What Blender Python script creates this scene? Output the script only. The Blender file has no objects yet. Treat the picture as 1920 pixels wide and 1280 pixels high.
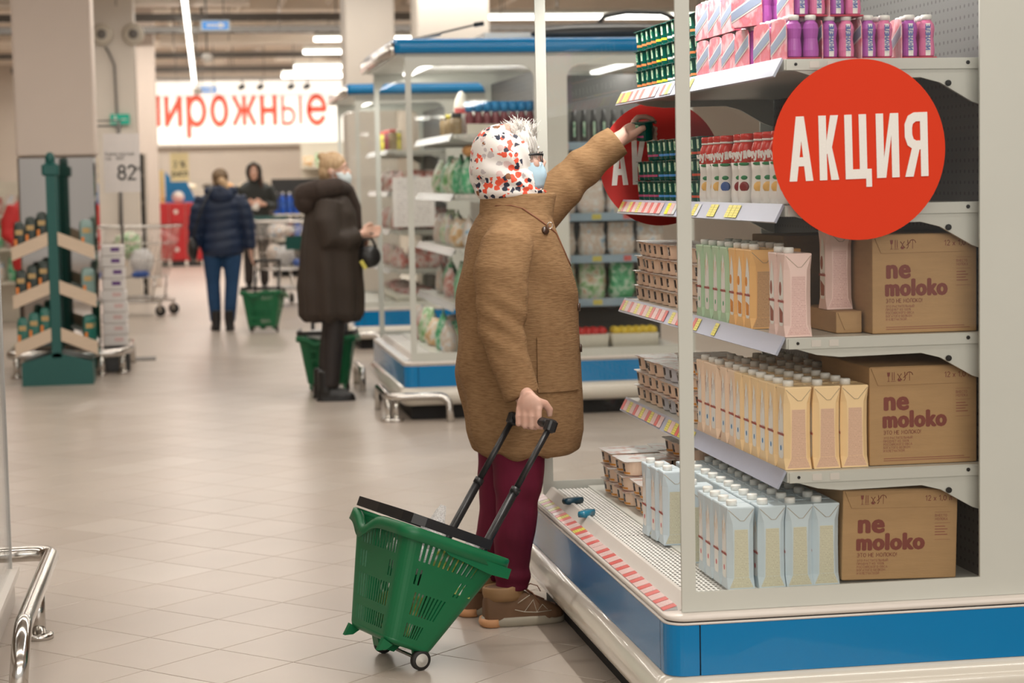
import bpy, bmesh, math, random
from mathutils import Vector, Matrix, Euler
from math import pi, sin, cos, radians as RD
rng = random.Random(7)
S = bpy.context.scene
COL = S.collection
# ---------------------------------------------------------------- camera
# world axes: Y runs along the refrigerated displays, X to the right, floor at z=0, metres
cam_d = bpy.data.cameras.new('camera'); cam = bpy.data.objects.new('camera', cam_d); COL.objects.link(cam)
FPX, PITCH, ROLL, YAW, EYE = 3744.0, .0801, -.0191, .1644, 1.4
fw = Vector((sin(YAW)*cos(PITCH), cos(YAW)*cos(PITCH), -sin(PITCH)))
rt = Vector((cos(YAW), -sin(YAW), 0)); up = rt.cross(fw)
R_ = cos(ROLL)*rt + sin(ROLL)*up; U_ = -sin(ROLL)*rt + cos(ROLL)*up
cam.matrix_world = Matrix(((R_.x, U_.x, -fw.x, 0), (R_.y, U_.y, -fw.y, 0), (R_.z, U_.z, -fw.z, EYE), (0, 0, 0, 1)))
cam_d.sensor_width = 36; cam_d.lens = FPX/1920*36
cam_d.clip_start = .05; cam_d.clip_end = 200
cam_d.dof.use_dof = True; cam_d.dof.focus_distance = 5.6; cam_d.dof.aperture_fstop = 4.0
S.camera = cam
# ---------------------------------------------------------------- view, world, lights
S.view_settings.view_transform = 'Standard'; S.view_settings.look = 'None'
S.view_settings.gamma = 1; S.view_settings.use_curve_mapping = False
S.view_settings.exposure = 0.30
W = bpy.data.worlds.new('world'); S.world = W; W.use_nodes = True
W.node_tree.nodes['Background'].inputs[0].default_value = (.97, .93, .87, 1)
W.node_tree.nodes['Background'].inputs[1].default_value = .50
def area(name, loc, sx, sy, power, color=(1, .93, .84), rot=(0, 0, 0)):
    d = bpy.data.lights.new(name, 'AREA'); d.shape = 'RECTANGLE'; d.size = sx; d.size_y = sy
    d.energy = power; d.color = color
    o = bpy.data.objects.new(name, d); o.location = loc; o.rotation_euler = rot; COL.objects.link(o); return o
for i, y in enumerate((-2.5, 0.5, 3.5, 6.5, 9.5, 12.5, 16, 19.5, 23)):
    area('ceiling_tube_row', (1.2, y, 3.55), 9, .18, 72 if y < 8 else 98)
for y in (-9, -7, -5):
    area('ceiling_tube_row', (1.5, y, 3.3), 10, .18, 135, (1, .95, .88), (RD(35), 0, 0))  # unseen rows behind the camera, added and tilted for frontal fill light
for y in (27.5, 32, 36.5, 40):
    area('ceiling_tube_row', (2, y, 3.85), 9, .18, 210)
# ---------------------------------------------------------------- materials
MT = {}
def mat(name, col, rough=.5, metal=0, var=.06, scale=30, bump=0, bscale=200, spec=.5, coat=0, emit=0, stretch=None, sheen=0):
    if name in MT: return MT[name]
    m = bpy.data.materials.new(name); m.use_nodes = True; nt = m.node_tree; N = nt.nodes; L = nt.links
    b = N['Principled BSDF']; c = (*col, 1)
    b.inputs['Roughness'].default_value = rough; b.inputs['Metallic'].default_value = metal
    b.inputs['Specular IOR Level'].default_value = spec; b.inputs['Coat Weight'].default_value = coat
    if sheen: b.inputs['Sheen Weight'].default_value = sheen; b.inputs['Sheen Roughness'].default_value = .5
    tc = N.new('ShaderNodeTexCoord'); mp = N.new('ShaderNodeMapping'); L.new(tc.outputs['Object'], mp.inputs[0])
    if stretch: mp.inputs['Scale'].default_value = stretch
    no = N.new('ShaderNodeTexNoise'); no.inputs['Scale'].default_value = scale; no.inputs['Detail'].default_value = 3; L.new(mp.outputs[0], no.inputs[0])
    mx = N.new('ShaderNodeMix'); mx.data_type = 'RGBA'; L.new(no.outputs[0], mx.inputs[0])
    mx.inputs[6].default_value = tuple(max(0, v*(1-var)) for v in col)+(1,); mx.inputs[7].default_value = tuple(min(1, v*(1+var)) for v in col)+(1,)
    L.new(mx.outputs[2], b.inputs['Base Color'])
    if emit:
        b.inputs['Emission Strength'].default_value = emit; L.new(mx.outputs[2], b.inputs['Emission Color'])
    if bump:
        n2 = N.new('ShaderNodeTexNoise'); n2.inputs['Scale'].default_value = bscale; n2.inputs['Detail'].default_value = 4; L.new(mp.outputs[0], n2.inputs[0])
        bp = N.new('ShaderNodeBump'); bp.inputs['Strength'].default_value = bump; bp.inputs['Distance'].default_value = .003
        L.new(n2.outputs[0], bp.inputs['Height']); L.new(bp.outputs[0], b.inputs['Normal'])
    MT[name] = m; return m
def glass(name, tint=(.93, .97, .95), gl=1.0):
    if name in MT: return MT[name]
    m = bpy.data.materials.new(name); m.use_nodes = True; N = m.node_tree.nodes; L = m.node_tree.links; N.clear()
    o = N.new('ShaderNodeOutputMaterial'); t = N.new('ShaderNodeBsdfTransparent'); g = N.new('ShaderNodeBsdfGlossy'); x = N.new('ShaderNodeMixShader'); f = N.new('ShaderNodeFresnel')
    t.inputs[0].default_value = (*tint, 1); g.inputs['Roughness'].default_value = .02; f.inputs[0].default_value = 1.45
    mu = N.new('ShaderNodeMath'); mu.operation = 'MULTIPLY'; mu.inputs[1].default_value = gl
    L.new(f.outputs[0], mu.inputs[0]); L.new(mu.outputs[0], x.inputs[0]); L.new(t.outputs[0], x.inputs[1]); L.new(g.outputs[0], x.inputs[2]); L.new(x.outputs[0], o.inputs[0])
    MT[name] = m; return m
def film(name, col=(.9, .9, .92), dens=.45):     # crinkled plastic film
    m = bpy.data.materials.new(name); m.use_nodes = True; N = m.node_tree.nodes; L = m.node_tree.links
    b = N['Principled BSDF']; b.inputs['Base Color'].default_value = (*col, 1); b.inputs['Roughness'].default_value = .18
    o = N['Material Output']; t = N.new('ShaderNodeBsdfTransparent'); x = N.new('ShaderNodeMixShader')
    no = N.new('ShaderNodeTexNoise'); no.inputs['Scale'].default_value = 45; no.inputs['Detail'].default_value = 5
    mr = N.new('ShaderNodeMapRange'); mr.inputs[1].default_value = .35; mr.inputs[2].default_value = .65; mr.inputs[3].default_value = dens-.25; mr.inputs[4].default_value = dens+.3
    bp = N.new('ShaderNodeBump'); bp.inputs['Strength'].default_value = .8; bp.inputs['Distance'].default_value = .01
    L.new(no.outputs[0], bp.inputs['Height']); L.new(bp.outputs[0], b.inputs['Normal'])
    L.new(no.outputs[0], mr.inputs[0]); L.new(mr.outputs[0], x.inputs[0]); L.new(t.outputs[0], x.inputs[1]); L.new(b.outputs[0], x.inputs[2]); L.new(x.outputs[0], o.inputs[0])
    MT[name] = m; return m
def noise_mix(name, stops, scale=20, rough=.5, vor=False, coord='Object', sc=(1, 1, 1), detail=4, spec=.5, bump=0, rot=(0, 0, 0)):
    """colour ramp over noise/voronoi: printed wrappers, bag contents, cloth prints"""
    m = bpy.data.materials.new(name); m.use_nodes = True; N = m.node_tree.nodes; L = m.node_tree.links; b = N['Principled BSDF']
    b.inputs['Roughness'].default_value = rough; b.inputs['Specular IOR Level'].default_value = spec
    tc = N.new('ShaderNodeTexCoord'); mp = N.new('ShaderNodeMapping'); mp.inputs['Scale'].default_value = sc; mp.inputs['Rotation'].default_value = rot
    oi = N.new('ShaderNodeObjectInfo'); ad = N.new('ShaderNodeVectorMath'); ad.operation = 'MULTIPLY_ADD'
    L.new(oi.outputs['Random'], ad.inputs[0]); ad.inputs[1].default_value = (3, 5, 7); L.new(tc.outputs[coord], ad.inputs[2]); L.new(ad.outputs[0], mp.inputs[0])
    if vor: t = N.new('ShaderNodeTexVoronoi'); out = t.outputs['Color']
    else: t = N.new('ShaderNodeTexNoise'); t.inputs['Detail'].default_value = detail; out = t.outputs[0]
    t.inputs['Scale'].default_value = scale; L.new(mp.outputs[0], t.inputs[0])
    r = N.new('ShaderNodeValToRGB'); r.color_ramp.interpolation = 'CONSTANT' if vor else 'LINEAR'
    while len(r.color_ramp.elements) < len(stops): r.color_ramp.elements.new(.5)
    for e, (p, c) in zip(r.color_ramp.elements, stops): e.position = p; e.color = (*c, 1)
    L.new(out, r.inputs[0]); L.new(r.outputs[0], b.inputs['Base Color'])
    if bump:
        bp = N.new('ShaderNodeBump'); bp.inputs['Strength'].default_value = bump; bp.inputs['Distance'].default_value = .01; L.new(t.outputs[0], bp.inputs['Height']); L.new(bp.outputs[0], b.inputs['Normal'])
    MT[name] = m; return m
def lines_mat(name, base, ink, freq=60, thr=.5, axis='Y', rough=.5, breakup=25, margin=None):
    """rows of fine print: horizontal bands broken up by noise (flat print on packaging), in UV"""
    m = bpy.data.materials.new(name); m.use_nodes = True; N = m.node_tree.nodes; L = m.node_tree.links; b = N['Principled BSDF']; b.inputs['Roughness'].default_value = rough
    tc = N.new('ShaderNodeTexCoord'); sp = N.new('ShaderNodeSeparateXYZ'); L.new(tc.outputs['UV'], sp.inputs[0])
    a = N.new('ShaderNodeMath'); a.operation = 'MULTIPLY'; a.inputs[1].default_value = freq; L.new(sp.outputs[axis], a.inputs[0])
    f = N.new('ShaderNodeMath'); f.operation = 'FRACT'; L.new(a.outputs[0], f.inputs[0])
    g = N.new('ShaderNodeMath'); g.operation = 'GREATER_THAN'; g.inputs[1].default_value = thr; L.new(f.outputs[0], g.inputs[0])
    no = N.new('ShaderNodeTexNoise'); no.inputs['Scale'].default_value = breakup; no.inputs['Detail'].default_value = 1; mp = N.new('ShaderNodeMapping'); mp.inputs['Scale'].default_value = (2, 1, 1) if axis == 'Y' else (1, 2, 1)
    L.new(tc.outputs['UV'], mp.inputs[0]); L.new(mp.outputs[0], no.inputs[0])
    h = N.new('ShaderNodeMath'); h.operation = 'GREATER_THAN'; h.inputs[1].default_value = .50; L.new(no.outputs[0], h.inputs[0])
    k = N.new('ShaderNodeMath'); k.operation = 'MULTIPLY'; L.new(g.outputs[0], k.inputs[0]); L.new(h.outputs[0], k.inputs[1]); last = k
    if margin:   # (u0,u1,v0,v1) keep print inside
        for ax, lo, hi in (('X', margin[0], margin[1]), ('Y', margin[2], margin[3])):
            for op, v in (('GREATER_THAN', lo), ('LESS_THAN', hi)):
                q = N.new('ShaderNodeMath'); q.operation = op; q.inputs[1].default_value = v; L.new(sp.outputs[ax], q.inputs[0])
                w = N.new('ShaderNodeMath'); w.operation = 'MULTIPLY'; L.new(last.outputs[0], w.inputs[0]); L.new(q.outputs[0], w.inputs[1]); last = w
    mx = N.new('ShaderNodeMix'); mx.data_type = 'RGBA'; mx.inputs[6].default_value = (*base, 1); mx.inputs[7].default_value = (*ink, 1)
    L.new(last.outputs[0], mx.inputs[0]); L.new(mx.outputs[2], b.inputs['Base Color']); MT[name] = m; return m
# ---------------------------------------------------------------- mesh builder
def rot_to(d):
    return Vector(d).to_track_quat('Z', 'Y').to_matrix()
class M:
    def __init__(s): s.v = []; s.f = []; s.m = []; s.uv = {}; s.sm = []
    def add(s, vs, fs, mi=0, smooth=False, uvs=None):
        o = len(s.v); s.v += [tuple(v) for v in vs]
        for k, f in enumerate(fs):
            if uvs: s.uv[len(s.f)] = uvs[k]
            s.f.append([i+o for i in f]); s.m.append(mi); s.sm.append(smooth)
        return s
    def box(s, x0, x1, y0, y1, z0, z1, mi=0, mis=None, bev=0):
        c = [(x0, y0, z0), (x1, y0, z0), (x1, y1, z0), (x0, y1, z0), (x0, y0, z1), (x1, y0, z1), (x1, y1, z1), (x0, y1, z1)]
        F = [(0, 3, 2, 1), (4, 5, 6, 7), (0, 1, 5, 4), (1, 2, 6, 5), (2, 3, 7, 6), (3, 0, 4, 7)]
        q = [(0, 0), (1, 0), (1, 1), (0, 1)]
        for k, f in enumerate(F):
            s.add([c[i] for i in f], [(0, 1, 2, 3)], mis[k] if mis else mi, False, [q])
        return s
    def rbox(s, x0, x1, y0, y1, z0, z1, b=.004, mi=0, n=2):   # box with rounded vertical edges and softened rims
        rings = [(b*1., z0), (0, z0+b), (0, z1-b), (b*1., z1)]
        return s.rings([rrect(x0+o, x1-o, y0+o, y1-o, b*1.5, n, z) for o, z in rings], mi, cap=True, smooth=False)
    def rings(s, rs, mi=0, cap=True, closed=True, smooth=True, loop=False, uv=False):
        n = len(rs[0]); vs = [p for r in rs for p in r]; fs = []; uvs = []
        K = len(rs) if loop else len(rs)-1
        for i in range(K):
            i2 = (i+1) % len(rs)
            for j in range(n if closed else n-1):
                j2 = (j+1) % n; fs.append((i*n+j, i*n+j2, i2*n+j2, i2*n+j))
                uvs.append([(j/n, i/K), ((j+1)/n, i/K), ((j+1)/n, (i+1)/K), (j/n, (i+1)/K)])
        if cap and not loop:
            fs.append(tuple(range(n-1, -1, -1))); fs.append(tuple(range((len(rs)-1)*n, len(rs)*n)))
            uvs += [[(0, 0)]*n]*2
        return s.add(vs, fs, mi, smooth, uvs if uv else None)
    def cyl(s, p0, p1, r0, r1=None, n=14, mi=0, cap=True, smooth=True):
        return s.tube([p0, p1], [r0, r0 if r1 is None else r1], n, mi, cap, smooth)
    def tube(s, pts, r, n=10, mi=0, cap=True, smooth=True, flat=1.0, upv=None, loop=False):
        pts = [Vector(p) for p in pts]; rs = r if isinstance(r, (list, tuple)) else [r]*len(pts)
        rings = []; prev = None; K = len(pts)
        for i, p in enumerate(pts):
            if loop: t = (pts[(i+1) % K]-pts[i-1])
            else: t = (pts[min(i+1, K-1)]-pts[max(i-1, 0)])
            t.normalize()
            if prev is None:
                u = Vector(upv) if upv else (Vector((0, 0, 1)) if abs(t.z) < .9 else Vector((1, 0, 0)))
            else: u = prev
            u = (u-t*u.dot(t)).normalized(); prev = u; w = t.cross(u)
            rings.append([p+(u*cos(a)+w*sin(a)*flat)*rs[i] for a in [2*pi*k/n for k in range(n)]])
        return s.rings(rings, mi, cap, smooth=smooth, loop=loop)
    def lathe(s, prof, c=(0, 0, 0), n=20, mi=0, smooth=True, cap=True, uv=True, sx=1, sy=1):
        c = Vector(c)
        return s.rings([[c+Vector((cos(2*pi*k/n)*r*sx, sin(2*pi*k/n)*r*sy, z)) for k in range(n)] for r, z in prof], mi, cap, smooth=smooth, uv=uv)
    def ell(s, c, r, n=16, m=10, mi=0, rot=None):
        c = Vector(c); rs = []
        for i in range(m+1):
            a = -pi/2+pi*i/m; q = max(cos(a), .02)
            rs.append([(rot @ Vector((r[0]*q*cos(2*pi*k/n), r[1]*q*sin(2*pi*k/n), r[2]*sin(a))) if rot else Vector((r[0]*q*cos(2*pi*k/n), r[1]*q*sin(2*pi*k/n), r[2]*sin(a))))+c for k in range(n)])
        return s.rings(rs, mi, True, smooth=True, uv=True)
    def poly(s, pts, z0, z1, mi=0, ax='z', mi_side=None):   # prism; pts 2D; ax = extrude axis
        def P(a, b, h): return {'z': (a, b, h), 'y': (a, h, b), 'x': (h, a, b)}[ax]
        n = len(pts); vs = [P(a, b, z0) for a, b in pts]+[P(a, b, z1) for a, b in pts]
        s.add(vs, [tuple(range(n-1, -1, -1)), tuple(range(n, 2*n))], mi)
        s.add(vs, [(i, (i+1) % n, n+(i+1) % n, n+i) for i in range(n)], mi if mi_side is None else mi_side); return s
    def quad(s, a, b, c, d, mi=0):
        return s.add([a, b, c, d], [(0, 1, 2, 3)], mi, False, [[(0, 0), (1, 0), (1, 1), (0, 1)]])
    def xf(s, mtx):
        s.v = [tuple(mtx @ Vector(v)) for v in s.v]; return s
    def mesh(s, name, mats):
        me = bpy.data.meshes.new(name); me.from_pydata(s.v, [], s.f)
        for m in (mats if isinstance(mats, (list, tuple)) else [mats]): me.materials.append(MT[m] if isinstance(m, str) else m)
        me.polygons.foreach_set('material_index', s.m); me.polygons.foreach_set('use_smooth', s.sm)
        if s.uv:
            ul = me.uv_layers.new(name='UVMap'); d = [0.0]*(2*len(me.loops))
            for fi, p in enumerate(me.polygons):
                u = s.uv.get(fi)
                if u:
                    for k, li in enumerate(range(p.loop_start, p.loop_start+p.loop_total)): d[2*li], d[2*li+1] = u[k]
            ul.data.foreach_set('uv', d)
        me.update(); return me
def rrect(x0, x1, y0, y1, r, n, z):
    out = []
    for cx, cy, a0 in ((x1-r, y1-r, 0), (x0+r, y1-r, pi/2), (x0+r, y0+r, pi), (x1-r, y0+r, 1.5*pi)):
        for k in range(n+1): a = a0+pi/2*k/n; out.append((cx+r*cos(a), cy+r*sin(a), z))
    return out
def link(name, me, parent=None, label=None, kind=None, loc=None, rot=None):
    o = bpy.data.objects.new(name, me); COL.objects.link(o)
    if parent is not None: o.parent = parent
    if label: o['label'] = label
    if kind: o['kind'] = kind
    if loc: o.location = loc
    if rot: o.rotation_euler = rot
    return o
def part(name, mb, mats, parent, label=None, loc=None, rot=None, kind=None):
    me = mb.mesh(name, mats) if isinstance(mb, M) else mb
    return link(name, me, parent, label, kind, loc, rot)
def thing(name, label, cat, loc=(0, 0, 0), rot=(0, 0, 0), group=None, me=None):
    o = bpy.data.objects.new(name, me); COL.objects.link(o); o.location = loc; o.rotation_euler = rot
    if me is None: o.empty_display_size = .1
    o['label'] = label; o['category'] = cat
    if group: o['group'] = group
    return o
def single(name, mb, mats, label, cat, loc=(0, 0, 0), rot=(0, 0, 0), group=None):
    return thing(name, label, cat, loc, rot, group, mb.mesh(name, mats))
def struct(name, mb, mats, parent=None, loc=None):
    return link(name, mb.mesh(name, mats), parent, None, None if parent is not None else 'structure', loc)
def copy_tree(o, parent=None, loc=None, rot=None, label=None):
    c = o.copy(); COL.objects.link(c)
    if parent is not None: c.parent = parent
    if loc is not None: c.location = loc
    if rot is not None: c.rotation_euler = rot
    if label: c['label'] = label
    for ch in list(o.children): copy_tree(ch, c)
    return c
class Kind:
    """first use places the prototype itself, later uses copy it"""
    def __init__(s, make): s.make = make; s.o = None
    def put(s, loc, rot=(0, 0, 0), label='', scale=None):
        if s.o is None: s.o = o = s.make(); o.location = loc; o.rotation_euler = rot; o['label'] = label
        else: o = copy_tree(s.o, None, loc, rot, label)
        if scale: o.scale = scale
        return o
def text_mesh(txt, size, bold=0, xs=1, depth=.0006, align='CENTER', sp=1):
    c = bpy.data.curves.new('t', 'FONT'); c.body = txt; c.size = size; c.offset = 0; c.extrude = depth; c.align_x = align; c.space_character = sp; c.resolution_u = 3
    o = bpy.data.objects.new('t', c); COL.objects.link(o); bpy.context.view_layer.update()
    dg = bpy.context.evaluated_depsgraph_get(); me = bpy.data.meshes.new_from_object(o.evaluated_get(dg)); bpy.data.objects.remove(o); bpy.data.curves.remove(c)
    if xs != 1:
        for v in me.vertices: v.co.x *= xs
    if bold:    # heavier strokes: copies shifted sideways and up, each a hair lower in relief
        vs = [v.co.copy() for v in me.vertices]; fs = [tuple(p.vertices) for p in me.polygons]; V = []; F = []
        for k, (dx, dy) in enumerate(((0, 0), (1, 0), (-1, 0), (0, 1), (0, -1), (.7, .7), (-.7, .7), (.7, -.7), (-.7, -.7))):
            o_ = len(V); V += [(v.x+dx*bold, v.y+dy*bold*.7, v.z-.00002*k) for v in vs]; F += [tuple(i+o_ for i in f) for f in fs]
        me = bpy.data.meshes.new('lettering'); me.from_pydata(V, [], F)
    me.name = 'lettering'; return me
def _arc(cx, cy, rx, ry, a0, a1, n=10): return [(cx+rx*cos(RD(a0+(a1-a0)*k/n)), cy+ry*sin(RD(a0+(a1-a0)*k/n))) for k in range(n+1)]
_O = lambda w=.62: _arc(w/2, .5, w/2, .5, 0, 360, 20)
GL = {   # drawn stroke alphabet: width, polylines (cap height 1)
 'П': (.6, [[(0, 0), (0, 1), (.6, 1), (.6, 0)]]), 'И': (.62, [[(0, 1), (0, 0)], [(0, .05), (.62, .95)], [(.62, 1), (.62, 0)]]), 'Н': (.6, [[(0, 0), (0, 1)], [(.6, 0), (.6, 1)], [(0, .5), (.6, .5)]]),
 'Ж': (.95, [[(.475, 0), (.475, 1)], [(0, 1), (.30, .5), (0, 0)], [(.95, 1), (.65, .5), (.95, 0)], [(.30, .5), (.65, .5)]]), 'Ы': (.85, [[(0, 1), (0, 0)]+_arc(.28, .28, .26, .28, -90, 90)+[(0, .56)], [(.85, 0), (.85, 1)]]), 'Ь': (.55, [[(0, 1), (0, 0)]+_arc(.28, .28, .26, .28, -90, 90)+[(0, .56)]]),
 'О': (.66, [_O(.66)]), '0': (.56, [_O(.56)]), 'Е': (.5, [[(.5, 1), (0, 1), (0, 0), (.5, 0)], [(0, .5), (.42, .5)]]), 'Т': (.6, [[(0, 1), (.6, 1)], [(.3, 1), (.3, 0)]]), 'М': (.75, [[(0, 0), (.05, 1), (.375, .25), (.70, 1), (.75, 0)]]),
 'Л': (.62, [[(0, 0), (.08, .1), (.18, 1), (.62, 1), (.62, 0)]]), 'К': (.56, [[(0, 0), (0, 1)], [(.54, 1), (.12, .52), (.56, 0)], [(0, .52), (.12, .52)]]), 'Р': (.52, [[(0, 0), (0, 1)]+_arc(.24, .73, .28, .27, 90, -90)+[(0, .46)]]), 'А': (.66, [[(0, 0), (.33, 1), (.66, 0)], [(.12, .32), (.54, .32)]]),
 'С': (.6, [_arc(.33, .5, .33, .5, 50, 310, 14)]), 'Э': (.6, [_arc(.27, .5, .33, .5, 130, -130, 14), [(.15, .5), (.6, .5)]]), 'Д': (.75, [[(.06, -.16), (.06, 0), (.69, 0), (.69, -.16)], [(.12, 0), (.24, 1), (.6, 1), (.6, 0)]]), 'У': (.6, [[(0, 1), (.31, .35)], [(.6, 1), (.22, .05), (.06, 0)]]),
 'В': (.52, [[(0, 0), (0, 1)]+_arc(.26, .77, .22, .23, 90, -90)+[(0, .54)], [(.26, .54)]+_arc(.26, .27, .27, .27, 90, -90)+[(0, 0)]]), 'Б': (.54, [[(.48, 1), (0, 1), (0, 0)]+_arc(.28, .29, .26, .29, -90, 90)+[(0, .58)]]), 'Г': (.48, [[(0, 0), (0, 1), (.48, 1)]]), 'Ч': (.54, [[(0, 1), (0, .6), (.1, .46), (.5, .46)], [(.54, 1), (.54, 0)]]),
 'З': (.5, [_arc(.22, .76, .25, .24, 130, -90, 9)+_arc(.22, .27, .28, .27, 90, -130, 9)]), 'Й': (.62, [[(0, 1), (0, 0)], [(0, .05), (.62, .95)], [(.62, 1), (.62, 0)], [(.18, 1.25), (.31, 1.13), (.44, 1.25)]]), 'Я': (.52, [[(.52, 0), (.52, 1)]+_arc(.28, .73, .28, .27, 90, 270)+[(.52, .46)], [(.26, .46), (0, 0)]]),
 '1': (.34, [[(.02, .78), (.26, 1), (.26, 0)]]), '2': (.5, [_arc(.25, .73, .24, .27, 160, -30, 9)+[(.02, 0), (.5, 0)]]), '5': (.5, [[(.46, 1), (.06, 1), (.04, .56)]+_arc(.24, .32, .26, .32, 100, -140, 10)]), '8': (.52, [_arc(.26, .76, .22, .24, 0, 360, 16), _arc(.26, .27, .26, .27, 0, 360, 16)]), '9': (.52, [_arc(.26, .70, .25, .29, 0, 360, 16), [(.51, .70), (.45, .2), (.2, 0)]]),
 '%': (.8, [_arc(.18, .78, .16, .2, 0, 360, 10), _arc(.62, .22, .16, .2, 0, 360, 10), [(.65, 1), (.15, 0)]]), ',': (.1, [[(.08, .08), (.02, -.14)]]), '!': (.1, [[(.05, 1), (.05, .3)], [(.05, .06), (.05, 0)]]), 'x': (.42, [[(0, .62), (.42, 0)], [(0, 0), (.42, .62)]]),
 'е': (.56, [[(.02, .36), (.54, .36)]+_arc(.28, .35, .27, .35, 5, 325, 16)]), 'а': (.5, [_arc(.24, .26, .23, .26, 0, 360, 14), [(.48, .70), (.48, 0)]]), 'р': (.54, [[(.02, .70), (.02, -.30)], _arc(.28, .35, .26, .35, 0, 360, 16)]), 'у': (.5, [[(0, .7), (.26, .05)], [(.5, .7), (.18, -.26), (.02, -.28)]]), 'с': (.5, [_arc(.28, .35, .26, .35, 50, 310, 12)])}
def drawn_text(txt, size, w=.14, sp=.24, xs=1.0, align='LEFT', lead=1.5, wmap=None):
    """lettering from drawn strokes: flat ribbons with mitred corners"""
    b = M(); layer = 0
    for li, line in enumerate(txt.split('\n')):
        x = 0; items = []
        for ch in line:
            if ch == ' ': x += .45; continue
            if ch in GL: g_, k = GL[ch], 1
            else: g_, k = GL[ch.upper()], .70
            items.append((x, g_, k, ch)); x += g_[0]*k+sp
        wd = x-sp; off = {'LEFT': 0, 'CENTER': -wd/2, 'RIGHT': -wd}[align]
        for x0, (gw, pls), k, ch in items:
            ww = (wmap or {}).get(ch, w)
            for pl in pls:
                P_ = [Vector(((x0+off+px*k)*xs, py*k-li*lead, 0)) for px, py in pl]; closed = (P_[0]-P_[-1]).length < 1e-4; n = len(P_); A = []; B = []
                for i in range(n):
                    p0 = P_[i-1] if i > 0 else (P_[-2] if closed else None); p1 = P_[i+1] if i < n-1 else (P_[1] if closed else None)
                    d0 = (P_[i]-p0).normalized() if p0 is not None else None; d1 = (p1-P_[i]).normalized() if p1 is not None else None
                    if d0 is None: d0 = d1
                    if d1 is None: d1 = d0
                    n0 = Vector((-d0.y, d0.x, 0)); n1 = Vector((-d1.y, d1.x, 0)); mm = (n0+n1); mm = mm.normalized() if mm.length > .2 else n0; sc_ = min(1/max(mm.dot(n0), .35), 1.8)
                    ext = Vector((0, 0, 0))
                    if p0 is None: ext = -d1*ww*.30
                    if p1 is None: ext = d0*ww*.30
                    A.append((P_[i]+ext+mm*ww/2*sc_)*size); B.append((P_[i]+ext-mm*ww/2*sc_)*size)
                layer += 1; z = .00001*(layer % 7)
                vs = [(a.x, a.y, z) for a in A]+[(c_.x, c_.y, z) for c_ in B]
                b.add(vs, [(i, n+i, n+i+1, i+1) for i in range(n-1)])
    me = bpy.data.meshes.new('lettering'); me.from_pydata(b.v, [], b.f); return me
def lettering(me, material, parent, loc, rot, name='lettering'):
    if not me.materials: me.materials.append(MT[material])
    return link(name, me, parent, None, None, loc, rot)
FRONT = (pi/2, 0, 0)          # text facing -Y
LEFT = (pi/2, 0, -pi/2)       # text facing -X
def remesh(mb, mats, voxel, smooth=4, fn=None, name='body', sub=0):
    """voxel-union of overlapping lofts -> one continuous skin"""
    me = mb.mesh('tmp', mats[:1] if isinstance(mats, (list, tuple)) else mats); o = bpy.data.objects.new('tmp', me); COL.objects.link(o)
    r = o.modifiers.new('r', 'REMESH'); r.mode = 'VOXEL'; r.voxel_size = voxel; r.use_smooth_shade = True
    s = o.modifiers.new('s', 'SMOOTH'); s.iterations = smooth; s.factor = .5
    bpy.context.view_layer.update(); dg = bpy.context.evaluated_depsgraph_get()
    out = bpy.data.meshes.new_from_object(o.evaluated_get(dg)); bpy.data.objects.remove(o); bpy.data.meshes.remove(me)
    out.name = name
    if fn:
        import numpy as np
        n = len(out.vertices); co = np.zeros(n*3); out.vertices.foreach_get('co', co); nm = np.zeros(n*3); out.vertices.foreach_get('normal', nm)
        co = co.reshape(-1, 3); nm = nm.reshape(-1, 3); co = fn(co, nm, np); out.vertices.foreach_set('co', co.ravel()); out.update()
    for p in out.polygons: p.use_smooth = True
    if isinstance(mats, (list, tuple)):
        out.materials.clear()
        for m in mats: out.materials.append(MT[m] if isinstance(m, str) else m)
    return out
def grid_panel(us, vs, hole, f, th):
    """panel with real rectangular openings: us, vs break lines, hole(i,j), f(u,v,k)->point, k 0 outer 1 inner"""
    b = M(); nu, nv = len(us), len(vs); V = [f(us[i], vs[j], k) for k in (0, 1) for j in range(nv) for i in range(nu)]
    I = lambda i, j, k: k*nu*nv+j*nu+i
    F = []
    solid = lambda i, j: 0 <= i < nu-1 and 0 <= j < nv-1 and not hole(i, j)
    for j in range(nv-1):
        for i in range(nu-1):
            if not solid(i, j): continue
            F.append((I(i, j, 0), I(i+1, j, 0), I(i+1, j+1, 0), I(i, j+1, 0))); F.append((I(i, j, 1), I(i, j+1, 1), I(i+1, j+1, 1), I(i+1, j, 1)))
            if not solid(i-1, j): F.append((I(i, j, 0), I(i, j+1, 0), I(i, j+1, 1), I(i, j, 1)))
            if not solid(i+1, j): F.append((I(i+1, j, 1), I(i+1, j+1, 1), I(i+1, j+1, 0), I(i+1, j, 0)))
            if not solid(i, j-1): F.append((I(i, j, 1), I(i+1, j, 1), I(i+1, j, 0), I(i, j, 0)))
            if not solid(i, j+1): F.append((I(i, j+1, 0), I(i+1, j+1, 0), I(i+1, j+1, 1), I(i, j+1, 1)))
    b.add(V, F); return b
ORD = ['first', 'second', 'third', 'fourth', 'fifth', 'sixth', 'seventh', 'eighth', 'ninth', 'tenth', 'eleventh', 'twelfth', 'thirteenth', 'fourteenth', 'fifteenth', 'sixteenth', 'seventeenth', 'eighteenth', 'nineteenth', 'twentieth']
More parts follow.
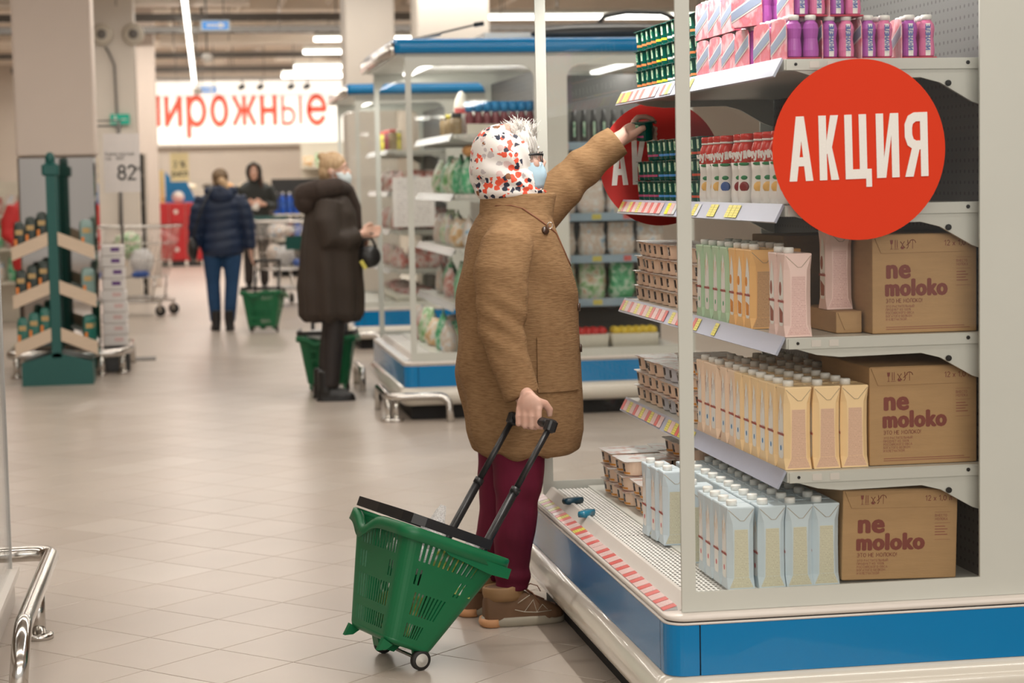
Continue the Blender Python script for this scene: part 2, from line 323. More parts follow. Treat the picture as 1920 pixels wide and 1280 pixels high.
# common materials
mat('white_metal', (.60, .60, .55), .35, var=.03, scale=6)
mat('frosted', (.55, .56, .51), .4, var=.04, scale=5)
mat('blue_paint', (.0, .19, .46), .22, var=.04, scale=3, coat=.25, spec=.3)
mat('cream_rim', (.70, .65, .60), .3, var=.02)
mat('bumper_white', (.68, .64, .56), .22, var=.04, scale=4, coat=.5)
mat('black_plastic', (.012, .012, .013), .35); mat('dark_void', (.015, .014, .014), .8)
mat('steel', (.62, .60, .57), .16, 1, var=.08, scale=5); mat('dull_steel', (.42, .41, .39), .35, 1)
mat('tag_pink', (.75, .42, .42), .35); mat('red_print', (.62, .07, .04), .4); mat('white_print', (.82, .80, .76), .45)
glass('clear_glass', (.985, .99, .985), .55); glass('thin_plastic', (.95, .95, .97), 1.3)
# ================================================================ THE SETTING
m = bpy.data.materials.new('floor_tile'); m.use_nodes = True; N = m.node_tree.nodes; L = m.node_tree.links; b = N['Principled BSDF']; MT['floor_tile'] = m
oi = N.new('ShaderNodeObjectInfo'); at = N.new('ShaderNodeAttribute'); at.attribute_name = 'tint'; sm = N.new('ShaderNodeMath'); sm.operation = 'ADD'; L.new(oi.outputs['Random'], sm.inputs[0]); L.new(at.outputs['Fac'], sm.inputs[1])
rp = N.new('ShaderNodeValToRGB'); rp.color_ramp.elements[0].color = (.43, .365, .31, 1); rp.color_ramp.elements[1].color = (.51, .45, .395, 1)
e = rp.color_ramp.elements.new(.93); e.color = (.485, .42, .365, 1); e = rp.color_ramp.elements.new(.12); e.color = (.455, .39, .335, 1)
L.new(sm.outputs[0], rp.inputs[0]); ge = N.new('ShaderNodeNewGeometry'); no = N.new('ShaderNodeTexNoise'); no.inputs['Scale'].default_value = 2.2; no.inputs['Detail'].default_value = 5; L.new(ge.outputs['Position'], no.inputs[0])
mx = N.new('ShaderNodeMix'); mx.data_type = 'RGBA'; mx.blend_type = 'MULTIPLY'; mx.inputs[0].default_value = .35; L.new(rp.outputs[0], mx.inputs[6])
r2 = N.new('ShaderNodeValToRGB'); r2.color_ramp.elements[0].color = (.8, .8, .8, 1); r2.color_ramp.elements[0].position = .3; r2.color_ramp.elements[1].position = .65; L.new(no.outputs[0], r2.inputs[0]); L.new(r2.outputs[0], mx.inputs[7])
L.new(mx.outputs[2], b.inputs['Base Color']); b.inputs['Roughness'].default_value = .30; b.inputs['Specular IOR Level'].default_value = .45
mat('grout', (.20, .155, .12), .8)
mat('wall_paint', (.62, .55, .48), .7, var=.04, scale=3); mat('ceiling_paint', (.74, .66, .57), .8, var=.25, scale=1.2); mat('tray_metal', (.14, .13, .12), .5)
TS = .3026; TA = RD(-45.8); TO = Vector((-.345, 6.046, 0))
ax = Vector((cos(TA), sin(TA), 0)); bx_ = Vector((-sin(TA), cos(TA), 0))
fl = M(); fl.box(-9, 14, -8, 16.6, -.10, -.006, 0); fl.box(-9, 14, 16.6, 44, -.10, -.0005, 1)
floor = struct('floor', fl, ['grout', 'floor_tile'])
tm = M(); g = .0016; h = TS/2-g
tm.rings([[(sx*(h-o), sy*(h-o), z) for sx, sy in ((-1, -1), (1, -1), (1, 1), (-1, 1))] for o, z in ((0, -.006), (0, -.0008), (.0012, 0))], 0, True, smooth=False)
tme = tm.mesh('tile', 'floor_tile')
cand = []
for i in range(-75, 60):
    for j in range(-40, 75):
        c = TO+ax*(TS*(i+.5))+bx_*(TS*(j+.5))
        if 3.5 < c.y < 17.0:
            d = c-Vector((0, 0, EYE)); dep = d.dot(fw)
            if dep < 1: continue
            u = 960+FPX*d.dot(R_)/dep; v = 640-FPX*d.dot(U_)/dep
            if -300 < u < 2300 and v < 1700: cand.append((dep, c, -60 < u < 1260 and v < 1370))
cand.sort(key=lambda t: (not t[2], t[0]))
rest = M(); tints = []
for k, (dep, c, vis) in enumerate(cand):
    if k < 300:
        o = link('tile', tme, floor, loc=c, rot=(0, 0, TA))
    else:
        mtx = Matrix.Translation(c) @ Matrix.Rotation(TA, 4, 'Z'); n0 = len(rest.f)
        q = [mtx @ Vector((sx*h, sy*h, z)) for z in (-.006, 0) for sx, sy in ((-1, -1), (1, -1), (1, 1), (-1, 1))]
        rest.add(q, [(4, 5, 6, 7), (0, 1, 5, 4), (1, 2, 6, 5), (2, 3, 7, 6), (3, 0, 4, 7)]); tints += [rng.random()]*5
rme = rest.mesh('tile_field', 'floor_tile'); a_ = rme.attributes.new('tint', 'FLOAT', 'FACE'); a_.data.foreach_set('value', [t-.5 for t in tints])
link('tile_field', rme, floor, None, 'stuff')
cl = M(); cl.box(-9, 14, -8, 44, 4.2, 4.3); ceil = struct('ceiling', cl, 'ceiling_paint')
struct('wall_back', M().box(-9, 14, 42.6, 42.8, 0, 4.2), 'wall_paint'); struct('wall_left', M().box(-9.1, -9, -8, 44, 0, 4.2), 'wall_paint'); struct('wall_right', M().box(14, 14.1, -8, 44, 0, 4.2), 'wall_paint')
# beams, cable trays, hangers on the ceiling
for y in (23.5, 29.5, 35.5, 41.5):
    part('beam', M().box(-9, 14, y, y+.35, 3.95, 4.2), 'ceiling_paint', ceil)
for y, z in ((22.6, 3.62), (27.0, 3.6), (28.5, 3.55), (35, 3.62), (38.8, 3.6)):
    t = M(); t.box(-3, 9, y, y+.02, z, z+.09); t.box(-3, 9, y+.18, y+.2, z, z+.09)
    for k in range(60): t.box(-3+.2*k, -2.95+.2*k, y, y+.2, z, z+.012)
    for x in (-2, .4, 2.8, 5.2, 7.6): t.box(x, x+.02, y+.09, y+.11, z, 4.2)
    part('cable_tray', t, 'tray_metal', ceil)
for k, (x, z, r, y0, y1) in enumerate(((.9, 3.95, .03, 18, 42), (1.5, 4.02, .05, 18, 42), (-.1, 3.98, .025, 22, 42), (3.3, 4.0, .06, 18, 42), (4.6, 3.9, .03, 18, 42), (2.2, 4.05, .04, 20, 42))):
    part('pipe', M().cyl((x, y0, z), (x+.15, y1, z), r, n=8), 'wall_paint' if k % 2 else 'ceiling_paint', ceil)
for k in range(26):
    x = -1+rng.random()*5.5; y = 24+rng.random()*16; z = 3.3+rng.random()*.5; part('drop_rod', M().cyl((x, y, z), (x+rng.uniform(-.03, .03), y, 4.2), .007, n=5), 'tray_metal', ceil)
for k, (x, y, w) in enumerate(((.9, 30.5, .5), (2.9, 28.8, 1.1), (1.9, 37.8, .9), (.6, 38.5, .35))):
    part('duct_box', M().box(x, x+w, y, y+.4, 3.72, 3.95), 'ceiling_paint', ceil)
mat('duct_grey', (.68, .62, .55), .4, .4)
for y, z, x0, x1 in ((31.5, 3.9, 1.3, 6), (26, 3.85, -2.5, 1.0), (34, 3.9, -.2, 4.2)):
    part('duct', M().box(x0, x1, y, y+.5, z-.12, z+.12), 'duct_grey', ceil)
mat('tube_glow', (1, .97, .90), .4, emit=5.5, var=0)
def tube_light(p0, p1, label):
    p0 = Vector(p0); p1 = Vector(p1); t = thing('tube_light', label, 'light', p0, group=None); d = p1-p0
    part('tube', M().cyl((0, 0, -.03), (d.x, d.y, -.03), .03, n=10), 'tube_glow', t)
    part('housing', M().tube([(0, 0, .03), (d.x, d.y, .03)], .045, n=4), 'white_metal', t)
    for f in (.1, .9): part('hanger', M().cyl((d.x*f, d.y*f, .05), (d.x*f, d.y*f, 4.2-p0.z), .006, n=6), 'tray_metal', t)
tube_light((.14, 22.5, 3.6), (.43, 45.2-3, 3.6), 'long bright fluorescent tube running away from the camera beside the first column')
for k, (x, y, z, l) in enumerate(((2.1, 30.2, 3.6, 2.2), (2.12, 33.1, 3.6, 3), (2.2, 37.3, 3.6, 3.2), (2.14, 40.3, 3.6, 3.6))):
    tube_light((x, y, z), (x+l, y, z), ['topmost and nearest of the four', 'second from the top of the four', 'third from the top of the four', 'lowest and farthest of the four'][k]+' crosswise fluorescent tubes left of the square columns')
tube_light((3.9, 26.4, 3.6), (8.5, 26.4, 3.6), 'long crosswise fluorescent tube above the blue canopy right of the square columns')
# columns
mat('column_paint', (.66, .56, .49), .55, var=.05, scale=2); mat('column_light', (.66, .60, .53), .55, var=.04, scale=2)
mat('mirror', (.50, .46, .43), .05, 1, var=.25, scale=2.2, stretch=(1, 1, .15))
def column(x0, x1, y, d, label, mirror=False, z0=0, m='column_light'):
    t = thing('column', label, 'column', ((x0+x1)/2, y, 0)); w = (x1-x0)/2
    part('shaft', M().rbox(-w, w, 0, d, 1.655 if mirror else z0, 4.19, .012), m, t)
    if mirror: part('mirror_cladding', M().rbox(-w+.004, w-.004, .004, d-.004, 0.001, 1.65, .01), 'mirror', t, 'mirror-polished steel cladding of the lower column')
    return t
column(-1.185, -.60, 15.5, .62, 'large beige square column clad in mirror steel below, left', True, m='column_paint')
c2 = column(-1.10, -.45, 25, .7, 'pale square column with a round speaker, behind the mirror clad one')
column(-.52, -.25, 29, .6, 'narrow pale column between the speaker column and the red lettered sign', m='column_paint')
column(1.735, 2.24, 20.4, .6, 'left one of the two grey square columns above the blue canopies')
column(2.40, 3.12, 19.8, .6, 'right and wider one of the two grey square columns above the blue canopies')
column(-1.55, -1.36, 21, .5, 'sliver of a dark column at the left edge', m='column_paint')
mat('cream_plastic', (.55, .50, .42), .5)
for x, lab in ((-.84, 'round cream ceiling speaker on the left face of the pale column'), (-.46, 'round cream ceiling speaker on the right corner of the pale column')):
    t = thing('loudspeaker', lab, 'speaker', (x, 24.98, 3.27))
    part('shell', M().lathe([(.0, 0), (.13, 0), (.135, .03), (.11, .07), (.02, .075)], n=24).xf(Matrix.Rotation(pi/2, 4, 'X')), 'cream_plastic', t)
    part('cone', M().lathe([(.06, .07), (.055, .09), (.02, .1)], n=18).xf(Matrix.Rotation(pi/2, 4, 'X')), 'tray_metal', t)
single('conduit', M().tube([(-.80, 24.95, 3.12), (-.76, 24.95, 3.05), (-.70, 24.95, 2.9), (-.69, 24.95, 2.3), (-.68, 24.95, 1.6), (-.70, 24.95, 0.9)], .014, 8), 'tray_metal', 'thin dark cable conduit hanging down the pale speaker column', 'cable')
# ---- pastry sign on the back wall
mat('sign_glow', (.93, .90, .84), .6, emit=.62, var=.03, scale=1); mat('sign_red', (.72, .10, .05), .5, var=.1, emit=.25)
t = thing('wall_sign', 'big white lit wall sign with red Cyrillic lettering at the far end', 'sign', (1.4, 42.45, 2.3))
part('panel', M().box(-2.2, 3.2, 0, .12, 0, 1.3), 'sign_glow', t); part('lower_trim', M().box(-2.2, 3.2, -.02, .14, -.06, 0), 'column_light', t)
me = drawn_text('пирожные', .80, .15, .26, wmap={'ы': .09, 'п': .12, 'ж': .13}); xs = [v.co.x for v in me.vertices]; k = 3.80/(max(xs)-min(xs))
for v in me.vertices: v.co.x = (v.co.x-min(xs))*k
lettering(me, 'sign_red', t, (-2.02, -.04, .40), FRONT)
for x in (1.38, 1.76, 2.38, 2.70):
    s = thing('spotlight', {1.38: 'first', 1.76: 'second', 2.38: 'third', 2.70: 'fourth'}[x]+' black track spotlight from the left above the red lettered sign', 'spotlight', (x, 41.2, 3.40), group='track spotlights above the wall sign')
    part('stem', M().box(-.012, .012, -.012, .012, 0, .16), 'black_plastic', s); part('head', M().cyl((-.08, 0, -.02), (.05, 0, .03), .05, n=12), 'black_plastic', s)
single('spotlight_track', M().box(-.4, 4.5, 41.18, 41.22, 3.56, 3.60), 'tray_metal', 'thin dark track carrying the spotlights above the wall sign', 'track')
# hanging blue arrow signs, domes
mat('arrow_blue', (.02, .22, .62), .3, emit=.35); mat('arrow_frame', (.55, .62, .66), .4)
for x, y, z, w, lab in ((.51, 24, 3.295, .15, 'blue hanging arrow sign near the top beside the long tube'), (.57, 34, 3.02, .13, 'small blue hanging arrow sign below the end of the long tube')):
    t = thing('hanging_sign', lab, 'sign', (x, y, z))
    part('frame', M().box(-w-.02, w+.02, 0, .05, -.06, .06), 'arrow_frame', t); part('face', M().box(-w, w, -.006, 0, -.045, .045), 'arrow_blue', t)
    part('arrow', M().poly([(-w*.7, -.012), (w*.3, -.012), (w*.3, -.035), (w*.85, 0), (w*.3, .035), (w*.3, .012), (-w*.7, .012)], -.012, -.0061, ax='y'), 'white_print', t)
    for q in (-.1, .1): part('hanger', M().cyl((q, .02, .06), (q, .02, 4.19-z), .006, n=6), 'tray_metal', t)
for x, y, z, lab in ((.42, 25, 2.98, 'upper white dome camera hanging beside the long tube'), (.36, 31, 2.86, 'lower white dome camera hanging beside the long tube')):
    t = thing('dome_camera', lab, 'camera', (x, y, z)); part('dome', M().ell((0, 0, 0), (.07, .07, .06)), 'white_print', t); part('rod', M().cyl((0, 0, .05), (0, 0, 4.19-z), .01, n=6), 'tray_metal', t)
# ================================================================ REFRIGERATED DISPLAYS
m = bpy.data.materials.new('perforated'); m.use_nodes = True; N = m.node_tree.nodes; L = m.node_tree.links; b = N['Principled BSDF']; MT['perforated'] = m
tc = N.new('ShaderNodeTexCoord'); mp = N.new('ShaderNodeVectorMath'); mp.operation = 'SCALE'; mp.inputs[3].default_value = 36; fr = N.new('ShaderNodeVectorMath'); fr.operation = 'FRACTION'; sb = N.new('ShaderNodeVectorMath'); sb.operation = 'SUBTRACT'; sb.inputs[1].default_value = (.5, .5, .5)
L.new(tc.outputs['Object'], mp.inputs[0]); L.new(mp.outputs[0], fr.inputs[0]); L.new(fr.outputs[0], sb.inputs[0]); ml = N.new('ShaderNodeVectorMath'); ml.operation = 'MULTIPLY'; ml.inputs[1].default_value = (0, 1, 1); L.new(sb.outputs[0], ml.inputs[0])
ln = N.new('ShaderNodeVectorMath'); ln.operation = 'LENGTH'; L.new(ml.outputs[0], ln.inputs[0]); gt = N.new('ShaderNodeMath'); gt.operation = 'LESS_THAN'; gt.inputs[1].default_value = .17; L.new(ln.outputs['Value'], gt.inputs[0])
mx = N.new('ShaderNodeMix'); mx.data_type = 'RGBA'; mx.inputs[6].default_value = (.075, .072, .07, 1); mx.inputs[7].default_value = (.015, .013, .012, 1); L.new(gt.outputs[0], mx.inputs[0]); L.new(mx.outputs[2], b.inputs['Base Color']); b.inputs['Roughness'].default_value = .5
lines_mat('tag_red_white', (.66, .46, .44), (.70, .12, .10), 1, .62, rough=.3, breakup=.1); lines_mat('tag_text', (.70, .50, .48), (.45, .25, .24), 9, .55, 'X', rough=.3, breakup=9)
lines_mat('tag_yellow', (.68, .60, .10), (.30, .26, .06), 5, .6, rough=.3, breakup=6, margin=(.1, .9, .1, .9)); lines_mat('tag_bright', (.80, .78, .02), (.4, .35, .02), 5, .7, rough=.3, breakup=6, margin=(.1, .9, .1, .9))
mat('rail_blue', (.30, .42, .52), .3); mat('tag_red', (.62, .11, .10), .3); mat('rail_lilac', (.40, .42, .52), .3, var=.04); mat('rail_grey', (.55, .57, .58), .25)
LC = 1.87; XC = .864   # length and half width (centre line)
SHZ = (1.682, 1.328, 1.003, .672)
def mirror_x(mb):
    mb.v = [(2*XC-x, y, z) for x, y, z in mb.v]; mb.f = [list(reversed(f)) for f in mb.f]
    mb.uv = {k: list(reversed(u)) for k, u in mb.uv.items()}; return mb
def tagmesh(w, h, mt):
    b_ = M(); b_.box(-w/2, w/2, -.0008, 0, -h/2, h/2); return b_.mesh('price_tag', mt)
TAGS = {k: tagmesh(w, .036, mt) for k, (w, mt) in dict(r=(.03, 'tag_red'), t=(.045, 'tag_text'), w=(.05, 'tag_red_white'), y=(.036, 'tag_yellow'), b=(.036, 'tag_bright'), l=(.03, 'rail_grey')).items()}
TW = dict(r=.03, t=.045, w=.05, y=.036, b=.036, l=.03)
def tag_row(parent, y0, seq, x, z, tilt, step=.004):
    """tags standing along +Y facing -X, tilted by tilt"""
    y = y0
    for ch in seq:
        if ch == ' ': y -= .05; continue
        w = TW[ch]; y -= w/2
        link('price_tag', TAGS[ch], parent, loc=(x, y, z), rot=(tilt, 0, -pi/2)); y -= w/2+step
def display(X0, Y0, label, tags=False, right=True, seqs=None, cross=False):
    t = thing('refrigerated_display', label, 'fridge', (X0, Y0, 0))
    W2 = 2*XC; x0, x1, y0, y1 = -.045, W2+.045, -.04, LC+.04
    part('plinth', M().box(.0, W2, .03, LC-.03, 0, .13), 'dark_void', t)  # near-black block standing in for the shadow under the skirt
    prof = [(-.05, .10), (.0, .088), (.022, .104), (.036, .135), (.032, .165), (.014, .187), (.0, .1965)]
    part('bumper', M().rings([rrect(x0-o, x1+o, y0-o, y1+o, .06+max(o, 0), 6, z) for o, z in prof], 0, True), 'bumper_white', t, 'rounded cream bumper skirt')
    # blue panels with joints
    def band(parts, z0, z1, mt, nm, off=0):
        for pts in parts:
            b_ = M(); n = len(pts)
            vs = [(px, py, z0) for px, py in pts]+[(px, py, z1) for px, py in pts]
            b_.add(vs, [(i, i+1, n+i+1, n+i) for i in range(n-1)], 0, False)
            vi = [(px+(XC-px)*.02, py+(LC/2-py)*.02, z) for z in (z0, z1) for px, py in pts]
            b_.add(vi, [(n+i, n+i+1, i+1, i) for i in range(n-1)], 0)
            b_.add(vs+vi, [(i, 2*n+i, 2*n+i+1, i+1) for i in range(n-1)]+[(n+i, n+i+1, 3*n+i+1, 3*n+i) for i in range(n-1)], 0)
            part(nm, b_, mt, t)
    c = .078
    def corner(cx, cy, sx, sy):
        r = .05; pts = [(cx+sx*0, cy+sy*c)]
        for k in range(9):
            a = pi/2*k/8; pts.append((cx+sx*(r-r*cos(a)), cy+sy*(r-r*sin(a))))
        pts.append((cx+sx*c, cy))
        return pts if sx*sy > 0 else list(reversed(pts))
    corners = [corner(x0, y0, 1, 1), corner(x1, y0, -1, 1), corner(x1, y1, -1, -1), corner(x0, y1, 1, -1)]
    gp = .0035; sides = [[(x0+c+gp, y0), (x1-c-gp, y0)], [(x1, y0+c+gp), (x1, y1-c-gp)], [(x1-c-gp, y1), (x0+c+gp, y1)], [(x0, y1-c-gp), (x0, y0+c+gp)]]
    band(corners, .198, .322, 'blue_paint', 'corner_panel'); band(sides, .198, .322, 'blue_paint', 'blue_panel')
    part('inner_base', M().rings([rrect(x0+.006, x1-.006, y0+.006, y1-.006, .045, 6, z) for z in (.196, .330)], 0, True), 'dark_void', t)
    part('lower_rim', M().rings([rrect(x0-.001, x1+.001, y0-.001, y1+.001, .05, 6, z) for z in (.323, .3275)], 0, True), 'cream_rim', t)
    part('rim', M().rings([rrect(x0+o, x1-o, y0+o, y1-o, .05, 6, z) for o, z in ((.004, .331), (0, .334), (0, .341), (.005, .346))], 0, True), 'cream_rim', t)
    # deck with raised lip and grille, both long sides
    if cross:   # the right half holds shelves that face the near end
        part('deck', M().box(XC+.03, W2-.04, .02, LC-.02, .346, .378), 'white_metal', t)
        part('back_panel', M().box(XC, W2-.03, .75, .80, .378, 2.06), 'perforated', t); part('back_panel', M().box(XC, XC+.02, .03, LC-.03, .378, 2.06), 'frosted', t)
        for z in (1.62, 1.19, .935, .67):
            part('shelf_board', M().box(XC+.03, W2-.03, .22, .75, z-.02, z), 'white_metal', t); part('price_rail', M().box(XC+.03, W2-.03, .205, .219, z-.04, z+.008), 'rail_blue', t)
            for k in range(4): link('price_tag', TAGS['ryrt'[k]], t, loc=(XC+.12+.19*k, .2045, z-.016)).scale = (1.6, 1, .9)
    part('slot_shade', M().box(.034, .15, .025, LC-.025, .3465, .352), 'dark_void', t)  # near-black sheet painted as the shade seen through the grille slots
    for mir in ((False, True) if right else (False,)):
        F = mirror_x if mir else (lambda q: q)
        deck = M(); deck.box(.15, .80, .02, LC-.02, .346, .378); part('deck', F(deck), 'white_metal', t)
        lip = M(); lip.poly([(.0, .3462), (.034, .3462), (.034, .378), (.024, .378)], .02, LC-.02, ax='y'); part('deck_lip', F(lip), 'cream_rim', t)
        us = [.034]; k = 0
        while us[-1] < .148: us.append(us[-1]+(.005 if k % 2 == 0 else .0075)); k += 1
        for half in range(2):
            a0 = .025+half*(LC-.05)/2; n = 37; st = ((LC-.05)/2-.004)/n; vv = [a0]
            for q in range(n): vv += [a0+q*st+.007, a0+q*st+st-.0005]
            vv[-1] = a0+n*st
            gr = grid_panel(us, vv, lambda i, j: i % 2 == 1 and j % 2 == 1, lambda u, v, k: (u, v, .372-k*.002), .002)
            part('grille', F(gr), 'white_print', t, 'slotted white grille along the front of the deck')
        # spine
        sp = M(); sp.box(.80, XC, .03, LC-.03, .346, 2.06); part('back_panel', F(sp), 'perforated', t)
        for zi, z in enumerate(SHZ):
            sh = M(); sh.box(.285, .80, .055, LC-.055, z-.028, z-.001); part('shelf_board', F(sh), 'white_metal', t)
            for y, dy in ((.045, .01), (LC-.055, .01)):
                br = M(); pr = [(.283, 0), (.795, 0), (.795, -.118), (.764, -.108), (.72, -.083), (.68, -.060), (.63, -.047), (.5, -.049), (.42, -.050), (.36, -.043), (.31, -.028), (.283, -.026)]
                br.poly([(a_, z+b_) for a_, b_ in pr], y-.002, y+dy-.001, ax='y'); o = part('shelf_bracket', F(br), 'white_metal', t, 'curved white shelf bracket')
                if not mir and y < .5:
                    r_ = M(); r_.box(.287, .79, y-.008, y-.002, z-.027, z-.002); part('edge_rail', r_, 'white_metal', o)
                    h_ = M(); h_.cyl((.70, y-.004, z-.062), (.70, y-.0085, z-.062), .0075, n=12); h_.cyl((.75, y-.010, z-.012), (.75, y-.0085, z-.012), .005, n=10); h_.cyl((.31, y-.010, z-.013), (.31, y-.0085, z-.013), .004, n=8)
                    part('bolt_hole', h_, 'dark_void', o)  # black discs painted as the dark inside the bolt holes
                    for xx in (.345, .39):
                        s_ = M(); s_.box(xx, xx+.024, y-.0095, y-.008, z-.022, z-.006); part('clip_slot', s_, 'cream_rim', o)
            rail = M(); rail.poly([(.283, z-.001), (.279, z+.004), (.256, z-.040), (.262, z-.043)], .05, LC-.05, ax='y')
            part('price_rail', F(rail), 'rail_lilac' if tags else 'rail_grey', t, 'price strip along the shelf front')
        tr = M(); tr.poly([(-.040, .3462), (-.002, .3462), (-.004, .356)], .03, LC-.02, ax='y'); part('price_rail', F(tr), 'rail_grey', t)
    if tags and seqs:
        for z, seq in zip(SHZ, seqs[:4]):
            tag_row(t, LC-.06, seq, .2655, z-.0185, RD(-28))
        tag_row(t, LC-.035, seqs[4], -.0225, .3525, RD(-74))
    # end panels: pane with frosted border
    for y, nm in ((0, 'near'), (LC, 'far')):
        pn = M(); pn.box(.001, W2-.001, y-.003, y+.003, .347, 2.154); part('glass_pane', pn, 'clear_glass', t, 'clear end glass of the display')
        # border polygons with rounded upper corners
        f_ = y-.0045 if y == 0 else y-.0045; e_ = f_+.0012
        def arch(a, b_, zt, r):   # frosted region above a rounded opening a..b_
            pts = [(a, 2.154)]
            pts += [(a, zt-r)]+[(a+r-r*cos(q), zt-r+r*sin(q)) for q in [pi/2*k/6 for k in range(7)]]
            pts += [(b_-r+r*sin(q), zt-r+r*cos(q)) for q in [pi/2*k/6 for k in range(7)]]+[(b_, 2.154)]
            return pts
        for mir in (False, True):
            G = mirror_x if mir else (lambda q: q)
            part('frosted_border', G(M().box(0, .035, f_, y+.004, .347, 2.154)), 'frosted', t)
            part('frosted_border', G(M().box(.035, .764, f_, y+.004, .347, .3955)), 'frosted', t)
            ar = M(); P_ = arch(.035, .764, 2.08, .08); ar.poly(P_, f_, y+.004, ax='y'); part('frosted_border', G(ar), 'frosted', t)
        part('frosted_border', M().box(.764, W2-.764, f_, y+.004, .347, 2.154), 'frosted', t, 'wide frosted centre band of the end glass')
    # canopy
    cz = [(0, 2.155), (.012, 2.158), (.02, 2.19), (.012, 2.225), (-.01, 2.238)]
    part('canopy_end', M().rings([rrect(-.06, W2+.06, -.03-o, LC+.03+o, .04, 5, z) for o, z in cz], 0, True), 'blue_paint', t)
    for sx in (-.085, W2+.06):
        part('canopy_edge', M().rings([rrect(sx, sx+.028, -.02, LC+.02, .008, 3, z) for z in (2.135, 2.215)], 0, True), 'steel', t)
    part('soffit', M().box(-.05, W2+.05, .01, LC-.01, 2.135, 2.1535), 'white_metal', t)
    for x in (.22, W2-.22):
        part('strip_lamp', M().box(x-.03, x+.03, .1, LC-.1, 2.118, 2.134), 'lamp_face', t)
        area('display_lamp', (X0+x, Y0+LC/2, 2.11), .08, LC-.2, 19 if tags else 9, (1, .96, .90), (0, RD(-14 if x < 1 else 14), 0))
    return t
mat('lamp_face', (1, .97, .92), .4, emit=2.5, var=0)
seqs = ['yrybrtrtrwtrt rlyl  l y', 'yrtyrtytrtrtrt btl b  yl  yy  yyy', 'rytrtytrtyrtrtr ytrb  ry   y', 'rtytrtytrytrt ytyryr y  ', 'ttyrytyrtryrtrwryrtrwrtwrtrwrtrwrtrwrtrwrtr']
D1 = display(1.179, 4.66, 'large foreground refrigerated display with blue base and glass end, dairy shelves', True, True, seqs)
D2 = display(1.336, 11.70, 'second refrigerated display behind the woman in camel, with vegetables on the shelves', False, False, None, True)
D3 = display(1.50, 16.9, 'third and farthest refrigerated display, holding packs of meat', False, False)
# ---- red round promotion signs stuck on the end glass
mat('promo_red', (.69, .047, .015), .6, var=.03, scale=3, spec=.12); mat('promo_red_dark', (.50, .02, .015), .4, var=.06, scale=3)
def stroke_letters():
    b = M(); H = 1.0; s_ = .17; z = (-.001, 0)
    cnt = [0]
    def pg(pts, x):
        cnt[0] += 1; A = sum(pts[i][0]*pts[(i+1) % len(pts)][1]-pts[(i+1) % len(pts)][0]*pts[i][1] for i in range(len(pts)))
        if A < 0: pts = pts[::-1]
        b.poly([(x+p, q) for p, q in pts], -.001-.00006*cnt[0], 0, ax='y')
    x = 0  # А
    pg([(0, 0), (s_, 0), (.36, 1), (.18, 1)], x); pg([(.18+.06, 1), (.36, 1), (.54+.0, 0), (.54-s_, 0)], x); pg([(.13, .23), (.41, .23), (.39, .37), (.16, .37)], x)
    x = .69  # К
    pg([(0, 0), (s_, 0), (s_, 1), (0, 1)], x); pg([(.17, .50), (.26, .62), (.44, 0), (.26, 0)][::1], x); pg([(.17, .40), (.17, .60), (.27, 1), (.45, 1), (.29, .5)], x)
    x = 1.28  # Ц
    pg([(0, 0), (s_, 0), (s_, 1), (0, 1)], x); pg([(.33, 0), (.50, 0), (.50, 1), (.33, 1)], x); pg([(0, 0), (.60, 0), (.60, .15), (0, .15)], x); pg([(.47, -.13), (.60, -.13), (.60, .05), (.47, .05)], x)
    x = 2.00  # И
    pg([(0, 0), (s_, 0), (s_, 1), (0, 1)], x); pg([(.35, 0), (.52, 0), (.52, 1), (.35, 1)], x); pg([(.10, 0), (s_+.04, 0), (.42, 1), (.33, 1)], x)
    x = 2.66  # Я
    pg([(.36, 0), (.53, 0), (.53, 1), (.36, 1)], x)
    o = [(.40, 1), (.22, 1), (.08, .95), (.0, .82), (.0, .62), (.06, .49), (.2, .42), (.40, .42)]; i_ = [(.40, .86), (.26, .86), (.19, .82), (.17, .76), (.17, .66), (.2, .59), (.26, .56), (.40, .56)]
    for k in range(7): pg([o[k], o[k+1], i_[k+1], i_[k]], x)
    pg([(.16, .45), (.34, .45), (.18, 0), (-.01, 0)], x)
    return b
def disc(r, n=72):
    return M().poly([(r*cos(2*pi*k/n), r*sin(2*pi*k/n)) for k in range(n)], -.0012, 0, ax='y')
me_l = stroke_letters()
def promo(x, y, z, r, label, mt):
    t = thing('round_sign', label, 'sign', (x, y, z))
    part('disc', disc(r), mt, t); L_ = M(); L_.v = list(me_l.v); L_.f = me_l.f; L_.m = me_l.m; L_.sm = me_l.sm
    part('lettering', L_, 'white_print', t, loc=(-.176*r/.218, -.0013, -.074*r/.218), rot=(0, RD(-1.2), 0)).scale = (.110*r/.218, 1, .155*r/.218)
    return t
promo(1.634, 4.6545, 1.460, .2185, 'large round orange red promotion sign on the near end glass', 'promo_red')
promo(1.596, 6.5245, 1.449, .207, 'round dark red promotion sign on the far end glass, partly behind green yogurt', 'promo_red_dark')
